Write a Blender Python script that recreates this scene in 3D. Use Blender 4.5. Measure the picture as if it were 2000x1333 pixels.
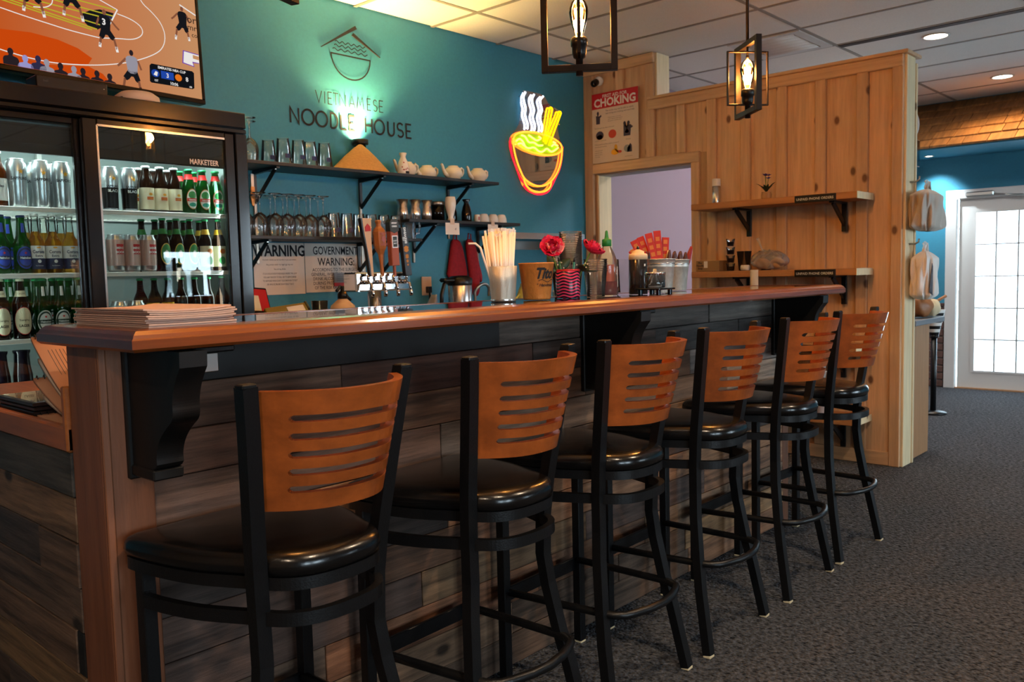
import bpy, math, random
from mathutils import Vector, Matrix, Euler
random.seed(7)
PI = math.pi
S = bpy.context.scene
for o in list(bpy.data.objects): bpy.data.objects.remove(o)
COL = S.collection

# ---------------------------------------------------------------- camera, world, exposure, main lights
cam_d = bpy.data.cameras.new('camera'); cam = bpy.data.objects.new('camera', cam_d); COL.objects.link(cam)
cam_d.sensor_width = 36.0; cam_d.lens = 1660.76/2000*36.0; cam_d.clip_start = 0.05; cam_d.clip_end = 200
def set_cam(loc, yaw, pitch, roll):
    f = Vector((math.cos(yaw)*math.cos(pitch), math.sin(yaw)*math.cos(pitch), math.sin(pitch)))
    r = Vector((math.sin(yaw), -math.cos(yaw), 0)); u = r.cross(f)
    r2 = r*math.cos(roll)+u*math.sin(roll); u2 = -r*math.sin(roll)+u*math.cos(roll)
    m = Matrix((r2, u2, -f)).transposed().to_4x4(); m.translation = loc
    cam.matrix_world = m
set_cam(Vector((-0.65163, -1.50450, 1.21336)), 0.7409542, -0.0782475, -0.0243550)
cam_d.dof.use_dof = True; cam_d.dof.focus_distance = 2.35; cam_d.dof.aperture_fstop = 9.0
S.camera = cam
S.view_settings.view_transform = 'Standard'; S.view_settings.look = 'None'
S.cycles.transparent_max_bounces = 64; S.cycles.max_bounces = 16; S.view_settings.exposure = 0.55; S.view_settings.gamma = 1.0; S.view_settings.use_curve_mapping = False
w = bpy.data.worlds.new('sky'); S.world = w; w.use_nodes = True
bg = w.node_tree.nodes['Background']; bg.inputs[0].default_value = (0.70, 0.87, 1.0, 1); bg.inputs[1].default_value = 12.0

def lamp(name, kind, loc, energy, col, rot=(0, 0, 0), size=0.1, size_y=None, spot=None, blend=0.5, parent=None):
    d = bpy.data.lights.new(name, kind); d.energy = energy; d.color = col
    if kind == 'AREA':
        d.shape = 'RECTANGLE' if size_y else 'DISK'; d.size = size
        if size_y: d.size_y = size_y
    elif kind == 'SPOT':
        d.shadow_soft_size = size; d.spot_size = spot; d.spot_blend = blend
    else: d.shadow_soft_size = size
    o = bpy.data.objects.new(name, d); COL.objects.link(o); o.location = loc; o.rotation_euler = rot
    if parent: o.parent = parent; o.location = Vector(loc)-parent.location
    return o
# daylight arriving through the openings of the street wall (y = -5) and of the far door (x = 8.37)
WINS = [(-2.1, -0.9, 0.85, 1.95), (-0.3, 0.9, 0.85, 1.95), (4.16, 4.86, 0.86, 1.62), (5.30, 6.15, 0.35, 2.15), (6.30, 7.15, 0.35, 2.15), (7.30, 8.15, 0.35, 2.15)]
for i, (xa, xb, za, zb) in enumerate(WINS):
    p = lamp('window_portal', 'AREA', ((xa+xb)/2, -5.06, (za+zb)/2), 1, (1, 1, 1), (PI/2, 0, 0), xb-xa, zb-za); p.data.cycles.is_portal = True
LWIN = []
for ya, yb, za, zb in LWIN:
    p = lamp('window_portal', 'AREA', (-2.66, (ya+yb)/2, (za+zb)/2), 1, (1, 1, 1), (0, -PI/2, 0), zb-za, yb-ya); p.data.cycles.is_portal = True
p = lamp('door_portal', 'AREA', (8.46, 0.25, 0.95), 1, (1, 1, 1), (0, PI/2, 0), 1.5, 0.95); p.data.cycles.is_portal = True

# ---------------------------------------------------------------- helpers
def lin(h):
    h = h.lstrip('#'); c = [int(h[i:i+2], 16)/255 for i in (0, 2, 4)]
    return tuple(x/12.92 if x <= 0.04045 else ((x+0.055)/1.055)**2.4 for x in c)+(1,)
MATS = {}
def mat(name, col='808080', rough=0.5, metal=0.0, spec=0.5, coat=0.0, emit=None, estr=0.0, trans=0.0, ior=1.45, alpha=None):
    m = bpy.data.materials.new(name); m.use_nodes = True; b = m.node_tree.nodes['Principled BSDF']
    c = lin(col) if isinstance(col, str) else col
    b.inputs['Base Color'].default_value = c; b.inputs['Roughness'].default_value = rough; b.inputs['Metallic'].default_value = metal
    b.inputs['Specular IOR Level'].default_value = spec; b.inputs['Coat Weight'].default_value = coat; b.inputs['Coat Roughness'].default_value = 0.08
    b.inputs['Transmission Weight'].default_value = trans; b.inputs['IOR'].default_value = ior
    if emit:
        b.inputs['Emission Color'].default_value = lin(emit) if isinstance(emit, str) else emit; b.inputs['Emission Strength'].default_value = estr
    MATS[name] = m
    return m
def nd(m, t, **k):
    n = m.node_tree.nodes.new(t)
    for a, v in k.items(): setattr(n, a, v)
    return n
def ln(m, a, b): m.node_tree.links.new(a, b)
def noise_on(name, scale=(20, 20, 20), lo=0.8, hi=1.2, bump=0.0, detail=4, r0=0.3, r1=0.7, rough=None, use_obj_color=False, ns=1.0, dist=0.01, tone=0.0):
    """grain / mottling on the base colour and optional bump, from noise in object space shifted per object"""
    m = MATS[name]; b = m.node_tree.nodes['Principled BSDF']; base = tuple(b.inputs['Base Color'].default_value)
    tc = nd(m, 'ShaderNodeTexCoord'); oi = nd(m, 'ShaderNodeObjectInfo'); mp = nd(m, 'ShaderNodeMapping'); mp.inputs['Scale'].default_value = scale
    ad = nd(m, 'ShaderNodeVectorMath', operation='MULTIPLY_ADD'); ad.inputs[1].default_value = (7.3, 5.1, 9.7)
    cx = nd(m, 'ShaderNodeCombineXYZ')
    for i in range(3): ln(m, oi.outputs['Random'], cx.inputs[i])
    ln(m, cx.outputs[0], ad.inputs[0]); ln(m, tc.outputs['Object'], ad.inputs[2]); ln(m, ad.outputs[0], mp.inputs[0])
    n = nd(m, 'ShaderNodeTexNoise'); n.inputs['Scale'].default_value = ns; n.inputs['Detail'].default_value = detail; n.inputs['Roughness'].default_value = 0.65
    ln(m, mp.outputs[0], n.inputs['Vector'])
    r = nd(m, 'ShaderNodeMapRange'); r.inputs[1].default_value = r0; r.inputs[2].default_value = r1; r.inputs[3].default_value = lo; r.inputs[4].default_value = hi
    ln(m, n.outputs['Fac'], r.inputs[0])
    mx = nd(m, 'ShaderNodeVectorMath', operation='SCALE')
    if use_obj_color: ln(m, oi.outputs['Color'], mx.inputs[0])
    else: mx.inputs[0].default_value = base[:3]
    rt = nd(m, 'ShaderNodeMapRange'); rt.inputs[3].default_value = 1-tone; rt.inputs[4].default_value = 1+tone; ln(m, oi.outputs['Random'], rt.inputs[0])
    mt_ = nd(m, 'ShaderNodeMath', operation='MULTIPLY'); ln(m, r.outputs[0], mt_.inputs[0]); ln(m, rt.outputs[0], mt_.inputs[1])
    ln(m, mt_.outputs[0], mx.inputs['Scale']); ln(m, mx.outputs[0], b.inputs['Base Color'])
    if bump:
        bp = nd(m, 'ShaderNodeBump'); bp.inputs['Strength'].default_value = bump; bp.inputs['Distance'].default_value = dist
        ln(m, n.outputs['Fac'], bp.inputs['Height']); ln(m, bp.outputs[0], b.inputs['Normal'])
    return m, n, mx, mp, ad
def knots(name, scale, col, thr=0.14, stretch=(1, 1), ax=(1, 2)):
    """scattered dark knots (2-D voronoi cells on the two given axes) over an existing wood material"""
    m = MATS[name]; b = m.node_tree.nodes['Principled BSDF']; src = b.inputs['Base Color'].links[0].from_socket
    ad = [n for n in m.node_tree.nodes if n.type == 'VECT_MATH' and n.operation == 'MULTIPLY_ADD'][0]
    sx = nd(m, 'ShaderNodeSeparateXYZ'); ln(m, ad.outputs[0], sx.inputs[0]); cb = nd(m, 'ShaderNodeCombineXYZ')
    for i in (0, 1):
        q = nd(m, 'ShaderNodeMath', operation='MULTIPLY'); q.inputs[1].default_value = stretch[i]; ln(m, sx.outputs[ax[i]], q.inputs[0]); ln(m, q.outputs[0], cb.inputs[i])
    v = nd(m, 'ShaderNodeTexVoronoi', voronoi_dimensions='2D'); v.inputs['Scale'].default_value = scale; ln(m, cb.outputs[0], v.inputs['Vector'])
    r = nd(m, 'ShaderNodeMapRange'); r.inputs[1].default_value = thr*0.5; r.inputs[2].default_value = thr; r.inputs[3].default_value = 0.85; r.inputs[4].default_value = 0.0
    ln(m, v.outputs['Distance'], r.inputs[0])
    mix = nd(m, 'ShaderNodeMix', data_type='RGBA'); ln(m, r.outputs[0], mix.inputs[0]); ln(m, src, mix.inputs[6]); mix.inputs[7].default_value = lin(col)
    ln(m, mix.outputs[2], b.inputs['Base Color'])
def thin(name, tint='ffffff', ior=1.45, refl=1.0, gray=0.0, rough=0.0):
    """thin-walled glass or clear plastic: transparent with fresnel reflection"""
    m = bpy.data.materials.new(name); m.use_nodes = True; nt = m.node_tree; nt.nodes.clear()
    out = nd(m, 'ShaderNodeOutputMaterial'); tr = nd(m, 'ShaderNodeBsdfTransparent'); tr.inputs[0].default_value = lin(tint)
    gl = nd(m, 'ShaderNodeBsdfGlossy'); gl.inputs['Roughness'].default_value = rough; gl.inputs[0].default_value = (1, 1, 1, 1)
    fr = nd(m, 'ShaderNodeFresnel'); fr.inputs['IOR'].default_value = ior
    ml = nd(m, 'ShaderNodeMath', operation='MULTIPLY_ADD'); ml.inputs[1].default_value = refl; ml.inputs[2].default_value = 0.0; ml.use_clamp = True
    mx = nd(m, 'ShaderNodeMixShader'); ln(m, fr.outputs[0], ml.inputs[0]); ln(m, ml.outputs[0], mx.inputs[0])
    src = tr.outputs[0]
    if gray:
        df = nd(m, 'ShaderNodeBsdfDiffuse'); df.inputs[0].default_value = (0.8, 0.8, 0.8, 1); m2 = nd(m, 'ShaderNodeMixShader'); m2.inputs[0].default_value = gray
        ln(m, tr.outputs[0], m2.inputs[1]); ln(m, df.outputs[0], m2.inputs[2]); src = m2.outputs[0]
    ln(m, src, mx.inputs[1]); ln(m, gl.outputs[0], mx.inputs[2]); ln(m, mx.outputs[0], out.inputs[0])
    MATS[name] = m
    return m

ROOT = {}
def tag(o, label=None, cat=None, group=None, kind=None):
    if label: o['label'] = label
    if cat: o['category'] = cat
    if group: o['group'] = group
    if kind: o['kind'] = kind
    return o
def thing(name, loc, label, cat, group=None, rot=None):
    o = bpy.data.objects.new(name, None); COL.objects.link(o); o.location = loc; o.empty_display_size = 0.05
    if rot: o.rotation_euler = rot
    ROOT[o.name] = Vector(loc)
    return tag(o, label, cat, group)
class B:
    """mesh builder; coordinates are those of the thing (or of the world when the parent sits at a place: see obj)"""
    def __init__(s): s.v = []; s.f = []; s.m = []; s.s = []
    def add(s, vs, fs, mi=0, sm=False):
        o = len(s.v); s.v += [tuple(v) for v in vs]
        for f in fs: s.f.append(tuple(i+o for i in f)); s.m.append(mi); s.s.append(sm)
        return s
    def box(s, a, b, bev=0.0, mi=0, M=None):
        x0, y0, z0 = [min(a[i], b[i]) for i in range(3)]; x1, y1, z1 = [max(a[i], b[i]) for i in range(3)]
        e = min(bev, (x1-x0)/2.01, (y1-y0)/2.01, (z1-z0)/2.01)
        if e <= 0:
            vs = [(x, y, z) for x in (x0, x1) for y in (y0, y1) for z in (z0, z1)]
            fs = [(0, 1, 3, 2), (4, 6, 7, 5), (0, 4, 5, 1), (2, 3, 7, 6), (0, 2, 6, 4), (1, 5, 7, 3)]
        else:
            vs = []; idx = {}
            for ix, (x, dx) in enumerate(((x0, e), (x1, -e))):
                for iy, (y, dy) in enumerate(((y0, e), (y1, -e))):
                    for iz, (z, dz) in enumerate(((z0, e), (z1, -e))):
                        idx[ix, iy, iz] = len(vs); vs += [(x, y+dy, z+dz), (x+dx, y, z+dz), (x+dx, y+dy, z)]
            fs = []
            def I(a, b, c, k): return idx[a, b, c]+k
            for i in (0, 1):
                q = [I(i, 0, 0, 0), I(i, 0, 1, 0), I(i, 1, 1, 0), I(i, 1, 0, 0)]; fs.append(q if i == 0 else q[::-1])
                q = [I(0, i, 0, 1), I(1, i, 0, 1), I(1, i, 1, 1), I(0, i, 1, 1)]; fs.append(q if i == 0 else q[::-1])
                q = [I(0, 0, i, 2), I(0, 1, i, 2), I(1, 1, i, 2), I(1, 0, i, 2)]; fs.append(q if i == 0 else q[::-1])
            for a in (0, 1):
                for b_ in (0, 1):
                    fl = lambda q, p: q if p else q[::-1]
                    fs.append(fl([I(a, b_, 0, 0), I(a, b_, 1, 0), I(a, b_, 1, 1), I(a, b_, 0, 1)], a != b_))
                    fs.append(fl([I(a, 0, b_, 0), I(a, 1, b_, 0), I(a, 1, b_, 2), I(a, 0, b_, 2)], a == b_))
                    fs.append(fl([I(0, a, b_, 1), I(1, a, b_, 1), I(1, a, b_, 2), I(0, a, b_, 2)], a != b_))
                    for c in (0, 1): fs.append(fl([I(a, b_, c, 0), I(a, b_, c, 1), I(a, b_, c, 2)], (a+b_+c) % 2 == 1))
        if M is not None: vs = [M @ Vector(v) for v in vs]
        return s.add(vs, fs, mi)
    def lathe(s, prof, c=(0, 0, 0), n=20, mi=0, sm=True, M=None, cap=True, a0=0.0, a1=2*PI, sx=1, sy=1):
        vs = []; full = abs(a1-a0-2*PI) < 1e-6; k = n if full else n+1
        for r, z in prof:
            for j in range(k):
                a = a0+(a1-a0)*j/n; vs.append(Vector((r*math.cos(a)*sx, r*math.sin(a)*sy, z)))
        fs = []
        for i in range(len(prof)-1):
            for j in range(n):
                j2 = (j+1) % k if full else j+1
                fs.append((i*k+j, i*k+j2, (i+1)*k+j2, (i+1)*k+j))
        if cap and full:
            if prof[0][0] > 1e-4: fs.append(tuple(range(k))[::-1])
            if prof[-1][0] > 1e-4: fs.append(tuple((len(prof)-1)*k+j for j in range(k)))
        c = Vector(c); vs = [((M @ v) if M is not None else v)+c for v in vs]
        return s.add(vs, fs, mi, sm)
    def tube(s, path, r, n=8, closed=False, mi=0, sm=True, up=None, rx=None, ry=None, caps=True, sq=False):
        """round tube (or rectangular bar when sq, size rx*ry, ry measured along 'up')"""
        P = [Vector(p) for p in path]; L = len(P); vs = []; k = 4 if sq else n; U = Vector(up) if up else None
        prev = None
        for i, p in enumerate(P):
            if closed: t = P[(i+1) % L]-P[i-1]
            else: t = P[min(i+1, L-1)]-P[max(i-1, 0)]
            t.normalize()
            if U is not None: a = t.cross(U)
            elif prev is not None: a = prev-t*prev.dot(t)
            else: a = t.cross(Vector((0, 0, 1))) if abs(t.z) < 0.9 else t.cross(Vector((0, 1, 0)))
            if a.length < 1e-6: a = t.orthogonal()
            a.normalize(); b = a.cross(t); b.normalize(); prev = a
            rr = r[i] if isinstance(r, (list, tuple)) else r
            fx = 1.0
            if sq or U is not None:
                q0 = (P[i]-P[i-1]) if (i > 0 or closed) else None; q1 = (P[(i+1) % L]-P[i]) if (i < L-1 or closed) else None
                if q0 is not None and q1 is not None and q0.length > 0 and q1.length > 0:
                    cs = max(-1, min(1, q0.normalized().dot(q1.normalized()))); fx = 1/max(0.5, math.sqrt((1+cs)/2))
            if sq:
                hx, hy = rx/2, ry/2
                for u_, v_ in ((-1, -1), (1, -1), (1, 1), (-1, 1)): vs.append(p+a*(u_*hx*fx)+b*(v_*hy))
            else:
                for j in range(k):
                    an = 2*PI*j/k; vs.append(p+a*(math.cos(an)*rr)+b*(math.sin(an)*rr))
        fs = []; m_ = L if closed else L-1
        for i in range(m_):
            i2 = (i+1) % L
            for j in range(k): fs.append((i*k+j, i2*k+j, i2*k+(j+1) % k, i*k+(j+1) % k))
        if caps and not closed: fs += [tuple(range(k)), tuple((L-1)*k+j for j in range(k))[::-1]]
        return s.add(vs, fs, mi, sm and not sq)
    def prism(s, poly, axis, a, b, mi=0, sm=False):
        """2-D outline extruded along axis from a to b; poly gives the other two coordinates in xyz order"""
        def P(u, v, w): return {'x': (w, u, v), 'y': (u, w, v), 'z': (u, v, w)}[axis]
        n = len(poly); vs = [P(u, v, a) for u, v in poly]+[P(u, v, b) for u, v in poly]
        fs = [tuple(range(n))[::-1], tuple(range(n, 2*n))]+[(i, (i+1) % n, n+(i+1) % n, n+i) for i in range(n)]
        return s.add(vs, fs, mi, sm)
    def grid(s, fn, nu, nv, th=None, mi=0, sm=True):
        """surface fn(u,v); th gives a thickness vector function or constant vector"""
        top = [Vector(fn(i/nu, j/nv)) for i in range(nu+1) for j in range(nv+1)]; W = nv+1
        fs = [(i*W+j, (i+1)*W+j, (i+1)*W+j+1, i*W+j+1) for i in range(nu) for j in range(nv)]
        if th is None: return s.add(top, fs, mi, sm)
        bot = [p+Vector(th) for p in top]; n = len(top)
        f2 = fs+[tuple(n+k for k in f[::-1]) for f in fs]
        for i in range(nu): f2 += [(i*W, n+i*W, n+(i+1)*W, (i+1)*W), (i*W+nv, (i+1)*W+nv, n+(i+1)*W+nv, n+i*W+nv)]
        for j in range(nv): f2 += [(j, j+1, n+j+1, n+j), (nu*W+j, n+nu*W+j, n+nu*W+j+1, nu*W+j+1)]
        return s.add(top+bot, f2, mi, sm)
    def ribbon(s, pts, w, y=0.0, mi=0, plane='xz', closed=False, th=0.0):
        """flat stroke of width w along 2-D points"""
        P = [Vector((p[0], p[1])) for p in pts]; L = len(P); Lf = []; Rt = []
        for i in range(L):
            d0 = (P[i]-P[i-1]) if (i > 0 or closed) else (P[1]-P[0]); d1 = (P[(i+1) % L]-P[i]) if (i < L-1 or closed) else d0
            if d0.length < 1e-9: d0 = d1
            if d1.length < 1e-9: d1 = d0
            d0 = d0.normalized(); d1 = d1.normalized(); t = d0+d1; t = t.normalized() if t.length > 1e-6 else d0
            nrm = Vector((-t.y, t.x)); c = max(0.45, nrm.dot(Vector((-d0.y, d0.x)))); ww = w[i] if isinstance(w, (list, tuple)) else w
            Lf.append(P[i]+nrm*ww/2/c); Rt.append(P[i]-nrm*ww/2/c)
        def Q(p, yy): return (p.x, yy, p.y) if plane == 'xz' else ((yy, p.x, p.y) if plane == 'yz' else (p.x, p.y, yy))
        vs = [Q(p, y) for p in Lf]+[Q(p, y) for p in Rt]; m_ = L if closed else L-1
        return s.add(vs, [(i, L+i, L+(i+1) % L, (i+1) % L) for i in range(m_)], mi)
    def mesh(s, name, mats, off=None):
        me = bpy.data.meshes.new(name); vs = s.v
        if off is not None: vs = [(v[0]-off.x, v[1]-off.y, v[2]-off.z) for v in vs]
        me.from_pydata(vs, [], s.f); 
        for m_ in mats: me.materials.append(MATS[m_])
        me.polygons.foreach_set('material_index', s.m); me.polygons.foreach_set('use_smooth', s.s); me.update()
        return me
    def obj(s, name, mats, parent=None, world=True, label=None, cat=None, group=None, kind=None, color=None, origin=None):
        """world=True: vertices are in world space and get shifted to the root thing's place"""
        if isinstance(mats, str): mats = [mats]
        off = None
        if world and parent is not None: off = root_off(parent)
        if origin is not None: off = Vector(origin)
        o = bpy.data.objects.new(name, s.mesh(name, mats, off)); COL.objects.link(o)
        if parent is not None: o.parent = parent
        if origin is not None:
            o.location = Vector(origin)-(root_off(parent) if (parent is not None and world) else Vector((0, 0, 0)))
        if parent is None and origin is not None: ROOT[o.name] = Vector(origin)
        if color: o.color = color
        return tag(o, label, cat, group, kind)
def root_off(p):
    while p.parent is not None: p = p.parent
    return ROOT.get(p.name, Vector((0, 0, 0)))
def copy_tree(o, parent=None, loc=None, rot=None, label=None, group=None):
    c = o.copy(); COL.objects.link(c)
    if parent is not None: c.parent = parent
    if loc is not None: c.location = loc
    if rot is not None: c.rotation_euler = rot
    if label: c['label'] = label
    if group: c['group'] = group
    for ch in list(o.children): copy_tree(ch, c)
    if parent is None: ROOT[c.name] = Vector(c.location)
    return c
_txt = {}
def text_geo(body, size=0.1, bold=0.0, align='CENTER', xs=1.0, res=2, shear=0.0):
    key = (body, bold, res, shear)
    if key not in _txt:
        cu = bpy.data.curves.new('t', 'FONT'); cu.body = body; cu.size = 1.0; cu.resolution_u = res; cu.offset = bold; cu.shear = shear; cu.fill_mode = 'FRONT'
        ob = bpy.data.objects.new('t', cu); COL.objects.link(ob); dg = bpy.context.evaluated_depsgraph_get()
        me = bpy.data.meshes.new_from_object(ob.evaluated_get(dg))
        _txt[key] = ([tuple(v.co) for v in me.vertices], [tuple(p.vertices) for p in me.polygons])
        bpy.data.objects.remove(ob); bpy.data.meshes.remove(me)
    vs, fs = _txt[key]
    if not vs: return [], []
    xa = min(v[0] for v in vs); xb = max(v[0] for v in vs)
    o = {'CENTER': (xa+xb)/2, 'LEFT': xa, 'RIGHT': xb}[align]
    return [((v[0]-o)*size*xs, v[1]*size) for v in vs], fs
def put_text(b, body, fn, size, mi=0, **k):
    vs, fs = text_geo(body, size, **k)
    if vs: b.add([fn(x, y) for x, y in vs], fs, mi)
    return b
def on_wall_y(x, y, z): return lambda u, v: (x+u, y, z+v)          # faces -y
def on_wall_x(x, y, z): return lambda u, v: (x, y-u, z+v)          # faces -x
def on_cyl(r, z, a=-PI/2): return lambda u, v: (r*math.cos(a+u/r), r*math.sin(a+u/r), z+v)
def smooth(pts, n=3, closed=False):
    P = [Vector(p) for p in pts]
    for _ in range(n-1):
        Q = [] if closed else [P[0]]
        L = len(P)
        for i in range(L if closed else L-1):
            a, c = P[i], P[(i+1) % L]; Q += [a*.75+c*.25, a*.25+c*.75]
        if not closed: Q.append(P[-1])
        P = Q
    return [tuple(p) for p in P]
# ---------------------------------------------------------------- materials
mat('teal', '33809a', 0.6); noise_on('teal', (1, 1, 1), 0.94, 1.06, 0.08, 6, ns=60, dist=0.003)
mat('mauve', '9a8390', 0.6); mat('beige_wall', '8a7f74', 0.8); mat('white_paint', 'c6c4c0', 0.45); mat('gray_paint', '9c9a95', 0.5)
mat('pine', 'c8a27c', 0.5); noise_on('pine', (26, 26, 1.6), 0.80, 1.15, 0.05, 5, ns=1.5, tone=0.14); knots('pine', 3.6, '4a2410', 0.075, (1, 0.6))
mat('pine_x', 'c9a47e', 0.5); noise_on('pine_x', (26, 1.6, 26), 0.80, 1.15, 0.05, 5, ns=1.5, tone=0.08); knots('pine_x', 3.0, '4a2410', 0.06, (0.55, 1))
mat('pine_pale', 'e0cca4', 0.5); noise_on('pine_pale', (26, 26, 1.6), 0.85, 1.12, 0.05, 5, ns=1.5); knots('pine_pale', 4.0, '6a4a30', 0.06, (1, 0.5), (0, 2))
mat('barnwood', '6a4e3c', 0.62); noise_on('barnwood', (2.2, 30, 34), 0.45, 1.5, 0.5, 8, use_obj_color=True, ns=1.3, dist=0.006, r0=0.36, r1=0.64); knots('barnwood', 2.6, '1c120c', 0.055, (0.6, 1), (0, 2))
mat('barnwood_y', '6a4e3c', 0.62); noise_on('barnwood_y', (30, 2.2, 34), 0.45, 1.5, 0.5, 8, use_obj_color=True, ns=1.3, dist=0.006, r0=0.36, r1=0.64); knots('barnwood_y', 2.6, '1c120c', 0.055, (0.6, 1), (1, 2))
mat('post_wood', '7c4c32', 0.5); noise_on('post_wood', (30, 30, 2), 0.75, 1.2, 0.15, 6, ns=1.4)
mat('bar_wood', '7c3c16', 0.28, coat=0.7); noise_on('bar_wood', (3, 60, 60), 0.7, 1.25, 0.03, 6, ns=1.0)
mat('bar_wood_y_shaded', '5a2812', 0.25, coat=0.7); noise_on('bar_wood_y_shaded', (60, 3, 60), 0.7, 1.25, 0.03, 6, ns=1.0)  # end edges: same wood made darker, their shade is in the colour
mat('lip_wood', 'a05a2a', 0.4); noise_on('lip_wood', (40, 3, 40), 0.75, 1.2, 0.03, 6)
mat('bar_top', '2a1a14', 0.10, coat=1.0); noise_on('bar_top', (3, 40, 40), 0.7, 1.3, 0.0, 5)
MATS['bar_top'].node_tree.nodes['Principled BSDF'].inputs['Coat Roughness'].default_value = 0.02
mat('black_wood', '0a0908', 0.5); noise_on('black_wood', (20, 20, 20), 0.7, 1.4, 0.05)
mat('black_metal', '0b0c0e', 0.36, spec=0.5); noise_on('black_metal', (300, 300, 300), 0.8, 1.2, 0.10, 2)
mat('black_plastic', '0c0c0d', 0.35); mat('black_gloss', '08080a', 0.12); mat('vinyl', '0b0a0a', 0.24, spec=0.6, coat=0.15); noise_on('vinyl', (60, 60, 60), 0.9, 1.1, 0.10, 4, dist=0.004)
mat('back_wood', '9a4c1c', 0.28, coat=0.5); noise_on('back_wood', (5, 7, 9), 0.68, 1.25, 0.02, 6, ns=1.5, tone=0.22, r0=0.36, r1=0.66)
mat('carpet', '2b2b2d', 0.95, spec=0.1)
mat('tile_white', 'dcd8d2', 0.9); noise_on('tile_white', (120, 120, 120), 0.93, 1.04, 0.25, 3, dist=0.003)
mat('grid_shade_gray', '8a857e', 0.6); mat('steel', 'd4d4d2', 0.24, 0.9); mat('steel_dull', 'a8a8a4', 0.38, 1.0); mat('chrome', 'e4e4e6', 0.06, 1.0); mat('galv', 'c4c8c4', 0.42, 0.6); noise_on('galv', (40, 40, 40), 0.8, 1.15, 0.02, 3)
mat('paper', 'd9d4cc', 0.8); mat('paper_warm', 'cdb9a6', 0.8); mat('paper_pink', 'cba592', 0.75); mat('ink', '15151a', 0.7); mat('ink_gray', '4a4a52', 0.7); mat('red', 'b5121b', 0.5); mat('red_cloth', '8f0d1c', 0.8); noise_on('red_cloth', (50, 50, 50), 0.8, 1.15, 0.2, 3)
mat('white_gloss', 'dcd9d2', 0.18); mat('cream_gloss', 'd8cdb8', 0.2); mat('white_matte', 'dcdad6', 0.6); mat('fridge_white', '8f9a98', 0.4)
mat('shingle', '80592f', 0.8); noise_on('shingle', (4, 30, 4), 0.6, 1.25, 0.3, 5, tone=0.18)
mat('brick', '5b4038', 0.85); noise_on('brick', (20, 20, 20), 0.75, 1.25, 0.2, 4); mat('mortar', '8a8480', 0.9)
mat('oak_lam', 'a87c56', 0.45); noise_on('oak_lam', (40, 40, 3), 0.85, 1.12, 0.03, 5); mat('gray_top', '7c7f84', 0.4)
thin('clear_glass', 'fdfefe', 1.5, 1.0, 0.03); thin('door_glass', 'e8efee', 1.52, 1.0); thin('cup_plastic', 'fcfdfd', 1.40, 1.0, 0.015, 0.06); thin('frosted', 'f2f6f8', 1.45, 0.5, 0.25, 0.3); thin('acrylic', 'eef2f4', 1.35, 0.6)
# carpet: salt and pepper loop pile
def carpet():
    m = MATS['carpet']; b = m.node_tree.nodes['Principled BSDF']; tc = nd(m, 'ShaderNodeTexCoord')
    v = nd(m, 'ShaderNodeTexVoronoi'); v.inputs['Scale'].default_value = 95; ln(m, tc.outputs['Object'], v.inputs['Vector'])
    n = nd(m, 'ShaderNodeTexNoise'); n.inputs['Scale'].default_value = 55; n.inputs['Detail'].default_value = 5; ln(m, tc.outputs['Object'], n.inputs['Vector'])
    r = nd(m, 'ShaderNodeValToRGB'); r.color_ramp.elements[0].position = 0.35; r.color_ramp.elements[0].color = lin('131418'); r.color_ramp.elements[1].position = 0.72; r.color_ramp.elements[1].color = lin('5c5e64')
    ln(m, n.outputs['Fac'], r.inputs[0]); ln(m, r.outputs[0], b.inputs['Base Color'])
    ad = nd(m, 'ShaderNodeMath', operation='SUBTRACT'); ln(m, n.outputs['Fac'], ad.inputs[0]); ln(m, v.outputs['Distance'], ad.inputs[1])
    bp = nd(m, 'ShaderNodeBump'); bp.inputs['Strength'].default_value = 0.9; bp.inputs['Distance'].default_value = 0.012; ln(m, ad.outputs[0], bp.inputs['Height']); ln(m, bp.outputs[0], b.inputs['Normal'])
carpet()
for k_, v_ in (('Sheen Weight', 0.10), ('Sheen Roughness', 0.45)): MATS['carpet'].node_tree.nodes['Principled BSDF'].inputs[k_].default_value = v_

# ---------------------------------------------------------------- room shell
TY, WX, FX, CZ = 2.509, 4.627, 8.367, 2.764
B().box((-2.6, -5.0, -0.1), (FX, TY+0.0, 0)).obj('floor', 'carpet', kind='structure')
B().box((-2.7, TY, 0), (4.79, TY+0.12, CZ+0.1)).obj('wall_back', 'teal', kind='structure')
B().box((4.79, TY, 0), (FX+0.1, TY+0.12, CZ+0.1)).obj('wall_kitchen', 'mauve', kind='structure')
def holed(b, u0, u1, holes, z1, fn):
    us = sorted({u0, u1, *[h[0] for h in holes], *[h[1] for h in holes]})
    for a, c in zip(us[:-1], us[1:]):
        h = [h for h in holes if h[0] <= a+1e-6 and h[1] >= c-1e-6]
        if not h: fn(b, a, c, 0, z1)
        else:
            if h[0][2] > 0: fn(b, a, c, 0, h[0][2])
            fn(b, a, c, h[0][3], z1)
b = B(); holed(b, -2.7, FX+0.1, WINS, CZ+0.1, lambda b, a, c, z0, z1: b.box((a, -5.1, z0), (c, -5.0, z1))); b.obj('wall_front', 'beige_wall', kind='structure')
b = B(); holed(b, -5.1, TY, LWIN, CZ+0.1, lambda b, a, c, z0, z1: b.box((-2.7, a, z0), (-2.6, c, z1))); b.obj('wall_left', 'beige_wall', kind='structure')
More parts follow.
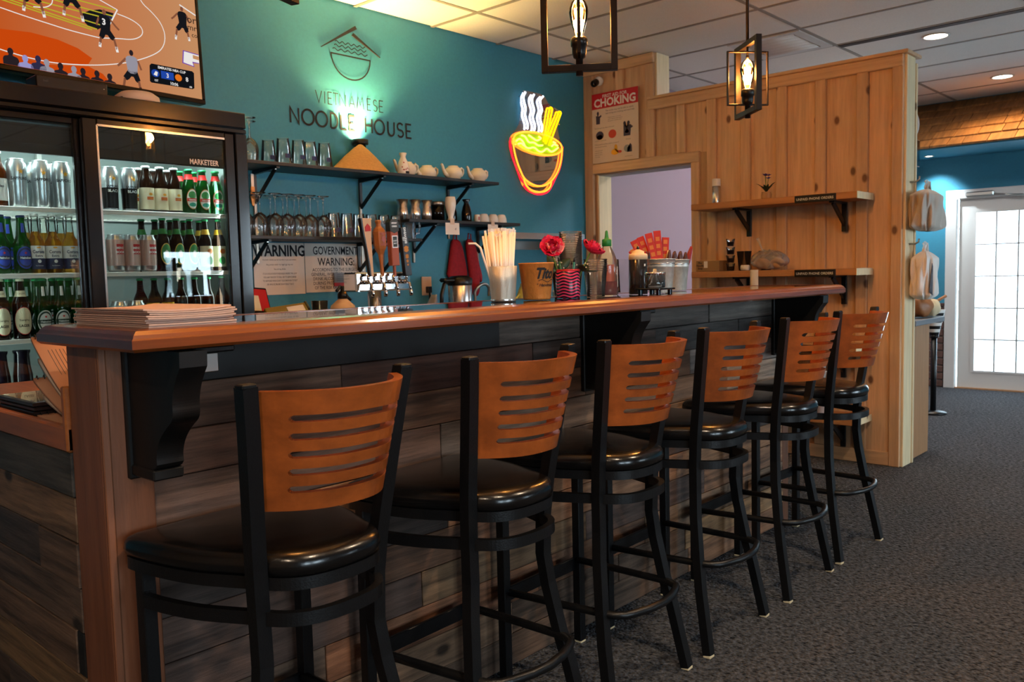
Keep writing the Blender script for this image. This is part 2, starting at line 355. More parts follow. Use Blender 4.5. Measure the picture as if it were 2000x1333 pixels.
for i, (ya, yb, za, zb) in enumerate(LWIN):
    f = B()
    for q in (((-2.68, ya, za), (-2.6, yb, za+0.03)), ((-2.68, ya, zb-0.03), (-2.6, yb, zb)), ((-2.68, ya, za), (-2.6, ya+0.03, zb)), ((-2.68, yb-0.03, za), (-2.6, yb, zb))): f.box(*q)
    fo = f.obj('window_%d' % (i+10), 'white_paint', kind='structure')
    B().box((-2.65, ya+0.03, za+0.03), (-2.645, yb-0.03, zb-0.03)).obj('pane', 'clear_glass', fo)
for i, (xa, xb, za, zb) in enumerate(WINS):
    f = B()
    for q in (((xa, -5.08, za), (xb, -5.0, za+0.03)), ((xa, -5.08, zb-0.03), (xb, -5.0, zb)), ((xa, -5.08, za), (xa+0.03, -5.0, zb)), ((xb-0.03, -5.08, za), (xb, -5.0, zb))): f.box(*q)
    fo = f.obj('window_%d' % (i+1), 'white_paint', kind='structure')
    B().box((xa+0.03, -5.05, za+0.03), (xb-0.03, -5.045, zb-0.03)).obj('pane', 'clear_glass', fo)
DY0, DY1, DZ = -0.30, 0.93, 1.87
b = B(); holed(b, -5.1, TY, [(DY0, DY1, 0, DZ)], CZ+0.1, lambda b, a, c, z0, z1: b.box((FX, a, z0), (FX+0.1, c, z1))); wf = b.obj('wall_right', 'teal', kind='structure')
mat('pavement', 'd4d4d2', 0.9)
b = B().box((FX+0.1, -40, -0.2), (45, 30, -0.1)).box((-30, -40, -0.2), (FX+0.1, -5.1, -0.1)).box((-30, -5.1, -0.2), (-2.7, 30, -0.1)); b.obj('ground', 'pavement', kind='structure')
# ceiling: slab, lay-in tiles and the grid bars
ceil = B().box((-2.7, -5.1, CZ+0.03), (FX+0.1, TY+0.1, CZ+0.1)).obj('ceiling', 'grid_shade_gray', kind='structure')
GX = [3.064+0.594*k for k in range(-9, 9)]; GX = [-2.6]+GX+[FX]; GY = [TY, 2.11, 0.91, -0.29, -1.49, -2.69, -3.89, -5.0]
for i in range(len(GX)-1):
    for j in range(len(GY)-1):
        xa, xb, ya, yb = GX[i]+0.010, GX[i+1]-0.010, GY[j+1]+0.010, GY[j]-0.010
        if abs(GX[i]-4.846) < 0.01 and j == 1: ya = 1.44
        if abs(GX[i]-5.44) < 0.02 and j >= 2: xa += 0.06
        if xb-xa < 0.05: continue
        B().box((xa, ya, CZ+0.004), (xb, yb, CZ+0.03), 0.004).obj('ceiling_tile', 'tile_white', ceil)
for x in GX[1:-1]: B().box((x-0.012, -5.0, CZ), (x+0.012, TY, CZ+0.02)).obj('grid_bar', 'grid_shade_gray', ceil)  # mid-gray carries the shadow that darkens the grid lines
for y in GY[1:-1]: B().box((-2.6, y-0.012, CZ+0.0005), (FX, y+0.012, CZ+0.02)).obj('grid_bar', 'grid_shade_gray', ceil)
mat('slot_dark', '3a2f28', 0.7)
B().box((5.45, -5.0, CZ-0.004), (5.515, 0.90, CZ+0.01)).obj('air_slot', 'slot_dark', ceil, label='long dark slot between the ceiling tiles')
# ceiling air register
t = thing('air_register', (5.10, 1.17, CZ), 'metal air register with curved louvres in the tiled ceiling beside the far pendant', 'vent')
b = B().box((4.86, 0.925, CZ-0.006), (5.42, 0.985, CZ+0.02)).box((4.86, 1.375, CZ-0.006), (5.42, 1.44, CZ+0.02)).box((4.86, 0.985, CZ-0.006), (4.91, 1.375, CZ+0.02)).box((5.36, 0.985, CZ-0.006), (5.42, 1.375, CZ+0.02)); b.obj('frame', 'white_paint', t)
B().box((4.91, 0.985, CZ+0.015), (5.36, 1.375, CZ+0.02)).obj('duct', 'black_plastic', t)
for k in range(6):
    x = 4.945+k*0.075; B().grid(lambda u, v: (x-0.02+u*0.07, 1.0+v*0.36, CZ+0.014-0.018*math.sin(u*PI*0.7)), 5, 1, (0, 0, -0.003)).obj('louvre', 'white_paint', t)
# recessed ceiling lights; those over the dining side are unseen
mat('lamp_disc', 'ffffff', 0.5, emit='fff0dc', estr=14.0)
def downlight(x, y, z, label, e=45, col=(1, 0.86, 0.68), ang=1.9):
    t = thing('recessed_light', (x, y, z), label, 'light', 'recessed ceiling lights')
    B().lathe([(0.072, 0.006), (0.074, -0.004), (0.088, -0.006), (0.09, 0.002)], (x, y, z), 24).obj('trim_ring', 'white_paint', t)
    B().lathe([(0.0, -0.001), (0.071, -0.001)], (x, y, z), 24, cap=False).obj('lens', 'lamp_disc', t)
    lamp('recessed_lamp', 'SPOT', (x, y, z-0.02), e, col, (0, 0, 0), 0.06, spot=ang, blend=0.6, parent=t)
downlight(5.722, 0.336, CZ, 'round recessed ceiling light nearer the end of the pine partition')
downlight(7.515, 0.329, CZ, 'round recessed ceiling light close to the shingled awning', e=40, col=(1.0, 0.60, 0.28), ang=2.6)
for k, (x, y) in enumerate(((0.35, -1.25), (-1.7, -1.2), (2.3, -1.35))):
    downlight(x, y, CZ, 'round recessed ceiling light over the dining side, %s' % ('behind the first stool', 'beyond the counter end', 'behind the fourth stool')[k], e=80, col=(1, 0.74, 0.50), ang=2.5)

# ---------------------------------------------------------------- pine partition with the serving hatch
part = B()
part.box((4.645, 0.19, 0), (4.775, 1.584, 2.43)).box((4.645, 1.584, 1.956), (4.775, 1.89, 2.43)).box((4.645, 1.89, 1.956), (4.795, TY, CZ)).box((4.645, 1.584, 0), (4.775, 2.413, 0.9)).box((4.645, 2.413, 0), (4.795, TY, 1.956))
wp = part.obj('wall_partition', 'pine', kind='structure')
bc = [0.21, 0.42, 0.675, 0.93, 1.18, 1.43]
def rnd_tone(o, a=0.9, b_=1.1): pass
for a, c in zip(bc[:-1], bc[1:]): B().box((4.632, a+0.002, 0.0), (4.645, c-0.002, 2.40), 0.002).obj('board', 'pine', wp, origin=(4.63, a, 0))
B().box((4.632, 1.432, 0), (4.645, 1.53, 2.40), 0.002).obj('board', 'pine', wp, origin=(4.63, 1.43, 0))
for a, c, z1 in ((1.432, 1.667, 2.40), (1.67, 1.885, 2.40), (1.888, 2.18, 2.70), (2.183, 2.44, 2.70)):
    B().box((4.631, a, 2.02), (4.644, c, z1), 0.002).obj('board', 'pine', wp, origin=(4.63, a, 2.0))
for c in bc[1:]: B().box((4.604, c-0.034, 0.085), (4.633, c+0.034, 2.365), 0.004).obj('batten', 'pine', wp, origin=(4.61, c, 0))
B().box((4.606, 0.187, 0.0), (4.632, 0.249, 2.43), 0.004).obj('batten', 'pine', wp, origin=(4.61, 0.2, 0))
for c, z1 in ((1.667, 2.365), (2.18, 2.69)): B().box((4.604, c-0.034, 2.03), (4.633, c+0.034, z1), 0.004).obj('batten', 'pine', wp, origin=(4.61, c, 0))
B().box((4.606, 1.886, 2.03), (4.632, 1.955, 2.69), 0.004).obj('batten', 'pine', wp, origin=(4.61, 1.9, 0))
B().box((4.604, 2.43, 0.0), (4.634, TY, 2.69), 0.004).obj('corner_board', 'pine', wp, origin=(4.61, 2.45, 0))
B().box((4.600, 0.187, 2.362), (4.632, 1.93, 2.432), 0.004).obj('top_rail', 'pine_x', wp, origin=(4.6, 1, 2.4))
B().box((4.60, 1.886, 2.692), (4.632, TY, CZ-0.001), 0.004).obj('top_rail', 'pine_x', wp, origin=(4.6, 2.2, 2.7))
B().box((4.585, 0.155, 2.432), (4.832, 1.93, 2.452), 0.003).obj('cap_board', 'pine_x', wp, origin=(4.6, 1, 2.44))
B().box((4.612, 0.249, 0.0), (4.632, 1.52, 0.085), 0.004).obj('base_board', 'pine_x', wp, origin=(4.6, 1, 0))
B().box((4.630, 0.172, 0.0), (4.775, 0.19, 2.432), 0.003).obj('end_board', 'pine_pale', wp, label='pale pine board on the narrow end of the partition', origin=(4.7, 0.18, 0))
B().box((4.775, 0.165, 0.0), (4.80, 0.21, 2.40), 0.003).obj('end_strip', 'pine_pale', wp, origin=(4.79, 0.18, 0))
B().box((4.632, 1.872, 2.445), (4.80, 1.889, CZ-0.001), 0.003).obj('end_board', 'pine_pale', wp, label='pale knotty board on the end of the tall section', origin=(4.7, 1.88, 2.4))
B().box((4.606, 1.524, 1.956), (4.634, 2.47, 2.03), 0.004).obj('hatch_header', 'pine_x', wp, origin=(4.6, 2, 2))
B().box((4.606, 1.524, 0.0), (4.634, 1.588, 1.956), 0.004).obj('hatch_jamb', 'pine', wp, origin=(4.6, 1.55, 0))
B().box((4.634, 2.396, 0.9), (4.795, 2.414, 1.956), 0.003).obj('hatch_reveal', 'pine_pale', wp, origin=(4.7, 2.4, 1))
B().box((4.634, 1.584, 1.944), (4.795, 2.41, 1.957), 0.003).obj('hatch_soffit', 'gray_paint', wp)
B().box((4.56, 1.56, 0.9), (4.82, 2.42, 0.93), 0.004).obj('hatch_sill', 'pine_x', wp)
lamp('added_kitchen_lamp', 'AREA', (6.4, 1.2, 2.70), 12, (0.85, 0.88, 1.0), (0, 0, 0), 0.6)  # added fill lamp behind the partition, no such source in view
B().box((6.1, 0.93, 2.745), (6.7, 1.47, 2.762), 0.004).obj('added_ceiling_panel', 'lamp_disc', label='added square ceiling light unseen behind the pine partition', cat='light')  # added glowing panel, hidden by the partition

# ---------------------------------------------------------------- far door, brick base, awning
d1 = B()
for q in (((8.33, DY1-0.05, 0), (8.40, 0.978, DZ-0.041)), ((8.33, DY0-0.045, 0), (8.40, DY0+0.05, DZ-0.041)), ((8.33, DY0-0.045, DZ-0.04), (8.40, 0.978, DZ+0.045))): d1.box(*q, 0.004)
door = d1.obj('door_1', 'white_paint', kind='structure')
lf = B(); yl, yr = 0.87, -0.24
lf.box((8.385, 0.735, 0.01), (8.425, yl, 1.83)).box((8.385, yr, 0.01), (8.425, -0.005, 1.83)).box((8.385, -0.005, 0.01), (8.425, 0.735, 0.172)).box((8.385, -0.005, 1.695), (8.425, 0.735, 1.83)); leaf = lf.obj('door_leaf', 'white_paint', door)
b = B().box((8.378, 0.72, 0.18), (8.3845, 0.75, 1.69)).box((8.378, -0.02, 0.18), (8.3845, 0.01, 1.69)).box((8.378, -0.02, 0.16), (8.3845, 0.75, 0.18)).box((8.378, -0.02, 1.69), (8.3845, 0.75, 1.71)); b.obj('glazing_bead', 'white_paint', leaf)
zs = [0.176+k*0.3035 for k in range(6)]; ys = [0.735-k*0.185 for k in range(5)]
for k in range(1, 5): B().box((8.386, -0.005, zs[k]-0.006), (8.410, 0.735, zs[k]+0.006)).obj('muntin', 'gray_paint', leaf)
for k in range(1, 4): B().box((8.387, ys[k]-0.006, 0.172), (8.409, ys[k]+0.006, 1.695)).obj('muntin', 'gray_paint', leaf)
for i in range(5):
    for j in range(4): B().box((8.398, ys[j+1]+0.004, zs[i]+0.004), (8.402, ys[j]-0.004, zs[i+1]-0.004)).obj('pane', 'frosted', leaf)
B().box((8.30, 0.56, 1.842), (8.345, 0.80, 1.888), 0.01).obj('door_closer', 'steel_dull', door, label='gray closer arm above the door')
B().tube([(8.32, 0.57, 1.855), (8.31, 0.40, 1.835), (8.36, 0.25, 1.83)], 0.009).obj('closer_arm', 'steel_dull', door)
B().box((8.34, DY0, 0), (8.46, DY1, 0.012)).obj('threshold', 'oak_lam', door)
B().box((8.350, 0.99, 0), (8.367, 2.0, 0.80)).obj('trim_1', 'mortar', kind='structure'); mo = bpy.data.objects['trim_1']
for r in range(11):
    for k in range(5):
        y0 = 0.985+k*0.215-(0.107 if r % 2 else 0); ya, yb = max(y0, 0.985), y0+0.205
        if yb-ya > 0.03: B().box((8.335, ya, 0.008+r*0.072), (8.356, yb, 0.066+r*0.072), 0.003).obj('brick', 'brick', mo, origin=(8.34, ya, r*0.072))
B().box((8.33, 0.985, 0.8), (8.367, 2.0, 0.83), 0.004).obj('ledge', 'brick', mo)
aw = thing('awning', (7.6, 0.2, 2.26), 'wood shake shingled awning running above the far door', 'awning')
A0, A1 = -1.2, 1.7
B().prism([(7.6, 2.25), (8.365, 2.245), (8.365, 2.74), (8.33, 2.74)], 'y', A0, A1).obj('core', 'black_wood', aw)
B().box((7.6, A0, 2.235), (8.366, A1, 2.248)).obj('soffit', 'teal', aw)
sl = Vector((8.345-7.585, 0, 2.75-2.252)); sn = Vector((-sl.z, 0, sl.x)).normalized(); sd = sl.normalized()
for r in range(6):
    y = A0
    while y < A1-0.03:
        wd = random.uniform(0.11, 0.21); y2 = min(y+wd, A1)
        p0 = Vector((7.585, 0, 2.252))+sd*(r*sl.length/6-0.012); p1 = p0+sd*(sl.length/6+0.03)
        t0 = random.uniform(0.016, 0.024)
        vs = []
        for yy in (y+0.003, y2-0.003):
            for p, hh in ((p0, t0), (p1, 0.004)):
                vs += [p+Vector((0, yy, 0)), p+sn*hh+Vector((0, yy, 0))]
        B().add(vs, [(0, 2, 3, 1), (4, 5, 7, 6), (0, 1, 5, 4), (2, 6, 7, 3), (1, 3, 7, 5), (0, 4, 6, 2)]).obj('shingle', 'shingle', aw)
        y = y2
tl = thing('soffit_spot', (8.07, 1.06, 2.235), 'small bright spot light in the underside of the awning', 'light')
B().lathe([(0.03, 0.004), (0.03, -0.004), (0.045, -0.005), (0.045, 0)], (8.07, 1.06, 2.235), 16).obj('trim_ring', 'white_paint', tl)
B().lathe([(0, -0.002), (0.03, -0.002)], (8.07, 1.06, 2.235), 16, cap=False).obj('lens', 'lamp_disc', tl)
lamp('soffit_lamp', 'SPOT', (8.07, 1.06, 2.22), 55, (0.78, 0.92, 1.0), (0, -0.42, 0), 0.03, spot=1.5, blend=0.9, parent=tl)

# ---------------------------------------------------------------- the bar
BT, BZ, BL, BD = 1.131, 1.09, 3.272, 0.466
bar = thing('bar_counter', (0, 0.25, 0), 'long bar counter clad in reclaimed planks with a glossy wooden top', 'counter')
B().box((0.05, 0.258, 0.0), (3.17, 0.385, BZ)).obj('carcass', 'black_wood', bar)
# top: edge moulding on three sides and the dark lacquered field
prof = [(0.075, BT), (0.030, BT), (0.014, BT-0.003), (0.006, BT-0.010), (0.003, BT-0.016), (0.0, BT-0.019), (0.0, BZ+0.006), (0.006, BZ), (0.075, BZ)]
def edge(pts, miters, name, m):
    b = B(); vs = []; n = len(prof)
    for (px, py), (mx, my) in zip(pts, miters): vs += [(px+mx*d, py+my*d, z) for d, z in prof]
    fs = [(i*n+j, i*n+(j+1) % n, (i+1)*n+(j+1) % n, (i+1)*n+j) for i in range(len(pts)-1) for j in range(n)]
    fs += [tuple(range(n))[::-1], tuple((len(pts)-1)*n+j for j in range(n))]
    return b.add(vs, fs).obj(name, m, bar)
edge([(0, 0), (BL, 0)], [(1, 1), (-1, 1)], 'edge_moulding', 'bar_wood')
edge([(0, BD), (0, 0)], [(1, -1), (1, 1)], 'edge_moulding', 'bar_wood_y_shaded')
edge([(BL, 0), (BL, BD)], [(-1, 1), (-1, -1)], 'edge_moulding', 'bar_wood_y_shaded')
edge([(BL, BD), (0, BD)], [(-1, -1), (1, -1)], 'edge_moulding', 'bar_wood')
B().box((0.074, 0.074, BZ), (BL-0.074, BD-0.074, BT-0.001)).obj('top_field', 'bar_top', bar)
# front cladding: rows 0.1 m high, boards of uneven length
PAL = ['84583e', '6a4a36', '8e6346', '574238', '74583f', '9a6b48', '463a34', 'a67c54', '5f4a3b', '80634c']
def row(z0, z1, x0, x1, y, cuts=None, cols=None, nm='plank'):
    xs = [x0]; 
    if cuts: xs = [x0]+cuts+[x1]
    else:
        x = x0+random.uniform(0.35, 0.9)
        while x < x1-0.25: xs.append(x); x += random.uniform(0.45, 1.1)
        xs.append(x1)
    for i, (a, c) in enumerate(zip(xs[:-1], xs[1:])):
        col = (cols[i] if cols else random.choice(PAL)); dy = random.uniform(0, 0.005)
        B().box((a+0.001, y-0.001-dy, z0+0.001), (c-0.001, y+0.016, z1-0.001), 0.0018).obj(nm, 'barnwood', bar, color=lin(col), origin=((a+c)/2, y, z0))
y0 = 0.243
B().box((0.13, y0-0.004, 0.998), (1.20, y0+0.016, BZ), 0.002).obj('black_band', 'black_wood', bar, label='flat black board under the top')
row(0.998, BZ, 1.20, 3.14, y0, [1.78, 2.45], ['574b42', '4f4842', '5c564f'])
row(0.898, 0.998, 0.13, 3.14, y0, [0.62, 1.35, 2.05, 2.7], ['6a4c3a', '55392d', '4e4038', '4a4744', '3f3d3b'])
row(0.800, 0.898, 0.13, 3.14, y0, [0.78, 1.62, 2.3], ['75503c', '7a563d', '6b4f3a', '7c7068'])
row(0.700, 0.800, 0.13, 3.14, y0, [0.95, 1.5, 2.6], ['5b463c', '524841', '66503f', '8a7a6b'])
for k in range(7): row(k*0.1, (k+1)*0.1, 0.13, 3.14, y0)
B().box((0.045, y0-0.008, 0), (0.132, y0+0.02, BZ), 0.003).obj('corner_board', 'post_wood', bar)
B().box((0.03, y0-0.004, 0), (0.048, y0+0.147, BZ), 0.003).obj('corner_board', 'post_wood', bar)
B().box((3.13, y0-0.006, 0), (3.19, y0+0.15, BZ), 0.003).obj('corner_board', 'post_wood', bar)
B().box((0.03, y0-0.012, 0.0), (0.046, y0-0.003, BZ-0.001), 0.002).obj('corner_bead', 'post_wood', bar)
# corbels under the overhang
def corbel(x, w=0.055):
    b = B().box((x-0.008, y0-0.020, 0.815), (x+w+0.008, y0-0.003, BZ-0.002), 0.003)
    pf = [(y0-0.02, 1.085), (0.0, 1.085), (0.002, 1.055), (0.018, 1.035), (0.032, 1.012), (0.040, 0.985), (0.038, 0.965), (0.045, 0.950), (0.070, 0.935), (0.095, 0.915), (0.112, 0.893), (0.118, 0.872), (0.116, 0.858), (0.125, 0.850), (0.135, 0.846), (y0-0.02, 0.846)]
    b.prism(smooth(pf[2:-3], 3)+pf[-3:]+pf[:2], 'x', x, x+w)
    b.box((x-0.004, 0.125, 0.824), (x+w+0.004, y0-0.018, 0.846), 0.003)
    c = b.obj('corbel', 'black_wood', bar)
    B().box((x+w-0.01, 0.03, BZ-0.014), (x+w+0.075, 0.10, BZ-0.001), 0.003).obj('hook_plate', 'black_plastic', c)
    B().box((x+w+0.004, 0.036, BZ-0.052), (x+w+0.042, 0.042, BZ-0.014), 0.002).obj('bag_hook', 'steel_dull', c, label='small square gray hook')
    return c
corbel(0.085); corbel(1.60); corbel(3.02)
# lower service counter turning back from the bar end
low = thing('service_counter', (0.05, 0.8, 0), 'low service counter with a wooden lip running back behind the bar end', 'counter')
B().box((0.05, 0.396, 0), (0.55, 1.70, 0.86)).obj('carcass', 'black_wood', low)
B().box((0.03, 0.392, 0.86), (0.60, 1.72, 0.885), 0.003).obj('countertop', 'lip_wood', low)
B().box((0.022, 0.392, 0.858), (0.045, 1.72, 0.912), 0.004).obj('front_lip', 'lip_wood', low)
B().box((0.02, 0.392, 0.86), (0.30, 0.410, 1.0), 0.003).obj('side_stop', 'lip_wood', low)
rows = [(0.76, 0.858, [('46413c', 1.7)]), (0.66, 0.76, [('7a5f48', 1.7)]), (0.56, 0.66, [('5e4a3c', 0.62), ('433833', 1.7)]), (0.46, 0.56, [('5c4a3e', 0.95), ('70563f', 1.7)]), (0.36, 0.46, [('171412', 0.43), ('624c3c', 1.7)]), (0.26, 0.36, [('70573c', 1.7)]), (0.16, 0.26, [('4e4038', 0.9), ('4b3a2f', 1.7)]), (0.06, 0.16, [('40342c', 1.7)]), (0.0, 0.06, [('40342c', 1.7)])]
for za, zb, seg in rows:
    a = 0.392
    for col, c in seg:
        B().box((0.03-random.uniform(0, 0.004), a+0.001, za+0.001), (0.05, c-0.001, zb-0.001), 0.0018).obj('plank', 'barnwood_y', low, color=lin(col), origin=(0.04, a, za)); a = c
# ---------------------------------------------------------------- bar stools
PATH = [(1.031, 0, 0), (0.95, .010, .012), (0.85, .020, .026), (0.75, .030, .040), (0.69, .036, .048), (0.60, .043, .055), (0.50, .046, .056), (0.42, .036, .050), (0.30, .018, .033), (0.20, .0, .015), (0.008, -.020, -.020)]
def post_at(z):
    for (za, aa, ba), (zb, ab, bb) in zip(PATH[:-1], PATH[1:]):
        if zb <= z <= za: t = (za-z)/(za-zb); return 0.183-(aa+(ab-aa)*t), -0.17+ba+(bb-ba)*t
    return 0.183, -0.17
half = [(0.0, -.202), (.045, -.199), (.082, -.188), (.110, -.166), (.128, -.136), (.141, -.100), (.163, -.05), (.184, .0), (.198, .06), (.206, .12), (.210, .205), (.203, .224), (.182, .231), (.09, .233), (0, .233)]
outline = half+[(-x, y) for x, y in half[-2:0:-1]]
def smooth2(P):
    for _ in range(2): P = [q for i in range(len(P)) for q in ((P[i][0]*.75+P[(i+1) % len(P)][0]*.25, P[i][1]*.75+P[(i+1) % len(P)][1]*.25), (P[i][0]*.25+P[(i+1) % len(P)][0]*.75, P[i][1]*.25+P[(i+1) % len(P)][1]*.75))]
    return P
def make_stool(loc, label):
    t = thing('bar_stool', (0, 0, 0), label, 'bar stool', 'bar stools along the counter')
    for s in (-1, 1):
        pth = [(s*(0.183-a), -0.17+b_, z) for z, a, b_ in PATH]
        b = B().tube(pth[::-1], 0, sq=True, rx=0.030, ry=0.026, up=(0, 1, 0)); x, y, z = pth[0]
        b.box((x-0.0145, y-0.0125, z-0.004), (x+0.0145, y+0.0125, z+0.005), 0.0022)
        l = b.obj('leg', 'black_metal', t, world=False)
        x, y, z = pth[-1]; B().box((x-0.014, y-0.013, 0.0), (x+0.014, y+0.013, 0.010), 0.002).obj('glide', 'pine_pale', l, world=False)
    for s in (-1, 1):
        l = B().box((s*0.186-0.014, 0.168, 0.006), (s*0.186+0.014, 0.196, 0.652), 0.002).obj('leg', 'black_metal', t, world=False)
        B().box((s*0.186-0.014, 0.168, 0.0), (s*0.186+0.014, 0.196, 0.008), 0.002).obj('glide', 'pine_pale', l, world=False)
    # cushion
    b = B(); rings = [(0.668, .955), (0.672, .99), (0.684, 1.008), (0.697, 1.0), (0.706, .975), (0.712, .92), (0.716, .8), (0.718, .5)]
    cy = 0.03; fo = smooth2(outline); n = len(fo); vs = [(x*k, cy+(y-cy)*k, z) for z, k in rings for x, y in fo]
    fs = [(i*n+j, i*n+(j+1) % n, (i+1)*n+(j+1) % n, (i+1)*n+j) for i in range(len(rings)-1) for j in range(n)]
    vs.append((0, cy, 0.7185)); fs += [((len(rings)-1)*n+j, (len(rings)-1)*n+(j+1) % n, len(vs)-1) for j in range(n)]; fs.append(tuple(range(n))[::-1])
    b.add(vs, fs, 0, True).obj('seat', 'vinyl', t, world=False)
    fine = smooth2(outline)
    B().tube([(x*.965, cy+(y-cy)*.965, 0.657) for x, y in fine], 0, closed=True, sq=True, rx=0.012, ry=0.024, up=(0, 0, 1)).obj('seat_frame', 'black_metal', t, world=False)
    rp = [(x*.985, y*.975, 0.592) for x, y in fine if y < 0.17]
    k0 = max(range(len(rp)), key=lambda i: (rp[i][0] > 0)*rp[i][1]); 
    right = [p for p in rp if p[0] >= 0]; right.sort(key=lambda p: p[1]); left = [(-x, y, z) for x, y, z in right if x > 1e-6]
    B().tube(right[::-1]+left, 0, sq=True, rx=0.016, ry=0.026, up=(0, 0, 1)).obj('brace_ring', 'black_metal', t, world=False)
    fr = [(.176, .175), (.168, .0), (.160, -.13)]+[(.160-.05*(1-math.cos(a)), -.13-.075*math.sin(a)) for a in (0.5, 1.0, PI/2)]+[(.06, -.221), (0, -.228)]
    fr = [(x, y, 0.28) for x, y in fr]; B().tube(fr+[(-x, y, z) for x, y, z in fr[-2::-1]], 0.0115, 8, up=(0, 0, 1)).obj('foot_rail', 'black_metal', t, world=False)
    B().box((-.175, .188, .243), (.175, .198, .285), 0.002).obj('stretcher', 'black_metal', t, world=False)
    # curved plywood backrest with five slots
    zt, zb = 1.020, 0.797; H = zt-zb
    def P(u, z, off):
        def q(u):
            xe, ye = post_at(min(z, 1.03)); xe -= 0.017; ye -= 0.003; s = 0.085+0.027*(z-zb)/H
            return Vector((xe*u, ye-s*(1-abs(u)**2.6), z))
        p = q(u); d = q(min(1, u+0.01))-q(max(-1, u-0.01)); nrm = Vector((-d.y, d.x, 0)).normalized()
        return p+nrm*off
    us = [-1, -.95, -.9, -.85, -.81, -.80, -.785, -.72, -.64, -.55, -.45, -.34, -.23, -.12, 0, .12, .23, .34, .45, .55, .64, .72, .785, .80, .81, .85, .9, .95, 1]
    zs = [zt]; slot = []
    for fcen in (.225, .375, .525, .672, .82):
        zc = zt-H*fcen
        for d in (.0065, .0052, .0025, -.0025, -.0052, -.0065): zs.append(zc+d)
    zs.append(zb); hole = set()
    for k in range(5):
        for sub in range(5):
            r = 1+6*k+sub
            for c in range(len(us)-1):
                lim = (.787, .802, .812, .802, .787)[sub]
                if us[c] >= -lim and us[c+1] <= lim: hole.add((c, r))
    b = B(); W = len(zs); nU = len(us); vs = [P(u, z, 0) for u in us for z in zs]+[P(u, z, 0.017) for u in us for z in zs]; N = nU*W; fs = []; sm = []
    ok = lambda c, r: 0 <= c < nU-1 and 0 <= r < W-1 and (c, r) not in hole
    for c in range(nU-1):
        for r in range(W-1):
            if not ok(c, r): continue
            a, d, e, g = c*W+r, (c+1)*W+r, (c+1)*W+r+1, c*W+r+1
            fs += [(a, d, e, g), (N+g, N+e, N+d, N+a)]
            if not ok(c-1, r): fs.append((a, g, N+g, N+a))
            if not ok(c+1, r): fs.append((d, N+d, N+e, e))
            if not ok(c, r-1): fs.append((a, N+a, N+d, d))
            if not ok(c, r+1): fs.append((g, e, N+e, N+g))
    b.add(vs, fs, 0, False).obj('backrest', 'back_wood', t, world=False)
    for o in t.children_recursive:                                   # seats sit a little towards the bar end of their legs
        for v in o.data.vertices: v.co.x -= 0.06*(v.co.y+0.17)
    t.location = loc
    return t
names = ['first bar stool, beside the bar end and its black corbel', 'second bar stool counted from the bar end', 'third bar stool, in front of the middle corbel', 'fourth bar stool counted from the bar end', 'fifth bar stool, second from the pine partition', 'sixth bar stool, last one by the pine partition']
CX = [0.287, 0.831, 1.332, 1.850, 2.424, 2.952]; YAW = [2.5, 2.5, 2.0, 1.5, 1.5, -2.5]
st0 = None
for i in range(6):
    lab = names[i]+', slotted wooden back'
    if i == 0: st0 = make_stool((CX[0], -0.004, 0), lab); st0.rotation_euler = (0, 0, math.radians(YAW[0])); ROOT[st0.name] = Vector(st0.location)
    else: copy_tree(st0, None, (CX[i], -0.004, 0), (0, 0, math.radians(YAW[i])), lab)

# ---------------------------------------------------------------- pendant lamps
mat('filament', 'ff9a30', 0.5, emit='ffb45a', estr=160.0); thin('amber_glass', 'ffd08a', 1.45, 1.0)
mat('bulb_glow', 'ffb04a', 0.4, emit='ffa030', estr=3.0); mat('lamp_frame', '1d1714', 0.4, 0.6)
def rect_frame(t, name, ax, hw, z0, z1, w, d, mt):
    a = math.radians(ax); X = Vector((math.cos(a), math.sin(a), 0)); Y = Vector((-math.sin(a), math.cos(a), 0)); M = Matrix((X, Y, Vector((0, 0, 1)))).transposed()
    b = B()
    b.box((-hw, -d/2, z0), (-hw+w, d/2, z1), 0.001, M=M).box((hw-w, -d/2, z0), (hw, d/2, z1), 0.001, M=M).box((-hw+w, -d/2, z0), (hw-w, d/2, z0+w), 0.001, M=M).box((-hw+w, -d/2, z1-w), (hw-w, d/2, z1), 0.001, M=M)
    return b.obj(name, mt, t, world=False)
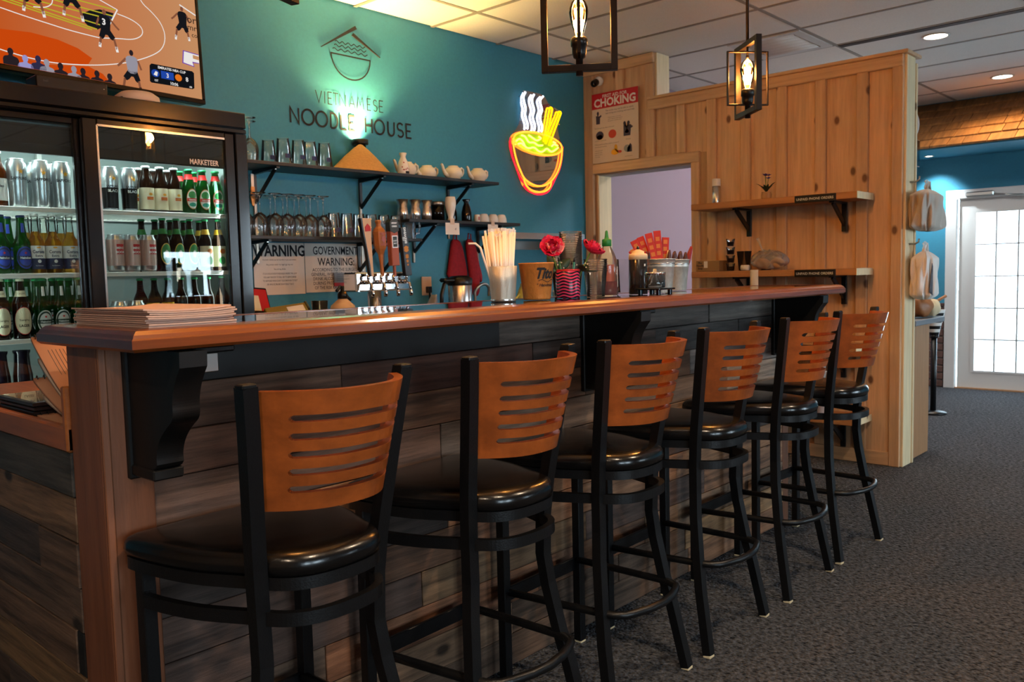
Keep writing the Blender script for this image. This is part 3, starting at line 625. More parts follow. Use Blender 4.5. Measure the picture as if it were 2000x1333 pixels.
def pendant(x, y, ax, label, e):
    t = thing('pendant_lamp', (0, 0, 0), label, 'pendant lamp', 'cage pendant lamps over the bar'); Z = CZ
    B().lathe([(0.0, Z-0.03), (0.05, Z-0.03), (0.062, Z-0.022), (0.062, Z-0.001)], n=24).obj('canopy', 'lamp_frame', t, world=False)
    B().tube([(0, 0, Z-0.03), (0, 0, 2.168)], 0.007, 8).obj('rod', 'lamp_frame', t, world=False)
    rect_frame(t, 'outer_frame', ax, 0.125, 1.875, 2.185, 0.022, 0.024, 'lamp_frame')
    rect_frame(t, 'inner_frame', ax+90, 0.092, 1.915, 2.145, 0.007, 0.011, 'lamp_frame')
    B().tube([(0, 0, 2.17), (0, 0, 2.12)], 0.005, 8).lathe([(0, 2.112), (0.007, 2.115), (0.007, 2.125), (0, 2.128)], n=10).obj('finial', 'lamp_frame', t, world=False)
    s = B().lathe([(0.012, 1.862), (0.012, 1.915), (0.020, 1.92), (0.024, 1.935), (0.024, 1.955), (0.028, 1.957), (0.028, 1.978), (0.024, 1.985)], n=16).obj('socket', 'black_plastic', t, world=False)
    bulb = B().lathe([(0.013, 1.985), (0.016, 2.0), (0.022, 2.02), (0.029, 2.045), (0.032, 2.065), (0.031, 2.08), (0.025, 2.097), (0.014, 2.108), (0.003, 2.112), (0, 2.116)], n=18, cap=False).obj('bulb', 'amber_glass', t, world=False)
    b = B()
    for k in range(8):
        a = 2*PI*k/8; r0, r1 = 0.004, 0.014
        b.tube([(r0*math.cos(a), r0*math.sin(a), 2.005), (r1*math.cos(a+.3), r1*math.sin(a+.3), 2.078)], 0.0026, 5)
    b.obj('filament', 'filament', bulb, world=False)
    t.location = (x, y, 0); ROOT[t.name] = Vector(t.location)
    lamp('bulb_light', 'POINT', (x, y, 2.05), e, (1.0, 0.64, 0.34), size=0.03, parent=t)
    return t
pendant(1.629, 0.25, -52.5, 'black cage pendant lamp with amber bulb over the middle of the bar', 24)
pendant(2.81, 0.25, 48.8, 'black cage pendant lamp in front of the pine partition, turned on its corner', 24)
pendant(0.45, 0.25, 20, 'black cage pendant lamp over the bar end, above the paper menus', 24)

# ---------------------------------------------------------------- things on the bar top
def menus():
    for i in range(9):
        j = lambda s: random.uniform(-s, s)
        x0, y0_ = 0.045+j(.006), 0.03+j(.006); w_, l_ = 0.175, 0.335; z0 = BT+0.0002+i*0.0036
        def fn(u, v, x0=x0, y0_=y0_, z0=z0, i=i): return (x0+w_*u, y0_+l_*v, z0+0.0032+0.0006*i*(max(0, u-.55)/.45)**2+0.0004*i*(max(0, .4-u)/.4)**2)
        lab = ['bottom', 'second', 'third', 'fourth', 'fifth', 'sixth', 'seventh', 'eighth', 'top'][i]
        B().grid(fn, 8, 2, (0, 0, -0.0030), sm=False).obj('paper_menu', 'paper_pink', label='paper menu, %s one in the stack on the bar corner' % lab, cat='menu', group='paper menus stacked on the bar', origin=(x0, y0_, z0))
menus()
def on_bar(name, x, y, label, cat, group=None): return thing(name, (x, y, BT), label, cat, group)
# hammered steel tumbler with paper straws
mat('hammered', 'c9c3b6', 0.30, 0.75)
m = MATS['hammered']; v = nd(m, 'ShaderNodeTexVoronoi'); v.inputs['Scale'].default_value = 800; tc = nd(m, 'ShaderNodeTexCoord'); ln(m, tc.outputs['Object'], v.inputs['Vector']); bp = nd(m, 'ShaderNodeBump'); bp.inputs['Strength'].default_value = 0.35; bp.inputs['Distance'].default_value = 0.002; ln(m, v.outputs['Distance'], bp.inputs['Height']); ln(m, bp.outputs[0], m.node_tree.nodes['Principled BSDF'].inputs['Normal'])
mat('straw_paper', 'e8dfd6', 0.75)
SX, SY = 1.245, 0.262
t = on_bar('steel_tumbler', SX, SY, 'hammered steel tumbler full of straws, first thing on the bar after the menus', 'tumbler')
B().lathe([(0.0, 0.001), (0.036, 0.001), (0.037, 0.006), (0.041, 0.06), (0.044, 0.107), (0.0425, 0.108), (0.0395, 0.06), (0.034, 0.008), (0, 0.006)], n=32).obj('cup', 'hammered', t, world=False)
B().lathe([(0.0365, 0.003), (0.0372, 0.0), (0.0385, 0.003), (0.038, 0.008)], n=32, cap=False).obj('foot_band', 'steel', t, world=False)
sm_ = None
for i in range(64):
    a = random.uniform(0, 2*PI); r = 0.036*math.sqrt(random.random()); tl_ = random.uniform(0.03, 0.15)
    d = Vector((math.cos(a)*tl_*r/0.034+random.uniform(-.02, .02), math.sin(a)*tl_*r/0.034, 1)).normalized(); L = random.uniform(0.188, 0.212)
    p0 = Vector((SX+r*0.8*math.cos(a), SY+r*0.8*math.sin(a), BT+0.008))
    if sm_ is None:
        b = B().tube([(0, 0, 0), (0, 0, 0.98)], 0.0037, 6); b.box((-0.0045, -0.0006, 0.975), (0.0045, 0.0006, 1.02)); sm_ = b.mesh('straw', ['straw_paper'])
    o = bpy.data.objects.new('straw', sm_); COL.objects.link(o); o.location = p0; o.scale = (1, 1, L)
    o.rotation_mode = 'QUATERNION'; o.rotation_quaternion = Vector((0, 0, 1)).rotation_difference(d)
    tag(o, 'paper-wrapped drinking straw standing in the hammered steel tumbler', 'straw', 'paper straws in the tumbler')
B().tube([(SX-0.02, SY+0.01, BT+0.01), (SX-0.048, SY+0.045, BT+0.165), (SX-0.058, SY+0.056, BT+0.178), (SX-0.074, SY+0.07, BT+0.178)], 0.0036, 7).obj('straw', 'straw_paper', label='bent paper-wrapped straw hooking out over the side of the steel tumbler', cat='straw', origin=(SX-0.02, SY+0.01, BT))
# copper bucket with script lettering
mat('copper', 'c8803c', 0.36, 0.35); noise_on('copper', (90, 90, 50), 0.85, 1.12, 0.5, 3, dist=0.004)
t = on_bar('copper_bucket', 1.388, 0.25, 'hammered copper coloured bucket with black script lettering beside the straws', 'bucket')
B().lathe([(0, 0.001), (0.0425, 0.001), (0.0435, 0.006), (0.055, 0.112), (0.057, 0.114), (0.056, 0.117), (0.053, 0.114), (0.041, 0.008), (0, 0.006)], n=36).obj('body', 'copper', t, world=False)
def cone_map(z0, r0, k, a): return lambda u, v: ((r0+k*v)*math.cos(a+u/r0), (r0+k*v)*math.sin(a+u/r0), z0+v)
b = B(); put_text(b, "Tito's", cone_map(0.068, 0.0518, 0.118, -PI/2-0.05), 0.046, bold=0.035, xs=0.8, shear=0.35); put_text(b, '* Handmade *', cone_map(0.043, 0.0489, 0.118, -PI/2-0.1), 0.013, bold=0.02, shear=0.3)
b.ribbon([(0, 0)], 0.001) if False else None
for k in range(12): pass
sw = [(-0.038+0.006*k, 0.004*math.sin(k*0.9)) for k in range(13)]
for (ua, va), (uc, vc) in zip(sw[:-1], sw[1:]):
    f = cone_map(0.060, 0.0508, 0.118, -PI/2); b.add([f(ua, va-0.001), f(uc, vc-0.001), f(uc, vc+0.001), f(ua, va+0.001)], [(0, 1, 2, 3)])
b.obj('lettering', 'ink', t, world=False)
# zebra striped pen tin
mat('zebra', 'c21e3c', 0.25)
m = MATS['zebra']; bs = m.node_tree.nodes['Principled BSDF']; tc = nd(m, 'ShaderNodeTexCoord'); sp = nd(m, 'ShaderNodeSeparateXYZ'); ln(m, tc.outputs['Object'], sp.inputs[0])
at = nd(m, 'ShaderNodeMath', operation='ARCTAN2'); ln(m, sp.outputs[1], at.inputs[0]); ln(m, sp.outputs[0], at.inputs[1])
k3 = nd(m, 'ShaderNodeMath', operation='MULTIPLY'); k3.inputs[1].default_value = 5.0; ln(m, at.outputs[0], k3.inputs[0]); sn_ = nd(m, 'ShaderNodeMath', operation='SINE'); ln(m, k3.outputs[0], sn_.inputs[0])
zz = nd(m, 'ShaderNodeMath', operation='MULTIPLY_ADD'); zz.inputs[1].default_value = 620.0; ln(m, sp.outputs[2], zz.inputs[0]); s2 = nd(m, 'ShaderNodeMath', operation='MULTIPLY'); s2.inputs[1].default_value = 1.7; ln(m, sn_.outputs[0], s2.inputs[0]); ln(m, s2.outputs[0], zz.inputs[2])
s3 = nd(m, 'ShaderNodeMath', operation='SINE'); ln(m, zz.outputs[0], s3.inputs[0]); gt = nd(m, 'ShaderNodeMath', operation='GREATER_THAN'); gt.inputs[1].default_value = -0.1; ln(m, s3.outputs[0], gt.inputs[0])
mx = nd(m, 'ShaderNodeMix', data_type='RGBA'); ln(m, gt.outputs[0], mx.inputs[0]); mx.inputs[6].default_value = lin('d0365a'); mx.inputs[7].default_value = lin('1c1020'); ln(m, mx.outputs[2], bs.inputs['Base Color'])
ZX, ZY = 1.545, 0.25
t = on_bar('pen_tin', ZX, ZY, 'pink and black zebra striped pen tin beside the copper bucket', 'tin')
B().lathe([(0, 0.001), (0.0385, 0.001), (0.0395, 0.004), (0.0395, 0.092), (0.038, 0.094), (0.037, 0.09), (0.037, 0.006), (0, 0.004)], n=32).obj('tin', 'zebra', t, world=False)
B().lathe([(0.0395, 0.088), (0.0405, 0.091), (0.0395, 0.0945), (0.0375, 0.0945)], n=32, cap=False).obj('rim', 'red', t, world=False)
for k, (dx, dy, tx, ty, L, c) in enumerate(((-0.012, 0.0, -0.15, 0.1, 0.13, '2f5d34'), (0.006, -0.01, 0.02, -0.1, 0.125, '1f6a5a'), (0.018, 0.008, 0.2, 0.05, 0.118, '1c2440'))):
    mat('pen_%d' % k, c, 0.3); p0 = Vector((ZX+dx, ZY+dy, BT+0.006)); d = Vector((tx, ty, 1)).normalized()
    tt = thing('pen', p0, ['green pen leaning towards the copper bucket in the zebra tin', 'teal pen upright in the zebra striped tin', 'dark blue pen leaning away from the copper bucket'][k], 'pen')
    B().tube([p0, p0+d*L*0.9], 0.0038, 8).obj('barrel', 'pen_%d' % k, tt); B().tube([p0+d*L*0.9, p0+d*L], [0.0038, 0.002], 8).obj('cap', 'black_plastic', tt)
mat('petal', 'd0123f', 0.6); mat('petal_pale', 'e08a90', 0.6); mat('leaf_dark', '16331c', 0.5); mat('bud', 'd8c2a0', 0.6); mat('stem_green', '5b7a2a', 0.5)
def flower(base, head, R, face, label, seed):
    rnd = random.Random(seed); base, head = Vector(base), Vector(head); t = thing('artificial_flower', base, label, 'flower')
    mid = (base+head)/2+Vector((0, 0, 0.01)); B().tube([base, mid, head], 0.0022, 6).obj('stem', 'stem_green', t)
    f = Vector(face).normalized(); e1 = f.orthogonal().normalized(); e2 = f.cross(e1)
    for ring, (n, r, tilt) in enumerate(((6, R, 0.35), (5, R*0.8, 0.85), (4, R*0.5, 1.2))):
        for k in range(n):
            a = 2*PI*(k+0.5*ring)/n+rnd.uniform(-.2, .2); dr = e1*math.cos(a)+e2*math.sin(a); sd = f.cross(dr)
            def fn(u, v, dr=dr, sd=sd, r=r, tilt=tilt):
                ww = 0.62*r*math.sin(PI*min(1, u*0.86+0.12))**0.7; ang = tilt*(0.4+u)
                return head+dr*(r*u*math.cos(ang))+f*(r*u*math.sin(ang))+sd*(ww*(v-.5)*2)+f*(0.18*r*(abs(v-.5)*2)**2)
            B().grid(fn, 5, 4, f*0.0008).obj('petal', 'petal_pale' if rnd.random() < .18 else 'petal', t)
    for k in range(3):
        a = rnd.uniform(0, 6.28); dr = (e1*math.cos(a)+e2*math.sin(a)); ax = (dr+Vector((0, 0, 0.5))).normalized(); sd = ax.cross(f).normalized()
        def fl(u, v, ax=ax, sd=sd): return mid+ax*(R*1.3*u)+sd*(0.34*R*math.sin(PI*u)*(v-.5)*2)
        B().grid(fl, 6, 2, f*0.0006).obj('leaf', 'leaf_dark', t)
    b = B()
    for k in range(9):
        p = mid+Vector((rnd.uniform(-1, 1), rnd.uniform(-1, 1), rnd.uniform(.2, 1.5)))*R*0.4; b.lathe([(0, -.003), (.003, 0), (0, .003)], p, 6)
    b.obj('buds', 'bud', t)
flower((ZX-0.012, ZY+0.008, BT+0.006), (1.492, 0.275, BT+0.158), 0.047, (-0.5, -0.6, 0.5), 'pink cloth flower leaning over the copper bucket out of the zebra tin', 3)
flower((ZX+0.02, ZY-0.004, BT+0.006), (1.630, 0.22, BT+0.148), 0.048, (0.25, -0.5, 0.9), 'pink cloth flower leaning towards the red sauce bottle out of the zebra tin', 8)
# nested clear plastic cups
b = B().lathe([(0.0, 0.002), (0.029, 0.001), (0.030, 0.003), (0.0385, 0.085), (0.0405, 0.086), (0.0405, 0.089), (0.0385, 0.0895), (0.0375, 0.086)], n=20, cap=False); cup_me = b.mesh('plastic_cup', ['cup_plastic'])
for sx, sy, n, where in ((1.671, 0.335, 19, 'the tall stack of clear cups behind the flowers'), (1.665, 0.225, 6, 'the short stack of clear cups before the red sauce bottle'), (1.735, 0.425, 9, 'the rear stack of clear cups behind the pens')):
    for k in range(n):
        o = bpy.data.objects.new('plastic_cup', cup_me); COL.objects.link(o); o.location = (sx, sy, BT+k*0.0075)
        tag(o, 'clear plastic cup nested in '+where, 'cup', 'nested cups in '+where)
# red chili sauce squeeze bottle
thin('pet_clear', 'f3e4d4', 1.4, 0.8, 0.06, 0.05); mat('chili', '7a0d0a', 0.3); mat('green_cap', '1f7a34', 0.4); mat('chili_film', 'c0572c', 0.4)
t = on_bar('chili_sauce_bottle', 1.772, 0.255, 'clear chili sauce squeeze bottle with a green nozzle cap, red sauce low inside', 'bottle')
pf = [(0, 0.001), (0.034, 0.001), (0.037, 0.006), (0.037, 0.105), (0.035, 0.122), (0.027, 0.145), (0.018, 0.163), (0.014, 0.172), (0.0135, 0.182)]
bd = B().lathe(pf, n=28).obj('body', 'pet_clear', t, world=False)
B().lathe([(0, 0.003), (0.0335, 0.003), (0.0355, 0.008), (0.0355, 0.05), (0, 0.05)], n=24).obj('sauce', 'chili', bd, world=False)
B().lathe([(0.0345, 0.05), (0.0350, 0.108)], n=24, cap=False, a0=-PI*0.95, a1=-PI*0.55).obj('sauce_film', 'chili_film', bd, world=False)
B().lathe([(0.0374, 0.03), (0.0374, 0.10)], n=10, cap=False, a0=-PI*0.42, a1=PI*0.05).obj('label', 'white_gloss', bd, world=False)
b = B().lathe([(0.0377, 0.06), (0.0377, 0.097)], n=8, cap=False, a0=-PI*0.36, a1=-PI*0.1); b.obj('label_print', 'red', bd, world=False)
B().lathe([(0.0377, 0.036), (0.0377, 0.055)], n=6, cap=False, a0=-PI*0.32, a1=-PI*0.18).obj('label_print', 'green_cap', bd, world=False)
B().lathe([(0.0155, 0.172), (0.0165, 0.173), (0.0165, 0.193), (0.015, 0.196), (0.008, 0.198), (0.0065, 0.205), (0.0045, 0.222), (0.003, 0.226), (0, 0.227)], n=20).obj('cap', 'green_cap', t, world=False)
# clear tumbler, soy bottle
t = on_bar('plastic_tumbler', 1.955, 0.31, 'ribbed clear plastic tumbler between the chili bottle and the dark squeeze bottle', 'tumbler')
b = B(); b.lathe([(0, 0.001), (0.028, 0.001), (0.031, 0.03), (0.037, 0.128), (0.0355, 0.128), (0.029, 0.03), (0.026, 0.006), (0, 0.006)], n=12, sm=False); b.obj('glass', 'cup_plastic', t, world=False)
mat('soy', '1d1612', 0.25, coat=0.5); mat('cream_cap', 'd2b892', 0.5)
t = on_bar('squeeze_bottle', 1.905, 0.215, 'dark sauce squeeze bottle with a cream screw cap', 'bottle')
B().lathe([(0, 0.001), (0.0315, 0.001), (0.033, 0.005), (0.033, 0.125), (0.031, 0.128)], n=28).obj('body', 'soy', t, world=False)
B().lathe([(0.0335, 0.124), (0.0335, 0.140), (0.031, 0.144), (0.022, 0.146), (0.021, 0.153), (0.012, 0.157), (0.006, 0.160)], n=28).obj('cap', 'cream_cap', t, world=False)
B().lathe([(0.006, 0.158), (0.0045, 0.170), (0.002, 0.172), (0, 0.172)], n=10).obj('nozzle', 'soy', t, world=False)
B().box((-0.012, -0.0335, 0.10), (-0.004, -0.0325, 0.108)).obj('sticker', 'white_gloss', t, world=False)
# galvanised buckets with cutlery
def bucket(x, y, label):
    t = on_bar('metal_bucket', x, y, label, 'bucket', 'galvanised cutlery buckets')
    B().lathe([(0, 0.001), (0.041, 0.001), (0.042, 0.004), (0.0505, 0.095), (0.0525, 0.097), (0.051, 0.100), (0.0535, 0.122), (0.056, 0.123), (0.056, 0.126), (0.0525, 0.126), (0.040, 0.006), (0, 0.004)], n=32).obj('pail', 'galv', t, world=False)
    B().lathe([(0.0528, 0.106), (0.0545, 0.108), (0.0533, 0.110)], n=32, cap=False).obj('rib', 'steel', t, world=False)
    return t
BX1, BY1, BX2, BY2 = 2.035, 0.205, 2.345, 0.33
bucket(BX1, BY1, 'galvanised bucket holding the red chopstick packets'); bucket(BX2, BY2, 'galvanised bucket of spoons nearest the pine partition')
mat('packet', 'a8200c', 0.5); mat('gold_print', 'b86a20', 0.45); mat('knife_dark', '22242a', 0.35); mat('spoon_brown', '4a2a20', 0.35, 0.3)
view = Vector((-0.78, -0.62, 0)); side = Vector((0.62, -0.78, 0))
for k in range(6):
    dx = -0.030+k*0.010; tl_ = -0.62+k*0.135; L = [0.165, 0.195, 0.20, 0.205, 0.21, 0.185][k]; p0 = Vector((BX1, BY1, BT+0.02))+side*dx*0.6+view*(-0.01*(k % 3))
    d = (Vector((0, 0, 1))+side*tl_).normalized(); n_ = d.cross(side).normalized(); s_ = n_.cross(d).normalized()
    tt = thing('chopstick_packet', p0, ['red paper chopstick packet at the leaning outer end of the fan', 'red chopstick packet second from the leaning outer end of the fan', 'red chopstick packet third from the leaning outer end of the fan', 'red chopstick packet third from the upright end of the fan', 'red chopstick packet second from the upright end of the fan', 'red chopstick packet at the upright end of the fan'][k], 'packet', 'chopstick packets in the bucket')
    M = Matrix((s_, n_, d)).transposed(); b = B().box((-0.0135, -0.002, 0), (0.0135, 0.002, L), 0.001)
    b.v = [tuple(M @ Vector(v)+p0) for v in b.v]; b.obj('sleeve', 'packet', tt)
    b = B()
    for q in range(4): b.box((-0.007, -0.0026, L*0.45+q*0.026), (0.007, 0.0026, L*0.45+q*0.026+0.015))
    b.v = [tuple(M @ Vector(v)+p0) for v in b.v]; b.obj('print', 'gold_print', tt)
def utensil(x, y, dx, dy, L, mt, label, grp, nm='spoon', w=0.011):
    p0 = Vector((x, y, BT+0.008)); d = Vector((dx, dy, 1)).normalized(); t = thing(nm, p0, label, nm if nm != 'knife' else 'knife', grp)
    s_ = d.cross(view).normalized()
    def fn(u, v): ww = w*(0.35+0.65*max(0, math.sin(PI*min(1, max(0, (u-0.55)/0.45*0.9+0.1))))) if u > 0.55 else w*0.45; return p0+d*(L*u)+s_*(ww*(v-.5))
    B().grid(fn, 14, 2, view*-0.002).obj('handle', mt, t)
for k in range(5): utensil(BX1+0.012+0.007*k, BY1-0.02+0.012*k, 0.05+0.04*k, -0.05, 0.15, 'steel_dull' if k % 2 else 'spoon_brown', 'steel spoon handle standing in front of the chopstick packets', 'spoons in the packet bucket', w=0.018)
for k in range(3): utensil(BX1-0.03+0.008*k, BY1+0.02, -0.12+0.04*k, 0.05, 0.148, 'knife_dark', 'dark knife handle beside the leaning chopstick packets', 'knives in the packet bucket', 'knife', 0.008)
for k in range(5): utensil(BX2-0.035+0.015*k, BY2-0.02+0.01*(k % 2), -0.1+0.05*k, -0.02, 0.148+0.004*(k % 2), 'spoon_brown', 'brown handled spoon in the bucket nearest the partition', 'spoons in the last bucket', w=0.022)
utensil(BX2+0.03, BY2-0.01, 0.28, -0.1, 0.178, 'chili', 'tall red spoon sticking out of the last bucket', None, w=0.022)
# tealight holder
t = on_bar('candle_holder', 1.835, 0.10, 'square glass oil candle with red oil on a small black trivet', 'candle')
b = B().box((-0.05, -0.05, 0.018), (0.05, 0.05, 0.024), 0.002)
for sx in (-1, 1):
    for sy in (-1, 1): b.box((sx*0.036-0.006, sy*0.036-0.006, 0), (sx*0.036+0.006, sy*0.036+0.006, 0.02), 0.001)
b.obj('trivet', 'black_gloss', t, world=False)
B().lathe([(0, 0.025), (0.033, 0.025), (0.035, 0.03), (0.035, 0.075), (0.033, 0.075), (0.032, 0.032), (0, 0.031)], n=24).obj('jar', 'clear_glass', t, world=False)
mat('red_oil', 'c00c14', 0.2); B().lathe([(0, 0.0325), (0.0315, 0.0325), (0.0315, 0.056), (0, 0.056)], n=24).obj('oil', 'red_oil', t, world=False)
B().lathe([(0.03, 0.0705), (0.036, 0.071), (0.036, 0.078), (0.02, 0.0785), (0.007, 0.08), (0.006, 0.089), (0, 0.09)], n=24).obj('burner', 'chrome', t, world=False)
# booklets and binders on the low counter
mat('menu_page', 'c08a68', 0.7); mat('menu_photo', '8a7872', 0.7); mat('binder_edge', '241511', 0.35)
thin('vinyl_sleeve', 'f0f0e8', 1.5, 1.0, 0.35)
def booklet(i):
    zr = [0.012, 0.040, 0.066, 0.092, 0.118][i]; zb_ = 0.890+0.0118*i; jx = [0.0, 0.012, -0.004, 0.006, 0.0][i]; ya, yb = 0.414, [0.665, 0.655, 0.662, 0.655, 0.672][i]
    fn = lambda u, v: (0.056+jx+0.21*u, ya+(yb-ya)*v, zb_+0.008+zr*v**1.5+[0, .004, .010, .018, .030][i]*v)
    t = thing('spiral_booklet', (0.056, ya, zb_), 'spiral bound menu booklet, '+['bottom one of the slumped stack', 'second from bottom in the slumped stack', 'middle one of the slumped stack', 'second from top in the slumped stack', 'top one of the slumped stack with printed cover'][i], 'booklet', 'spiral booklets by the bar end')
    B().grid(fn, 2, 10, (0, 0.0, -0.009), sm=True).obj('pages', 'menu_page' if i in (0, 2, 4) else 'paper_warm', t)
    b = B()
    for k in range(14):
        x, y, z = fn((k+0.5)/14, 1.0); b.tube([(x, y+0.005*math.cos(a)-0.002, z+0.008*math.sin(a)-0.002) for a in [j*PI/4 for j in range(8)]], 0.0012, 4, closed=True)
    b.obj('comb_binding', 'black_plastic', t)
    if i == 4:
        up = lambda u, v: tuple(Vector(fn(u, v))+Vector((0, -0.0004, 0.0007)))
        b = B(); b.grid(lambda u, v: up(0.45+0.5*u, 0.12+0.40*v), 2, 6); b.obj('cover_photo', 'menu_photo', t)
        b = B()
        for k in range(6): b.grid(lambda u, v: up(0.10+0.040*k+0.006*u, (0.15 if k > 1 else 0.55)+(0.7 if k > 1 else 0.3)*v), 1, 8)
        b.obj('printing', 'ink_gray', t)
for i in range(5): booklet(i)
for i in range(5):
    z = 0.886+i*0.0105; t = thing('menu_folder', (0.06, 0.68, z), 'dark edged menu folder, '+['bottom', 'second', 'third', 'fourth', 'top'][i]+' of the flat pile on the low counter', 'folder', 'menu folders on the low counter')
    B().box((0.05+0.003*(i % 2), 0.672, z), (0.27, 0.93, z+0.009), 0.002).obj('cover', 'binder_edge', t)
    if i == 4: B().box((0.06, 0.682, z+0.009), (0.26, 0.92, z+0.0105)).obj('sleeve', 'vinyl_sleeve', t)
# ---------------------------------------------------------------- drinks fridge
mat('fridge_black', '0b0b0d', 0.22, coat=0.3); mat('header_gray', '2c2f33', 0.5); mat('strip_light', 'ffffff', 0.5, emit='eafff8', estr=9.0)
FY = 1.80
fr = thing('drinks_fridge', (0.714, 2.12, 0), 'black two door glass drinks fridge full of beer against the teal wall', 'fridge')
b = B().box((0.11, FY+0.09, 0.0), (0.15, 2.46, 1.835)).box((1.292, FY+0.09, 0), (1.318, 2.46, 1.835)).box((0.15, 2.42, 0), (1.292, 2.46, 1.835)).box((0.11, FY+0.02, 1.835), (1.318, 2.46, 1.923), 0.003).box((0.15, FY+0.09, 0), (1.292, 2.42, 0.70)); b.obj('cabinet', 'fridge_black', fr)
b = B().box((0.11, FY, 1.858), (1.318, FY+0.02, 1.923), 0.004).box((0.11, FY, 1.835), (1.318, FY+0.02, 1.855), 0.004).box((0.11, FY, 0), (0.15, FY+0.09, 1.835), 0.004).box((1.263, FY, 0), (1.318, FY+0.09, 1.835), 0.004).box((0.15, FY, 0), (1.263, FY+0.09, 0.70), 0.004); b.obj('face_frame', 'fridge_black', fr)
b = B().box((0.15, 2.405, 0.7), (1.292, 2.42, 1.835)).box((0.15, 1.90, 0.7), (0.165, 2.405, 1.835)).box((1.282, 1.90, 0.7), (1.292, 2.405, 1.835)).box((0.165, 1.90, 1.80), (1.282, 2.405, 1.835)).box((0.165, 1.90, 0.7), (1.282, 2.405, 0.72)); b.obj('liner', 'fridge_white', fr)
B().box((0.165, 1.885, 1.695), (1.282, 1.90, 1.80)).obj('header_panel', 'header_gray', fr)
def fdoor(xa, xb, y, left):
    w_ = 0.055 if not left else 0.05
    b = B().box((xa, y, 0.70), (xa+w_, y+0.025, 1.833), 0.004).box((xb-0.045, y, 0.70), (xb, y+0.025, 1.833), 0.004).box((xa+w_, y, 1.808), (xb-0.045, y+0.025, 1.833), 0.003).box((xa+w_, y, 0.70), (xb-0.045, y+0.025, 0.75), 0.003)
    d = b.obj('door', 'fridge_black', fr)
    B().box((xa+w_, y+0.010, 0.75), (xb-0.045, y+0.013, 1.808)).obj('pane', 'door_glass', d)
    if not left:
        B().box((xa+w_, y+0.014, 1.690), (xb-0.045, y+0.016, 1.808)).obj('header_strip', 'header_gray', d)
        b = B(); put_text(b, 'MARKETEER', on_wall_y(1.128, y+0.0095, 1.694), 0.030, bold=0.02, xs=0.78); b.obj('lettering', 'paper', d)
        b = B().box((xa+w_-0.004, y-0.002, 0.75), (xa+w_+0.003, y+0.004, 1.808)).box((xa+w_, y-0.002, 1.804), (xb-0.045, y+0.004, 1.812)); b.obj('trim_strip', 'steel', d)
fdoor(0.15, 0.672, FY+0.045, True); fdoor(0.645, 1.262, FY+0.008, False)
for xa, xb, zl in ((0.17, 0.685, (1.505, 1.262, 1.022, 0.79)), (0.705, 1.280, (1.505, 1.262, 1.022, 0.79))):
    for z in zl:
        b = B().box((xa, 1.918, z-0.019), (xb, 1.926, z-0.002), 0.002).box((xa, 2.39, z-0.012), (xb, 2.40, z-0.002)).box((xa, 1.926, z-0.012), (xa+0.008, 2.39, z-0.002)).box((xb-0.008, 1.926, z-0.012), (xb, 2.39, z-0.002)).box((xa, 1.912, z-0.008), (xb, 1.918, z-0.002), 0.001)
        for k in range(26):
            x = xa+0.012+(xb-xa-0.024)*k/25; b.box((x-0.0016, 1.926, z-0.006), (x+0.0016, 2.39, z-0.002))
        b.obj('wire_shelf', 'white_gloss', fr)
for x in (0.690, 0.70): pass
B().box((0.684, 1.955, 0.72), (0.702, 1.972, 1.80)).obj('shelf_upright', 'white_gloss', fr)
B().box((0.684, 2.385, 0.72), (0.702, 2.405, 1.80)).obj('shelf_upright', 'white_gloss', fr)
for x in (0.175,): B().box((x-0.008, 1.893, 0.75), (x+0.008, 1.908, 1.68), 0.003).obj('light_tube', 'strip_light', fr)
B().box((0.18, 1.905, 1.785), (1.25, 1.925, 1.80), 0.003).obj('light_tube', 'strip_light', fr)
for xx in (0.42, 0.98): lamp('fridge_light', 'AREA', (xx, 1.93, 1.78), 3.2, (0.86, 1.0, 0.97), (math.radians(18), 0, 0), 0.45, 0.05, parent=fr)
for xx, rr in ((0.19, -PI/2), (1.24, PI/2)): lamp('fridge_light', 'AREA', (xx, 1.93, 1.2), 1.8, (0.86, 1.0, 0.97), (0, rr, 0), 0.9, 0.04, parent=fr)
# bottles and cans --------------------------------------------------
mat('amber_beer', '5a2408', 0.12, trans=0.65, ior=1.3); mat('brown_beer', '1c0c06', 0.12, trans=0.3, ior=1.3); mat('green_beer', '0e5a1c', 0.10, trans=0.75, ior=1.3); mat('gold_beer', 'd8952a', 0.08, trans=0.9, ior=1.25); thin('flint_glass', 'eef4f0', 1.5, 1.0)
mat('can_silver', 'c4c8ca', 0.28, 0.9); mat('can_black', '101012', 0.28, 0.4); mat('can_pink', 'b99a92', 0.4, 0.3); mat('can_white', 'c9cccb', 0.35, 0.3); mat('can_gold', 'd6a322', 0.3, 0.7)
mat('label_cream', 'd8d2b4', 0.6); mat('label_white', 'd4d8d6', 0.6); mat('label_navy', '16244a', 0.5); mat('label_blue', '1c3aa0', 0.5); mat('label_green', '1f7a3a', 0.5); mat('label_dgreen', '0f3020', 0.5); mat('label_teal', '12907a', 0.5); mat('star_gold', 'd89a1e', 0.4); mat('star_red', 'c01818', 0.5); mat('label_gold', 'c8a030', 0.4); mat('label_orange', 'c86a20', 0.5); mat('cap_white', 'd8dcd8', 0.4, 0.3); mat('cap_green', '1f8a50', 0.4, 0.3); mat('cap_blue', '1c3060', 0.4, 0.3)
LONG = [(0, .001), (.94, .001), (1, .012), (1, .55), (.96, .60), (.78, .665), (.58, .72), (.47, .78), (.42, .88), (.40, .95), (.44, .955), (.44, .965), (.40, .97)]
CORO = [(0, .001), (.94, .001), (1, .012), (1, .50), (.97, .53), (.85, .575), (.66, .61), (.55, .65), (.47, .78), (.41, .93), (.46, .935), (.46, .95), (.41, .955)]
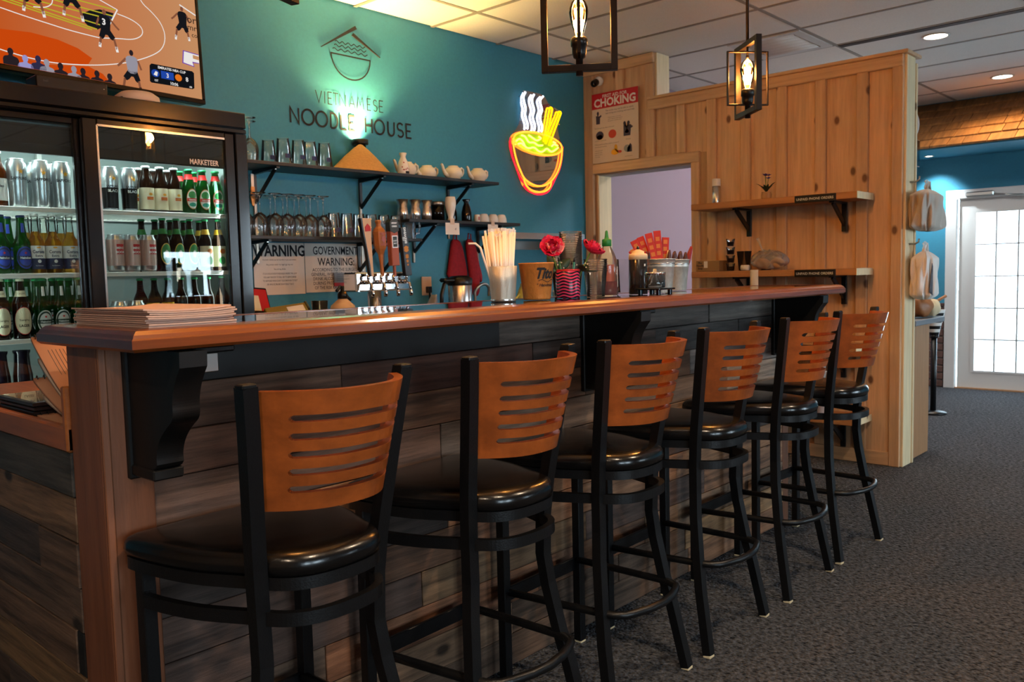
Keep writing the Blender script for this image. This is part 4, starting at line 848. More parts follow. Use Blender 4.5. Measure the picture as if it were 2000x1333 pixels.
STUB = [(0, .001), (.94, .001), (1, .012), (1, .58), (.95, .64), (.72, .74), (.52, .83), (.48, .93), (.50, .94)]
HEIN = [(0, .001), (.94, .001), (1, .012), (1, .47), (1.0, .50), (.97, .54), (.72, .60), (.62, .64), (.50, .80), (.42, .93), (.47, .935), (.47, .955), (.42, .96)]
def scaled(pf, r, h): return [(a*r, z*h) for a, z in pf]
def prof_r(pf, z):
    for (r0, z0), (r1, z1) in zip(pf[1:-1], pf[2:]):
        if z0 <= z <= z1 and z1 > z0: return r0+(r1-r0)*(z-z0)/(z1-z0)
    return pf[-1][0]
def band(pf, z0, z1, a0, a1, off=0.0006, n=14):
    k = 4; return B().lathe([(prof_r(pf, z0+(z1-z0)*i/k)+off, z0+(z1-z0)*i/k) for i in range(k+1)], n=n, cap=False, a0=a0, a1=a1)
def oval(b, pf, zc, w, h, a=-PI/2, off=0.0012, n=24, mi=0):
    vs = [((prof_r(pf, zc)+off)*math.cos(a), (prof_r(pf, zc)+off)*math.sin(a), zc)]; vs2 = []
    for ring in (0.5, 1.0):
        for k in range(n):
            u, v = w/2*ring*math.cos(2*PI*k/n), h/2*ring*math.sin(2*PI*k/n); r = prof_r(pf, zc+v)+off; vs2.append((r*math.cos(a+u/r), r*math.sin(a+u/r), zc+v))
    return b.add(vs+vs2, [(0, 1+k, 1+(k+1) % n) for k in range(n)]+[(1+k, 1+n+k, 1+n+(k+1) % n, 1+(k+1) % n) for k in range(n)], mi)
def star(b, r, z, R, a=-PI/2, u0=0.0):
    f = on_cyl(r, z, a); pts = [(u0+R*(1 if k % 2 == 0 else .42)*math.sin(k*PI/5), R*(1 if k % 2 == 0 else .42)*math.cos(k*PI/5)) for k in range(10)]
    return b.add([f(u0, 0)]+[f(*p) for p in pts], [(0, 1+k, 1+(k+1) % 10) for k in range(10)])
def t0(nm, label, cat, grp): return thing(nm, (0, 0, 0), label, cat, grp)
def pobj(b, nm, m, t): return b.obj(nm, m, t, world=False)
def can(h, r, kind, label, grp):
    t = t0('beer_can', label, 'can', grp); w = r*0.80
    if kind in ('silver', 'silver_black'): pf = [(0, .002), (r*.8, .001), (r*.86, .006), (r*.88, h*.35), (r*.95, h*.55), (r, h*.72), (r, h*.88), (w, h*.965), (w, h*.975), (w+.001, h), (w-.002, h), (w-.003, h-.006), (0, h-.006)]
    else: pf = [(0, .002), (r*.8, .001), (r, .010), (r, h*.87), (w, h*.955), (w, h*.975), (w+.001, h), (w-.002, h), (w-.003, h-.006), (0, h-.006)]
    mm = {'silver': 'can_silver', 'silver_black': 'can_silver', 'pink': 'can_silver', 'white': 'can_silver', 'gold': 'can_gold'}[kind]
    body = pobj(B().lathe(pf, n=24), 'body', mm, t); pp = [p for p in pf]
    if kind == 'silver':
        pobj(star(B(), r+.001, h*.73, .011, -PI/2, .004), 'star', 'star_gold', body); b = B(); put_text(b, 'SAPPORO', on_cyl(r+.0008, h*.56, -PI/2), .015, bold=.02, xs=.9); pobj(b, 'lettering', 'ink', body)
    if kind == 'silver_black':
        pobj(band(pp, .004, h*.52, 0, 2*PI, .0006, 24), 'label', 'can_black', body); pobj(star(B(), r+.001, h*.73, .010, -PI/2, .004), 'star', 'star_gold', body)
        b = B(); put_text(b, 'SAPPORO', on_cyl(r*.975, h*.525, -PI/2), .013, bold=.02, xs=.9); pobj(b, 'lettering', 'ink', body); b = B(); put_text(b, 'BLACK', on_cyl(r*.945, h*.42, -PI/2+.1), .015, bold=.02); pobj(b, 'lettering', 'cap_white', body)
    if kind == 'pink':
        pobj(band(pp, .008, h*.86, 0, 2*PI, .0006, 24), 'label', 'can_pink', body); f = on_cyl(r+.0012, h*.50, -PI/2+.25)
        b = B()
        for k in range(6): b.add([f(-.016+k*.0055, -.004), f(-.016+(k+1)*.0055, -.004), f(-.016+(k+1)*.0055, .036), f(-.016+k*.0055, .036)], [(0, 1, 2, 3)])
        pobj(b, 'label_block', 'red', body); b = B(); put_text(b, 'MIND', on_cyl(r+.0016, h*.61, -PI/2+.25), .013, bold=.03); put_text(b, 'BOOM', on_cyl(r+.0016, h*.50, -PI/2+.25), .013, bold=.03); pobj(b, 'lettering', 'cap_white', body)
    if kind == 'white':
        pobj(band(pp, .010, h*.86, 0, 2*PI, .0006, 24), 'label', 'can_white', body); f = on_cyl(r+.0012, h*.62, -PI/2+.2); b = B()
        for rr in (.009, .005):
            q = [f(rr*math.cos(j*PI/8), rr*math.sin(j*PI/8)) for j in range(16)]; q2 = [f((rr-.0018)*math.cos(j*PI/8), (rr-.0018)*math.sin(j*PI/8)) for j in range(16)]; b.add(q+q2, [(j, (j+1) % 16, 16+(j+1) % 16, 16+j) for j in range(16)])
        pobj(b, 'emblem', 'ink', body)
    return t
def bottle(h, r, pf0, glass, cap, label, grp, style):
    t = t0('beer_bottle', label, 'bottle', grp); pf = scaled(pf0, r, h); top = pf[-1]
    if style == 'corona':
        fill = h*.70; low_ = [p for p in pf if p[1] < fill]+[(prof_r(pf, fill), fill), (0, fill)]
        body = pobj(B().lathe(low_, n=20), 'body', 'gold_beer', t); pobj(B().lathe([(prof_r(pf, fill), fill)]+[p for p in pf if p[1] > fill], n=20, cap=False), 'neck', 'flint_glass', t)
    else: body = pobj(B().lathe(pf, n=20), 'body', glass, t)
    pobj(B().lathe([(top[0]+.0025, h*.955), (top[0]+.003, h*.965), (top[0]+.0018, h*.995), (0, h)], n=16, cap=False), 'cap', cap, t)
    A = -PI/2
    if style == 'corona':
        pobj(band(pf, h*.25, h*.46, A-1.5, A+1.5), 'label', 'label_white', body); pobj(band(pf, h*.07, h*.25, A-1.6, A+1.6), 'label', 'label_navy', body)
        b = B(); put_text(b, 'Corona', on_cyl(r+.0015, h*.335, A), .017, bold=.02, xs=.82); put_text(b, 'Extra', on_cyl(r+.0015, h*.275, A), .012, bold=.02); pobj(b, 'lettering', 'label_navy', body)
        b = B(); oval(b, pf, h*.20, .013, .013, A, .0014, 8); put_text(b, 'La Cerveza', on_cyl(r+.0014, h*.12, A), .006); pobj(b, 'crest', 'label_white', body)
        b = B(); oval(b, pf, h*.43, .016, .006, A, .0013, 12); pobj(b, 'crown', 'star_gold', body)
    if style in ('heineken', 'blue'):
        b = B(); oval(b, pf, h*.27, r*2.1, h*.38, A, .0010); pobj(b, 'label', 'label_blue' if style == 'blue' else 'label_white', body)
        b = B(); oval(b, pf, h*.27, r*1.85, h*.34, A, .0014); pobj(b, 'label_ring', 'label_navy' if style == 'blue' else 'label_dgreen', body)
        b = B(); oval(b, pf, h*.27, r*1.5, h*.28, A, .0018); pobj(b, 'label_field', 'label_blue' if style == 'blue' else 'label_white', body)
        b = B(); f = on_cyl(prof_r(pf, h*.25)+.0022, h*.235, A); b.add([f(-r*1.0+k*r*.25, dv) for k in range(9) for dv in (0, h*.065)], [(2*k, 2*k+2, 2*k+3, 2*k+1) for k in range(8)]); pobj(b, 'label_bar', 'label_dgreen' if style != 'blue' else 'label_navy', body)
        pobj(star(B(), r+.0024, h*.35, .006, A), 'star', 'star_red', body); b = B(); put_text(b, 'Heineken', on_cyl(r+.0027, h*.250, A), .0115, bold=.03, xs=.85); pobj(b, 'lettering', 'cap_white', body)
        b = band(pf, h*.70, h*.86, A-.35, A+.35); pobj(b, 'neck_label', 'cap_white' if style != 'blue' else 'label_blue', body)
    if style == 'lager':
        b = B(); oval(b, pf, h*.30, r*2.15, h*.46, A, .0009); pobj(b, 'label_rim', 'star_red', body); b = B(); oval(b, pf, h*.30, r*2.05, h*.44, A, .0013); pobj(b, 'label', 'label_cream', body)
        pobj(band(pf, h*.70, h*.80, 0, 2*PI, .0014), 'neck_label', 'label_cream', body); b = B(); put_text(b, 'LAGER', on_cyl(r+.0018, h*.20, A), .013, bold=.03, xs=.9); put_text(b, 'Yuengling', on_cyl(r+.0018, h*.30, A), .010, bold=.01, xs=.9); put_text(b, 'LAGER', on_cyl(prof_r(pf, h*.75)+.0018, h*.735, A), .009); pobj(b, 'lettering', 'ink', body)
    if style == 'kirin':
        pobj(band(pf, h*.05, h*.52, 0, 2*PI, .0008, 20), 'label', 'label_cream', body); b = B(); oval(b, pf, h*.38, .016, .011, A+.15, .0014, 12); pobj(b, 'emblem', 'star_gold', body)
        f = on_cyl(r+.0013, h*.26, A+.1); b = B().add([f(-.014+k*.004, dv) for k in range(8) for dv in (0, .012)], [(2*k, 2*k+2, 2*k+3, 2*k+1) for k in range(7)]); pobj(b, 'label_bar', 'star_red', body); b = B(); put_text(b, 'KIRIN', on_cyl(r+.0018, h*.272, A+.1), .010, bold=.02); pobj(b, 'lettering', 'label_gold', body)
    if style == 'tsing':
        b = B(); oval(b, pf, h*.32, r*1.75, h*.46, A, .0009); pobj(b, 'label_rim', 'label_orange', body); b = B(); oval(b, pf, h*.32, r*1.62, h*.43, A, .0013); pobj(b, 'label', 'label_white', body); b = B(); oval(b, pf, h*.41, r*1.2, h*.17, A, .0017); pobj(b, 'label_field', 'label_green', body); b = B(); oval(b, pf, h*.195, r*1.1, h*.09, A, .0017); pobj(b, 'label_field', 'label_teal', body)
        f = on_cyl(r+.0020, h*.27, A); b = B().add([f(-r*.8+k*r*.2, dv) for k in range(9) for dv in (0, h*.07)], [(2*k, 2*k+2, 2*k+3, 2*k+1) for k in range(8)]); pobj(b, 'label_bar', 'star_red', body); b = B(); put_text(b, 'TSINGTAO', on_cyl(r+.0024, h*.283, A), .009, bold=.03, xs=.8); pobj(b, 'lettering', 'cap_white', body); pobj(band(pf, h*.76, h*.88, 0, 2*PI, .001), 'neck_label', 'star_red', body)
    if style in ('gneck', 'yneck'):
        pobj(band(pf, h*.70, h*.80, 0, 2*PI, .0014), 'neck_label', 'label_green' if style == 'gneck' else 'label_gold', body)
        if style == 'gneck':
            b = B(); oval(b, pf, h*.33, r*1.7, h*.40, A, .0010); pobj(b, 'label_rim', 'label_gold', body); b = B(); oval(b, pf, h*.33, r*1.5, h*.36, A, .0015); pobj(b, 'label', 'label_green', body); b = B(); oval(b, pf, h*.33, r*0.6, h*.14, A, .002, 12); pobj(b, 'emblem', 'label_white', body)
        else:
            pobj(band(pf, h*.08, h*.48, A-1.4, A+1.4), 'label', 'label_cream', body); b = B(); oval(b, pf, h*.38, r*1.0, h*.10, A+.2, .0014, 12); pobj(b, 'emblem', 'label_orange', body); b = B(); oval(b, pf, h*.20, r*1.0, h*.16, A+.1, .0014, 12); pobj(b, 'emblem', 'label_green', body)
    if style == 'teal': pobj(band(pf, h*.12, h*.42, A-1.6, A+.5), 'label', 'label_teal', body); pobj(band(pf, h*.12, h*.46, A+.5, A+1.8), 'label', 'label_white', body)
    if style == 'amber': pobj(band(pf, h*.10, h*.50, A-1.5, A+1.5), 'label', 'label_white', body); b = B(); put_text(b, 'Ales', on_cyl(r+.0015, h*.34, A), .014, bold=.02); pobj(b, 'lettering', 'ink', body)
    return t
def rowof(proto, xs_, y, z, labels, grp=None):
    for i, x in enumerate(xs_):
        lb = labels[i] if isinstance(labels, list) else labels
        if i == 0: proto.location = (x, y, z); ROOT[proto.name] = Vector((x, y, z)); proto['label'] = lb; 
        else: copy_tree(proto, None, (x, y, z), (0, 0, random.uniform(-.12, .12)), lb)
        if grp and i == 0: proto['group'] = grp
def row_copy(proto, xs_, y, z, label, grp):
    for x in xs_:
        c = copy_tree(proto, None, (x, y, z), (0, 0, random.uniform(-.8, .8)), label, grp)
Z1, Z2, Z3 = 1.503, 1.260, 1.020
o3 = ['farthest of three from the fridge divider', 'middle one of three', 'closest of three to the fridge divider']
A_ = can(0.176, .0335, 'silver', '', 'silver tall cans'); rowof(A_, [0.463, 0.545, 0.617], 1.957, Z1, ['tall silver can with a gold star, '+s for s in o3], 'tall silver cans on the top shelf'); row_copy(A_, [0.47, 0.55, 0.62], 2.03, Z1, 'tall silver can in the second row, behind the front silver cans', 'silver cans in the second row')
K_ = can(0.172, .033, 'silver_black', '', 'silver and black cans'); rowof(K_, [0.797, 0.872], 1.957, Z1, ['silver and black can with a gold star, next to the fridge divider', 'silver and black can beside the brown cream-labelled bottles'], 'silver and black cans'); row_copy(K_, [0.735], 2.05, Z1, 'silver and black can half hidden behind the fridge divider', 'silver and black cans')
c_ = bottle(0.20, .031, STUB, 'amber_beer', 'cap_white', '', None, 'amber'); rowof(c_, [0.398], 1.957, Z1, 'amber bottle with a white label beside the tall silver cans')
c_ = bottle(0.187, .0288, STUB, 'brown_beer', 'cap_white', '', None, 'kirin'); rowof(c_, [0.941, 0.999, 1.059], 1.953, Z1, ['dark bottle with a square cream label, next to the black cans', 'dark bottle with a square cream label, middle of three', 'dark bottle with a square cream label, next to the green bottles'], 'cream-labelled dark bottles'); row_copy(c_, [0.945, 1.006, 1.068], 2.03, Z1, 'dark bottle in the second row, behind the cream-labelled dark bottles', 'dark bottles in the second row')
c_ = bottle(0.187, .0288, STUB, 'green_beer', 'cap_green', '', None, 'tsing'); rowof(c_, [1.124, 1.186, 1.246], 1.953, Z1, ['green bottle with a red and white oval label, next to the dark bottles', 'green bottle with a red and white oval label, middle of three', 'green bottle with a red and white oval label, by the fridge side'], 'oval-labelled green bottles'); row_copy(c_, [1.122, 1.187], 2.03, Z1, 'green bottle in the second row, behind the oval-labelled green bottles', 'green bottles in the second row')
c_ = bottle(0.222, .0285, CORO, 'gold_beer', 'cap_white', '', None, 'corona'); rowof(c_, [0.512, 0.572, 0.634], 1.955, Z2, ['clear golden beer bottle with white and navy label, '+s for s in o3], 'clear golden bottles'); row_copy(c_, [0.508, 0.571, 0.633], 2.04, Z2, 'clear golden bottle in the second row, behind the front golden bottles', 'golden bottles in the second row')
c_ = bottle(0.215, .030, HEIN, 'green_beer', 'cap_blue', '', None, 'blue'); rowof(c_, [0.396, 0.465], 1.957, Z2, ['green bottle with blue label and red star, at the far end of the shelf', 'green bottle with blue label, next to the golden bottles'], 'blue-labelled green bottles'); bpy.context.view_layer.update(); row_copy(c_, [0.383, 0.446], 2.04, Z2, 'green bottle in the second row, behind the blue-labelled bottles', 'green bottles behind blue labels')
c_ = bottle(0.222, .031, LONG, 'brown_beer', 'label_cream', '', None, 'lager'); rowof(c_, [0.378, 0.447], 1.955, Z3, ['dark lager bottle with cream oval label, cut by the picture edge', 'dark lager bottle with cream oval label, beside the star-labelled bottles'], 'lager bottles with cream labels')
c_ = bottle(0.222, .0290, HEIN, 'green_beer', 'cap_green', '', None, 'heineken'); rowof(c_, [0.521, 0.588, 0.651], 1.957, Z3, ['green bottle with a red star label on the low shelf, '+s for s in ('next to the lager bottles', 'middle of three', 'closest to the fridge divider')], 'star-labelled green bottles'); row_copy(c_, [0.41, 0.47, 0.53, 0.59, 0.65], 2.04, Z3, 'green bottle in the second row of the low shelf', 'green bottles in the second row of the low shelf'); row_copy(c_, [0.40, 0.46, 0.52, 0.58, 0.64], 2.11, Z3, 'green bottle in the third row of the low shelf', 'green bottles in the third row of the low shelf')
c_ = can(0.150, .0325, 'pink', '', None); rowof(c_, [0.803, 0.868, 0.935], 1.957, Z2, ['pink speckled can with a red block, next to the fridge divider', 'pink speckled can with a red block, middle of three', 'pink speckled can with a red block, next to the dark bottles'], 'pink cans'); row_copy(c_, [0.735], 2.03, Z2, 'pink speckled can half hidden behind the fridge divider', 'pink cans')
c_ = bottle(0.222, .0285, LONG, 'brown_beer', 'cap_green', '', None, 'gneck'); rowof(c_, [1.003, 1.063, 1.122], 1.962, Z2, ['dark bottle with a green neck label, next to the pink cans', 'dark bottle with a green neck label, middle of three', 'dark bottle with a green neck label, next to the gold-necked bottles'], 'green-necked bottles'); row_copy(c_, [0.955, 1.012, 1.079, 1.14], 2.05, Z2, 'dark green-necked bottle in the second row of the middle shelf', 'green-necked bottles in the second row')
c_ = bottle(0.222, .029, LONG, 'brown_beer', 'cap_green', '', None, 'yneck'); rowof(c_, [1.187, 1.248], 1.955, Z2, ['dark bottle with a gold neck label, next to the green-necked bottles', 'dark bottle with a gold neck label, by the fridge side wall'], 'gold-necked bottles'); row_copy(c_, [1.205], 2.04, Z2, 'dark gold-necked bottle in the second row of the middle shelf', 'gold-necked bottles')
c_ = can(0.125, .0325, 'white', '', None); rowof(c_, [0.805, 0.874], 1.957, Z3, ['white can with a round emblem, next to the fridge divider', 'white can with a round emblem, next to the gold cans'], 'white cans')
c_ = can(0.112, .031, 'gold', '', None); rowof(c_, [0.943, 1.008], 1.957, Z3, ['gold can beside the white cans on the low shelf', 'gold can beside the plain dark bottles on the low shelf'], 'gold cans')
c_ = bottle(0.215, .0285, LONG, 'brown_beer', 'cap_green', '', None, 'plain'); rowof(c_, [1.07, 1.13, 1.192], 1.962, Z3, ['plain dark bottle on the low shelf, next to the gold cans', 'plain dark bottle on the low shelf, middle of three', 'plain dark bottle on the low shelf, beside the teal-labelled one'], 'plain dark bottles'); row_copy(c_, [0.94, 1.0, 1.06], 2.06, Z3, 'plain dark bottle in the second row, behind the gold cans', 'dark bottles behind the gold cans')
c_ = bottle(0.218, .0285, LONG, 'brown_beer', 'cap_green', '', None, 'teal'); rowof(c_, [1.253], 1.955, Z3, 'dark bottle with a teal label by the fridge side wall')
mat('dark_jug', '14101c', 0.12, trans=0.25)
for i, x in enumerate((0.375, 0.452)):
    t = thing('dark_jug', (x, 2.0, 0.79), ['dark glass jug on the bottom fridge shelf, by the picture edge', 'dark glass jug on the bottom fridge shelf, above the spiral booklets'][i], 'jug', 'dark jugs')
    B().lathe([(0, .001), (.033, .001), (.035, .01), (.034, .09), (.028, .13), (.026, .17), (.030, .178), (.030, .185), (0, .186)], n=20).obj('body', 'dark_jug', t, world=False)

# ---------------------------------------------------------------- television
def emis(name, c, s=1.0):
    m = bpy.data.materials.new(name); m.use_nodes = True; nt = m.node_tree; nt.nodes.clear(); o = nd(m, 'ShaderNodeOutputMaterial'); e = nd(m, 'ShaderNodeEmission'); e.inputs[0].default_value = lin(c); e.inputs[1].default_value = s; ln(m, e.outputs[0], o.inputs[0]); MATS[name] = m
SC = dict(court='b8794a', red='b8400a', white='d8d4d0', dark='141418', purple='2a2640', yellow='a8a028', blue='1c3f96', navy='0c1428', skin='7a4a34', gray='8a8690', crowd='241c20', pur2='6a3a9a', orange='d06a1a', scoreb='0e1014', lav='8a88b8')
for k, v in SC.items(): emis('scr_'+k, v, 0.8)
m = MATS['scr_court']; e = [n for n in m.node_tree.nodes if n.type == 'EMISSION'][0]; tc = nd(m, 'ShaderNodeTexCoord'); gr = nd(m, 'ShaderNodeSeparateXYZ'); ln(m, tc.outputs['Object'], gr.inputs[0]); mr = nd(m, 'ShaderNodeMapRange'); mr.inputs[1].default_value = -0.95; mr.inputs[2].default_value = 0.0; ln(m, gr.outputs[0], mr.inputs[0]); mi_ = nd(m, 'ShaderNodeMix', data_type='RGBA'); ln(m, mr.outputs[0], mi_.inputs[0]); mi_.inputs[6].default_value = lin('b04c1a'); mi_.inputs[7].default_value = lin('b5835a'); ln(m, mi_.outputs[2], e.inputs[0])
tv = thing('television', (0, 0, 0), 'wall mounted television showing a basketball game above the drinks fridge', 'television')
TW, TH = 1.12, 0.64
B().box((-TW, 0.004, 0.0), (0, 0.045, TH), 0.004).obj('back_shell', 'black_plastic', tv, world=False)
b = B().box((-TW, -0.004, 0), (0, 0.006, 0.022), 0.003).box((-TW, -0.004, TH-0.014), (0, 0.006, TH), 0.003).box((-0.016, -0.004, 0.022), (0, 0.006, TH-0.014), 0.003).box((-TW, -0.004, 0.022), (-TW+0.016, 0.006, TH-0.014), 0.003); b.obj('bezel', 'black_gloss', tv, world=False)
scr = B().add([(-TW+.016, 0.001, .022), (-.016, 0.001, .022), (-.016, 0.001, TH-.014), (-TW+.016, 0.001, TH-.014)], [(0, 1, 2, 3)]).obj('screen', 'scr_court', tv, world=False)
def sp_(pts, m, lay, nm='screen_picture'):
    pts = [(max(-TW+.017, min(-.017, s)), max(.023, t_)) for s, t_ in pts]
    B().add([(s, 0.001-0.0002*lay, t_) for s, t_ in pts], [tuple(range(len(pts)))]).obj(nm, 'scr_'+m, scr, world=False)
def arc2(cx, cy, rx, ry, a0, a1, n=12): return [(cx+rx*math.cos(math.radians(a0+(a1-a0)*i/n)), cy+ry*math.sin(math.radians(a0+(a1-a0)*i/n))) for i in range(n+1)]
def sl_(pts, w_, m, lay):
    if len(pts) > 4: pts = smooth(pts, 3)
    B().ribbon(pts, w_, 0.001-0.0002*lay).obj('screen_picture', 'scr_'+m, scr, world=False)
sp_([(-1.1, .13), (-.902, .155), (-.787, .166), (-.68, .160), (-.6, .142), (-.542, .112), (-.56, .085), (-.60, .073), (-.757, .054), (-.91, .076), (-1.1, .12)], 'red', 1); sp_([(-1.1, .12), (-.91, .070), (-.74, .05), (-.56, .075), (-.50, .055), (-.47, .023), (-1.1, .023)], 'red', 1)
sp_([(-.577, .285), (-.572, .265), (-.548, .245), (-.509, .237), (-.456, .27), (-.428, .324), (-.49, .326), (-.535, .311)], 'dark', 2); sp_([(-.482, .281), (-.456, .272), (-.432, .308), (-.48, .307)], 'purple', 3)
for a, c in (((-1.0, .327), (-.43, .311)), ((-1.0, .30), (-.44, .295)), ((-1.0, .345), (-.42, .34)), ((-.95, .292), (-.469, .259)), ((-.95, .285), (-.509, .239)), ((-.95, .275), (-.531, .232))): sl_([a, c], .005, 'yellow', 3)
W_ = 'white'
sl_([(-1.1, .262), (-.895, .237), (-.811, .226), (-.707, .216), (-.625, .208), (-.5, .205)], .0038, W_, 3); sl_([(-.314, .45), (-.29, .40), (-.248, .375), (-.202, .334), (-.184, .277), (-.204, .22), (-.254, .181), (-.351, .135), (-.448, .104), (-.567, .078), (-.737, .058), (-.91, .074), (-1.1, .11)], .0038, W_, 3)
sl_([(-.412, .326), (-.351, .318), (-.307, .299), (-.295, .275), (-.309, .25), (-.352, .228), (-.419, .22), (-.5, .205)], .0038, W_, 3); sl_([(-.41, .343), (-.454, .266)], .006, W_, 4); sl_([(-.6, .40), (-.41, .343)], .0038, W_, 4); sl_([(-.688, .40), (-.686, .31), (-.703, .288), (-.728, .276), (-.768, .27)], .0038, W_, 4); sl_([(-.1, .44), (-.017, .41)], .006, W_, 3)
def fig(s, t_, k, flip=1, body='dark', legs='dark', shoe=W_, lay=5):
    q = lambda pts: [(s+x*k*flip, t_+y*k) for x, y in pts]
    sp_(q(smooth([(-.026, -.012), (.026, -.012), (.030, .03), (.036, .06), (.020, .078), (-.020, .078), (-.036, .06), (-.030, .03)], 2, True)), body, lay); sp_(q(arc2(0, .094, .0115, .015, 0, 345, 14)), 'skin' if body == 'dark' else 'crowd', lay); sp_(q(smooth([(-.028, 0), (.028, 0), (.050, -.045), (.030, -.052), (.002, -.018), (-.016, -.055), (-.036, -.05)], 2, True)), legs, lay)
    for pts, w_, m in (([(-.015, .0), (-.03, -.045)], .022, legs), ([(.015, .0), (.045, -.04)], .022, legs), ([(-.03, -.045), (-.038, -.09)], .013, 'skin'), ([(.045, -.04), (.058, -.095)], .013, 'skin'), ([(-.036, -.075), (-.04, -.10)], .015, shoe), ([(.055, -.08), (.06, -.11)], .015, shoe), ([(-.033, .06), (-.05, .015)], .011, 'skin'), ([(.033, .06), (.062, .03), (.08, .015)], .011, 'skin')): sl_(q(pts), w_*k, m, lay)
fig(-.472, .245, 0.78); fig(-.775, .325, 0.8); fig(-.615, .345, 0.8); fig(-.090, .355, 0.72, -1); fig(-.362, .09, 0.85, -1, 'gray', 'dark', 'dark')
b = B(); put_text(b, '3', lambda u, v: (-.477+u, -.0005, .265+v), .036, bold=.03); b.obj('screen_lettering', 'scr_white', scr, world=False)
for k, (s, t_) in enumerate(((-1.02, .06), (-.95, .05), (-.872, .055), (-.818, .038), (-.768, .046), (-.735, .038), (-.68, .034), (-.625, .031), (-.587, .030), (-.527, .031), (-.471, .028))):
    h_ = [.05, .05, .045, .03, .035, .03, .028, .026, .026, .024, .02][k]; m_ = ['crowd', 'dark', 'crowd', 'lav', 'purple', 'gray', 'crowd', 'gray', 'crowd', 'crowd', 'crowd'][k]
    sp_([(s-.030, .023), (s+.030, .023)]+smooth([(s+.030, t_-.012), (s+.026, t_), (s+.008, t_+.004), (s+.008, t_+.008)], 3)+arc2(s, t_+.020, .0115, .014, -50, 230)+smooth([(s-.008, t_+.008), (s-.008, t_+.004), (s-.026, t_), (s-.030, t_-.012)], 3), m_, 6)
sp_([(-.101, .234), (-.018, .230), (-.018, .187), (-.05, .185), (-.045, .167), (-.109, .174)], 'pur2', 4); sp_([(-.096, .230), (-.018, .226), (-.018, .19), (-.055, .19), (-.05, .171), (-.103, .178)], 'white', 5); sp_([(-.05, .222), (-.018, .220), (-.018, .203), (-.05, .205)], 'court', 6)
for k, (tx, zz, sz) in enumerate((('mor', .368, .05), ('mr', .335, .04), ('co', .305, .03))):
    b = B(); put_text(b, tx, lambda u, v: (-.017+u, -.0004, zz+v), sz, align='RIGHT', xs=1.1); b.obj('screen_lettering', 'scr_dark', scr, world=False)
# score panel
sp_([(-.282, .062), (-.278, .132), (-.268, .142), (-.06, .145), (-.051, .138), (-.055, .068), (-.065, .062), (-.275, .057)], 'scoreb', 6); sp_([(-.224, .085), (-.160, .085), (-.160, .119), (-.224, .119)], 'blue', 7); sp_([(-.277, .085), (-.226, .085), (-.226, .119), (-.277, .119)], 'navy', 7)
sp_([(-.252+.02*math.cos(k*PI/6), .102+.017*math.sin(k*PI/6)) for k in range(12)], 'blue', 8); sp_([(-.262, .095), (-.245, .09), (-.240, .108), (-.25, .112)], 'white', 9); sp_([(-.136+.018*math.cos(k*PI/6), .102+.016*math.sin(k*PI/6)) for k in range(12)], 'orange', 8)
for tx, s, zz, sz in (('EMIRATES NBA CUP', -.167, .126, .016), ('3', -.192, .092, .028), ('8', -.092, .092, .028), ('1ST', -.25, .066, .013), ('10:06', -.16, .063, .019), (':06', -.075, .066, .012)):
    b = B(); put_text(b, tx, lambda u, v: (s+u, -.0012, zz+v), sz, bold=.02); b.obj('screen_lettering', 'scr_white', scr, world=False)
B().box((-.75, 0.045, .2), (-.35, 0.10, .5)).box((-.62, 0.09, .28), (-.50, 0.215, .42)).obj('wall_mount', 'black_metal', tv, world=False)
tv.location = (1.408, 2.30, 2.046); tv.rotation_euler = (math.radians(-2.5), 0, math.radians(8)); ROOT[tv.name] = Vector(tv.location)
# boxes on the fridge
t = thing('media_box', (0.64, 1.87, 1.923), 'long black media box lying on top of the drinks fridge', 'media box')
B().box((0.512, 1.845, 1.923), (0.765, 1.95, 1.972), 0.004).obj('case', 'black_plastic', t); b = B(); put_text(b, 'bell', on_wall_y(0.545, 1.8445, 1.950), 0.012); b.obj('lettering', 'ink_gray', t); B().lathe([(0, .0), (.002, 0), (.002, .002), (0, .002)], (0.75, 1.844, 1.95), 8).obj('status_light', 'cap_white', t)
t = thing('wifi_puck', (0.895, 1.885, 1.923), 'round white plastic puck with a short black cable on the fridge top', 'router')
B().lathe([(0, 0.0), (.082, 0), (.085, .004), (.082, .024), (.060, .040), (.02, .047), (0, .047)], (0.895, 1.888, 1.923), 32).obj('shell', 'paper_warm', t); B().tube([(0.81, 1.86, 1.928), (0.83, 1.85, 1.934), (0.855, 1.845, 1.930)], 0.006, 8).obj('cable', 'black_plastic', t)
# ---------------------------------------------------------------- wall emblem and lettering
em = thing('wall_sign', (2.43, 2.505, 2.06), 'black bowl emblem above two lines of lettering on the teal wall', 'sign')
YW = 2.506
B().prism([(2.222, 2.500), (2.226, 2.497), (2.475, 2.640), (2.463, 2.656)], 'y', YW-.003, YW+.002).obj('chopstick', 'ink', em)
B().prism([(2.637, 2.505), (2.640, 2.508), (2.450, 2.613), (2.436, 2.598)], 'y', YW-.003, YW+.002).obj('chopstick', 'ink', em)
bw = [(2.289, 2.477)]+[(2.426-.137*math.cos(a), 2.477-.130*math.sin(a)) for a in [k*PI/16 for k in range(1, 16)]]+[(2.563, 2.477)]
B().ribbon(bw, .008, YW-.001, closed=True).obj('bowl_outline', 'ink', em)
for k, (xa, xb, z) in enumerate(((2.318, 2.530, 2.545), (2.312, 2.538, 2.524), (2.300, 2.546, 2.502))):
    B().ribbon([(xa+(xb-xa)*i/40, z+.006*math.sin(i/40*2*PI*5.2)) for i in range(41)], .005, YW-.001).obj('noodle_line', 'ink', em)
def arc(cx, cy, rx, ry, a0, a1, n=14): return [(cx+rx*math.cos(math.radians(a0+(a1-a0)*i/n)), cy+ry*math.sin(math.radians(a0+(a1-a0)*i/n))) for i in range(n+1)]
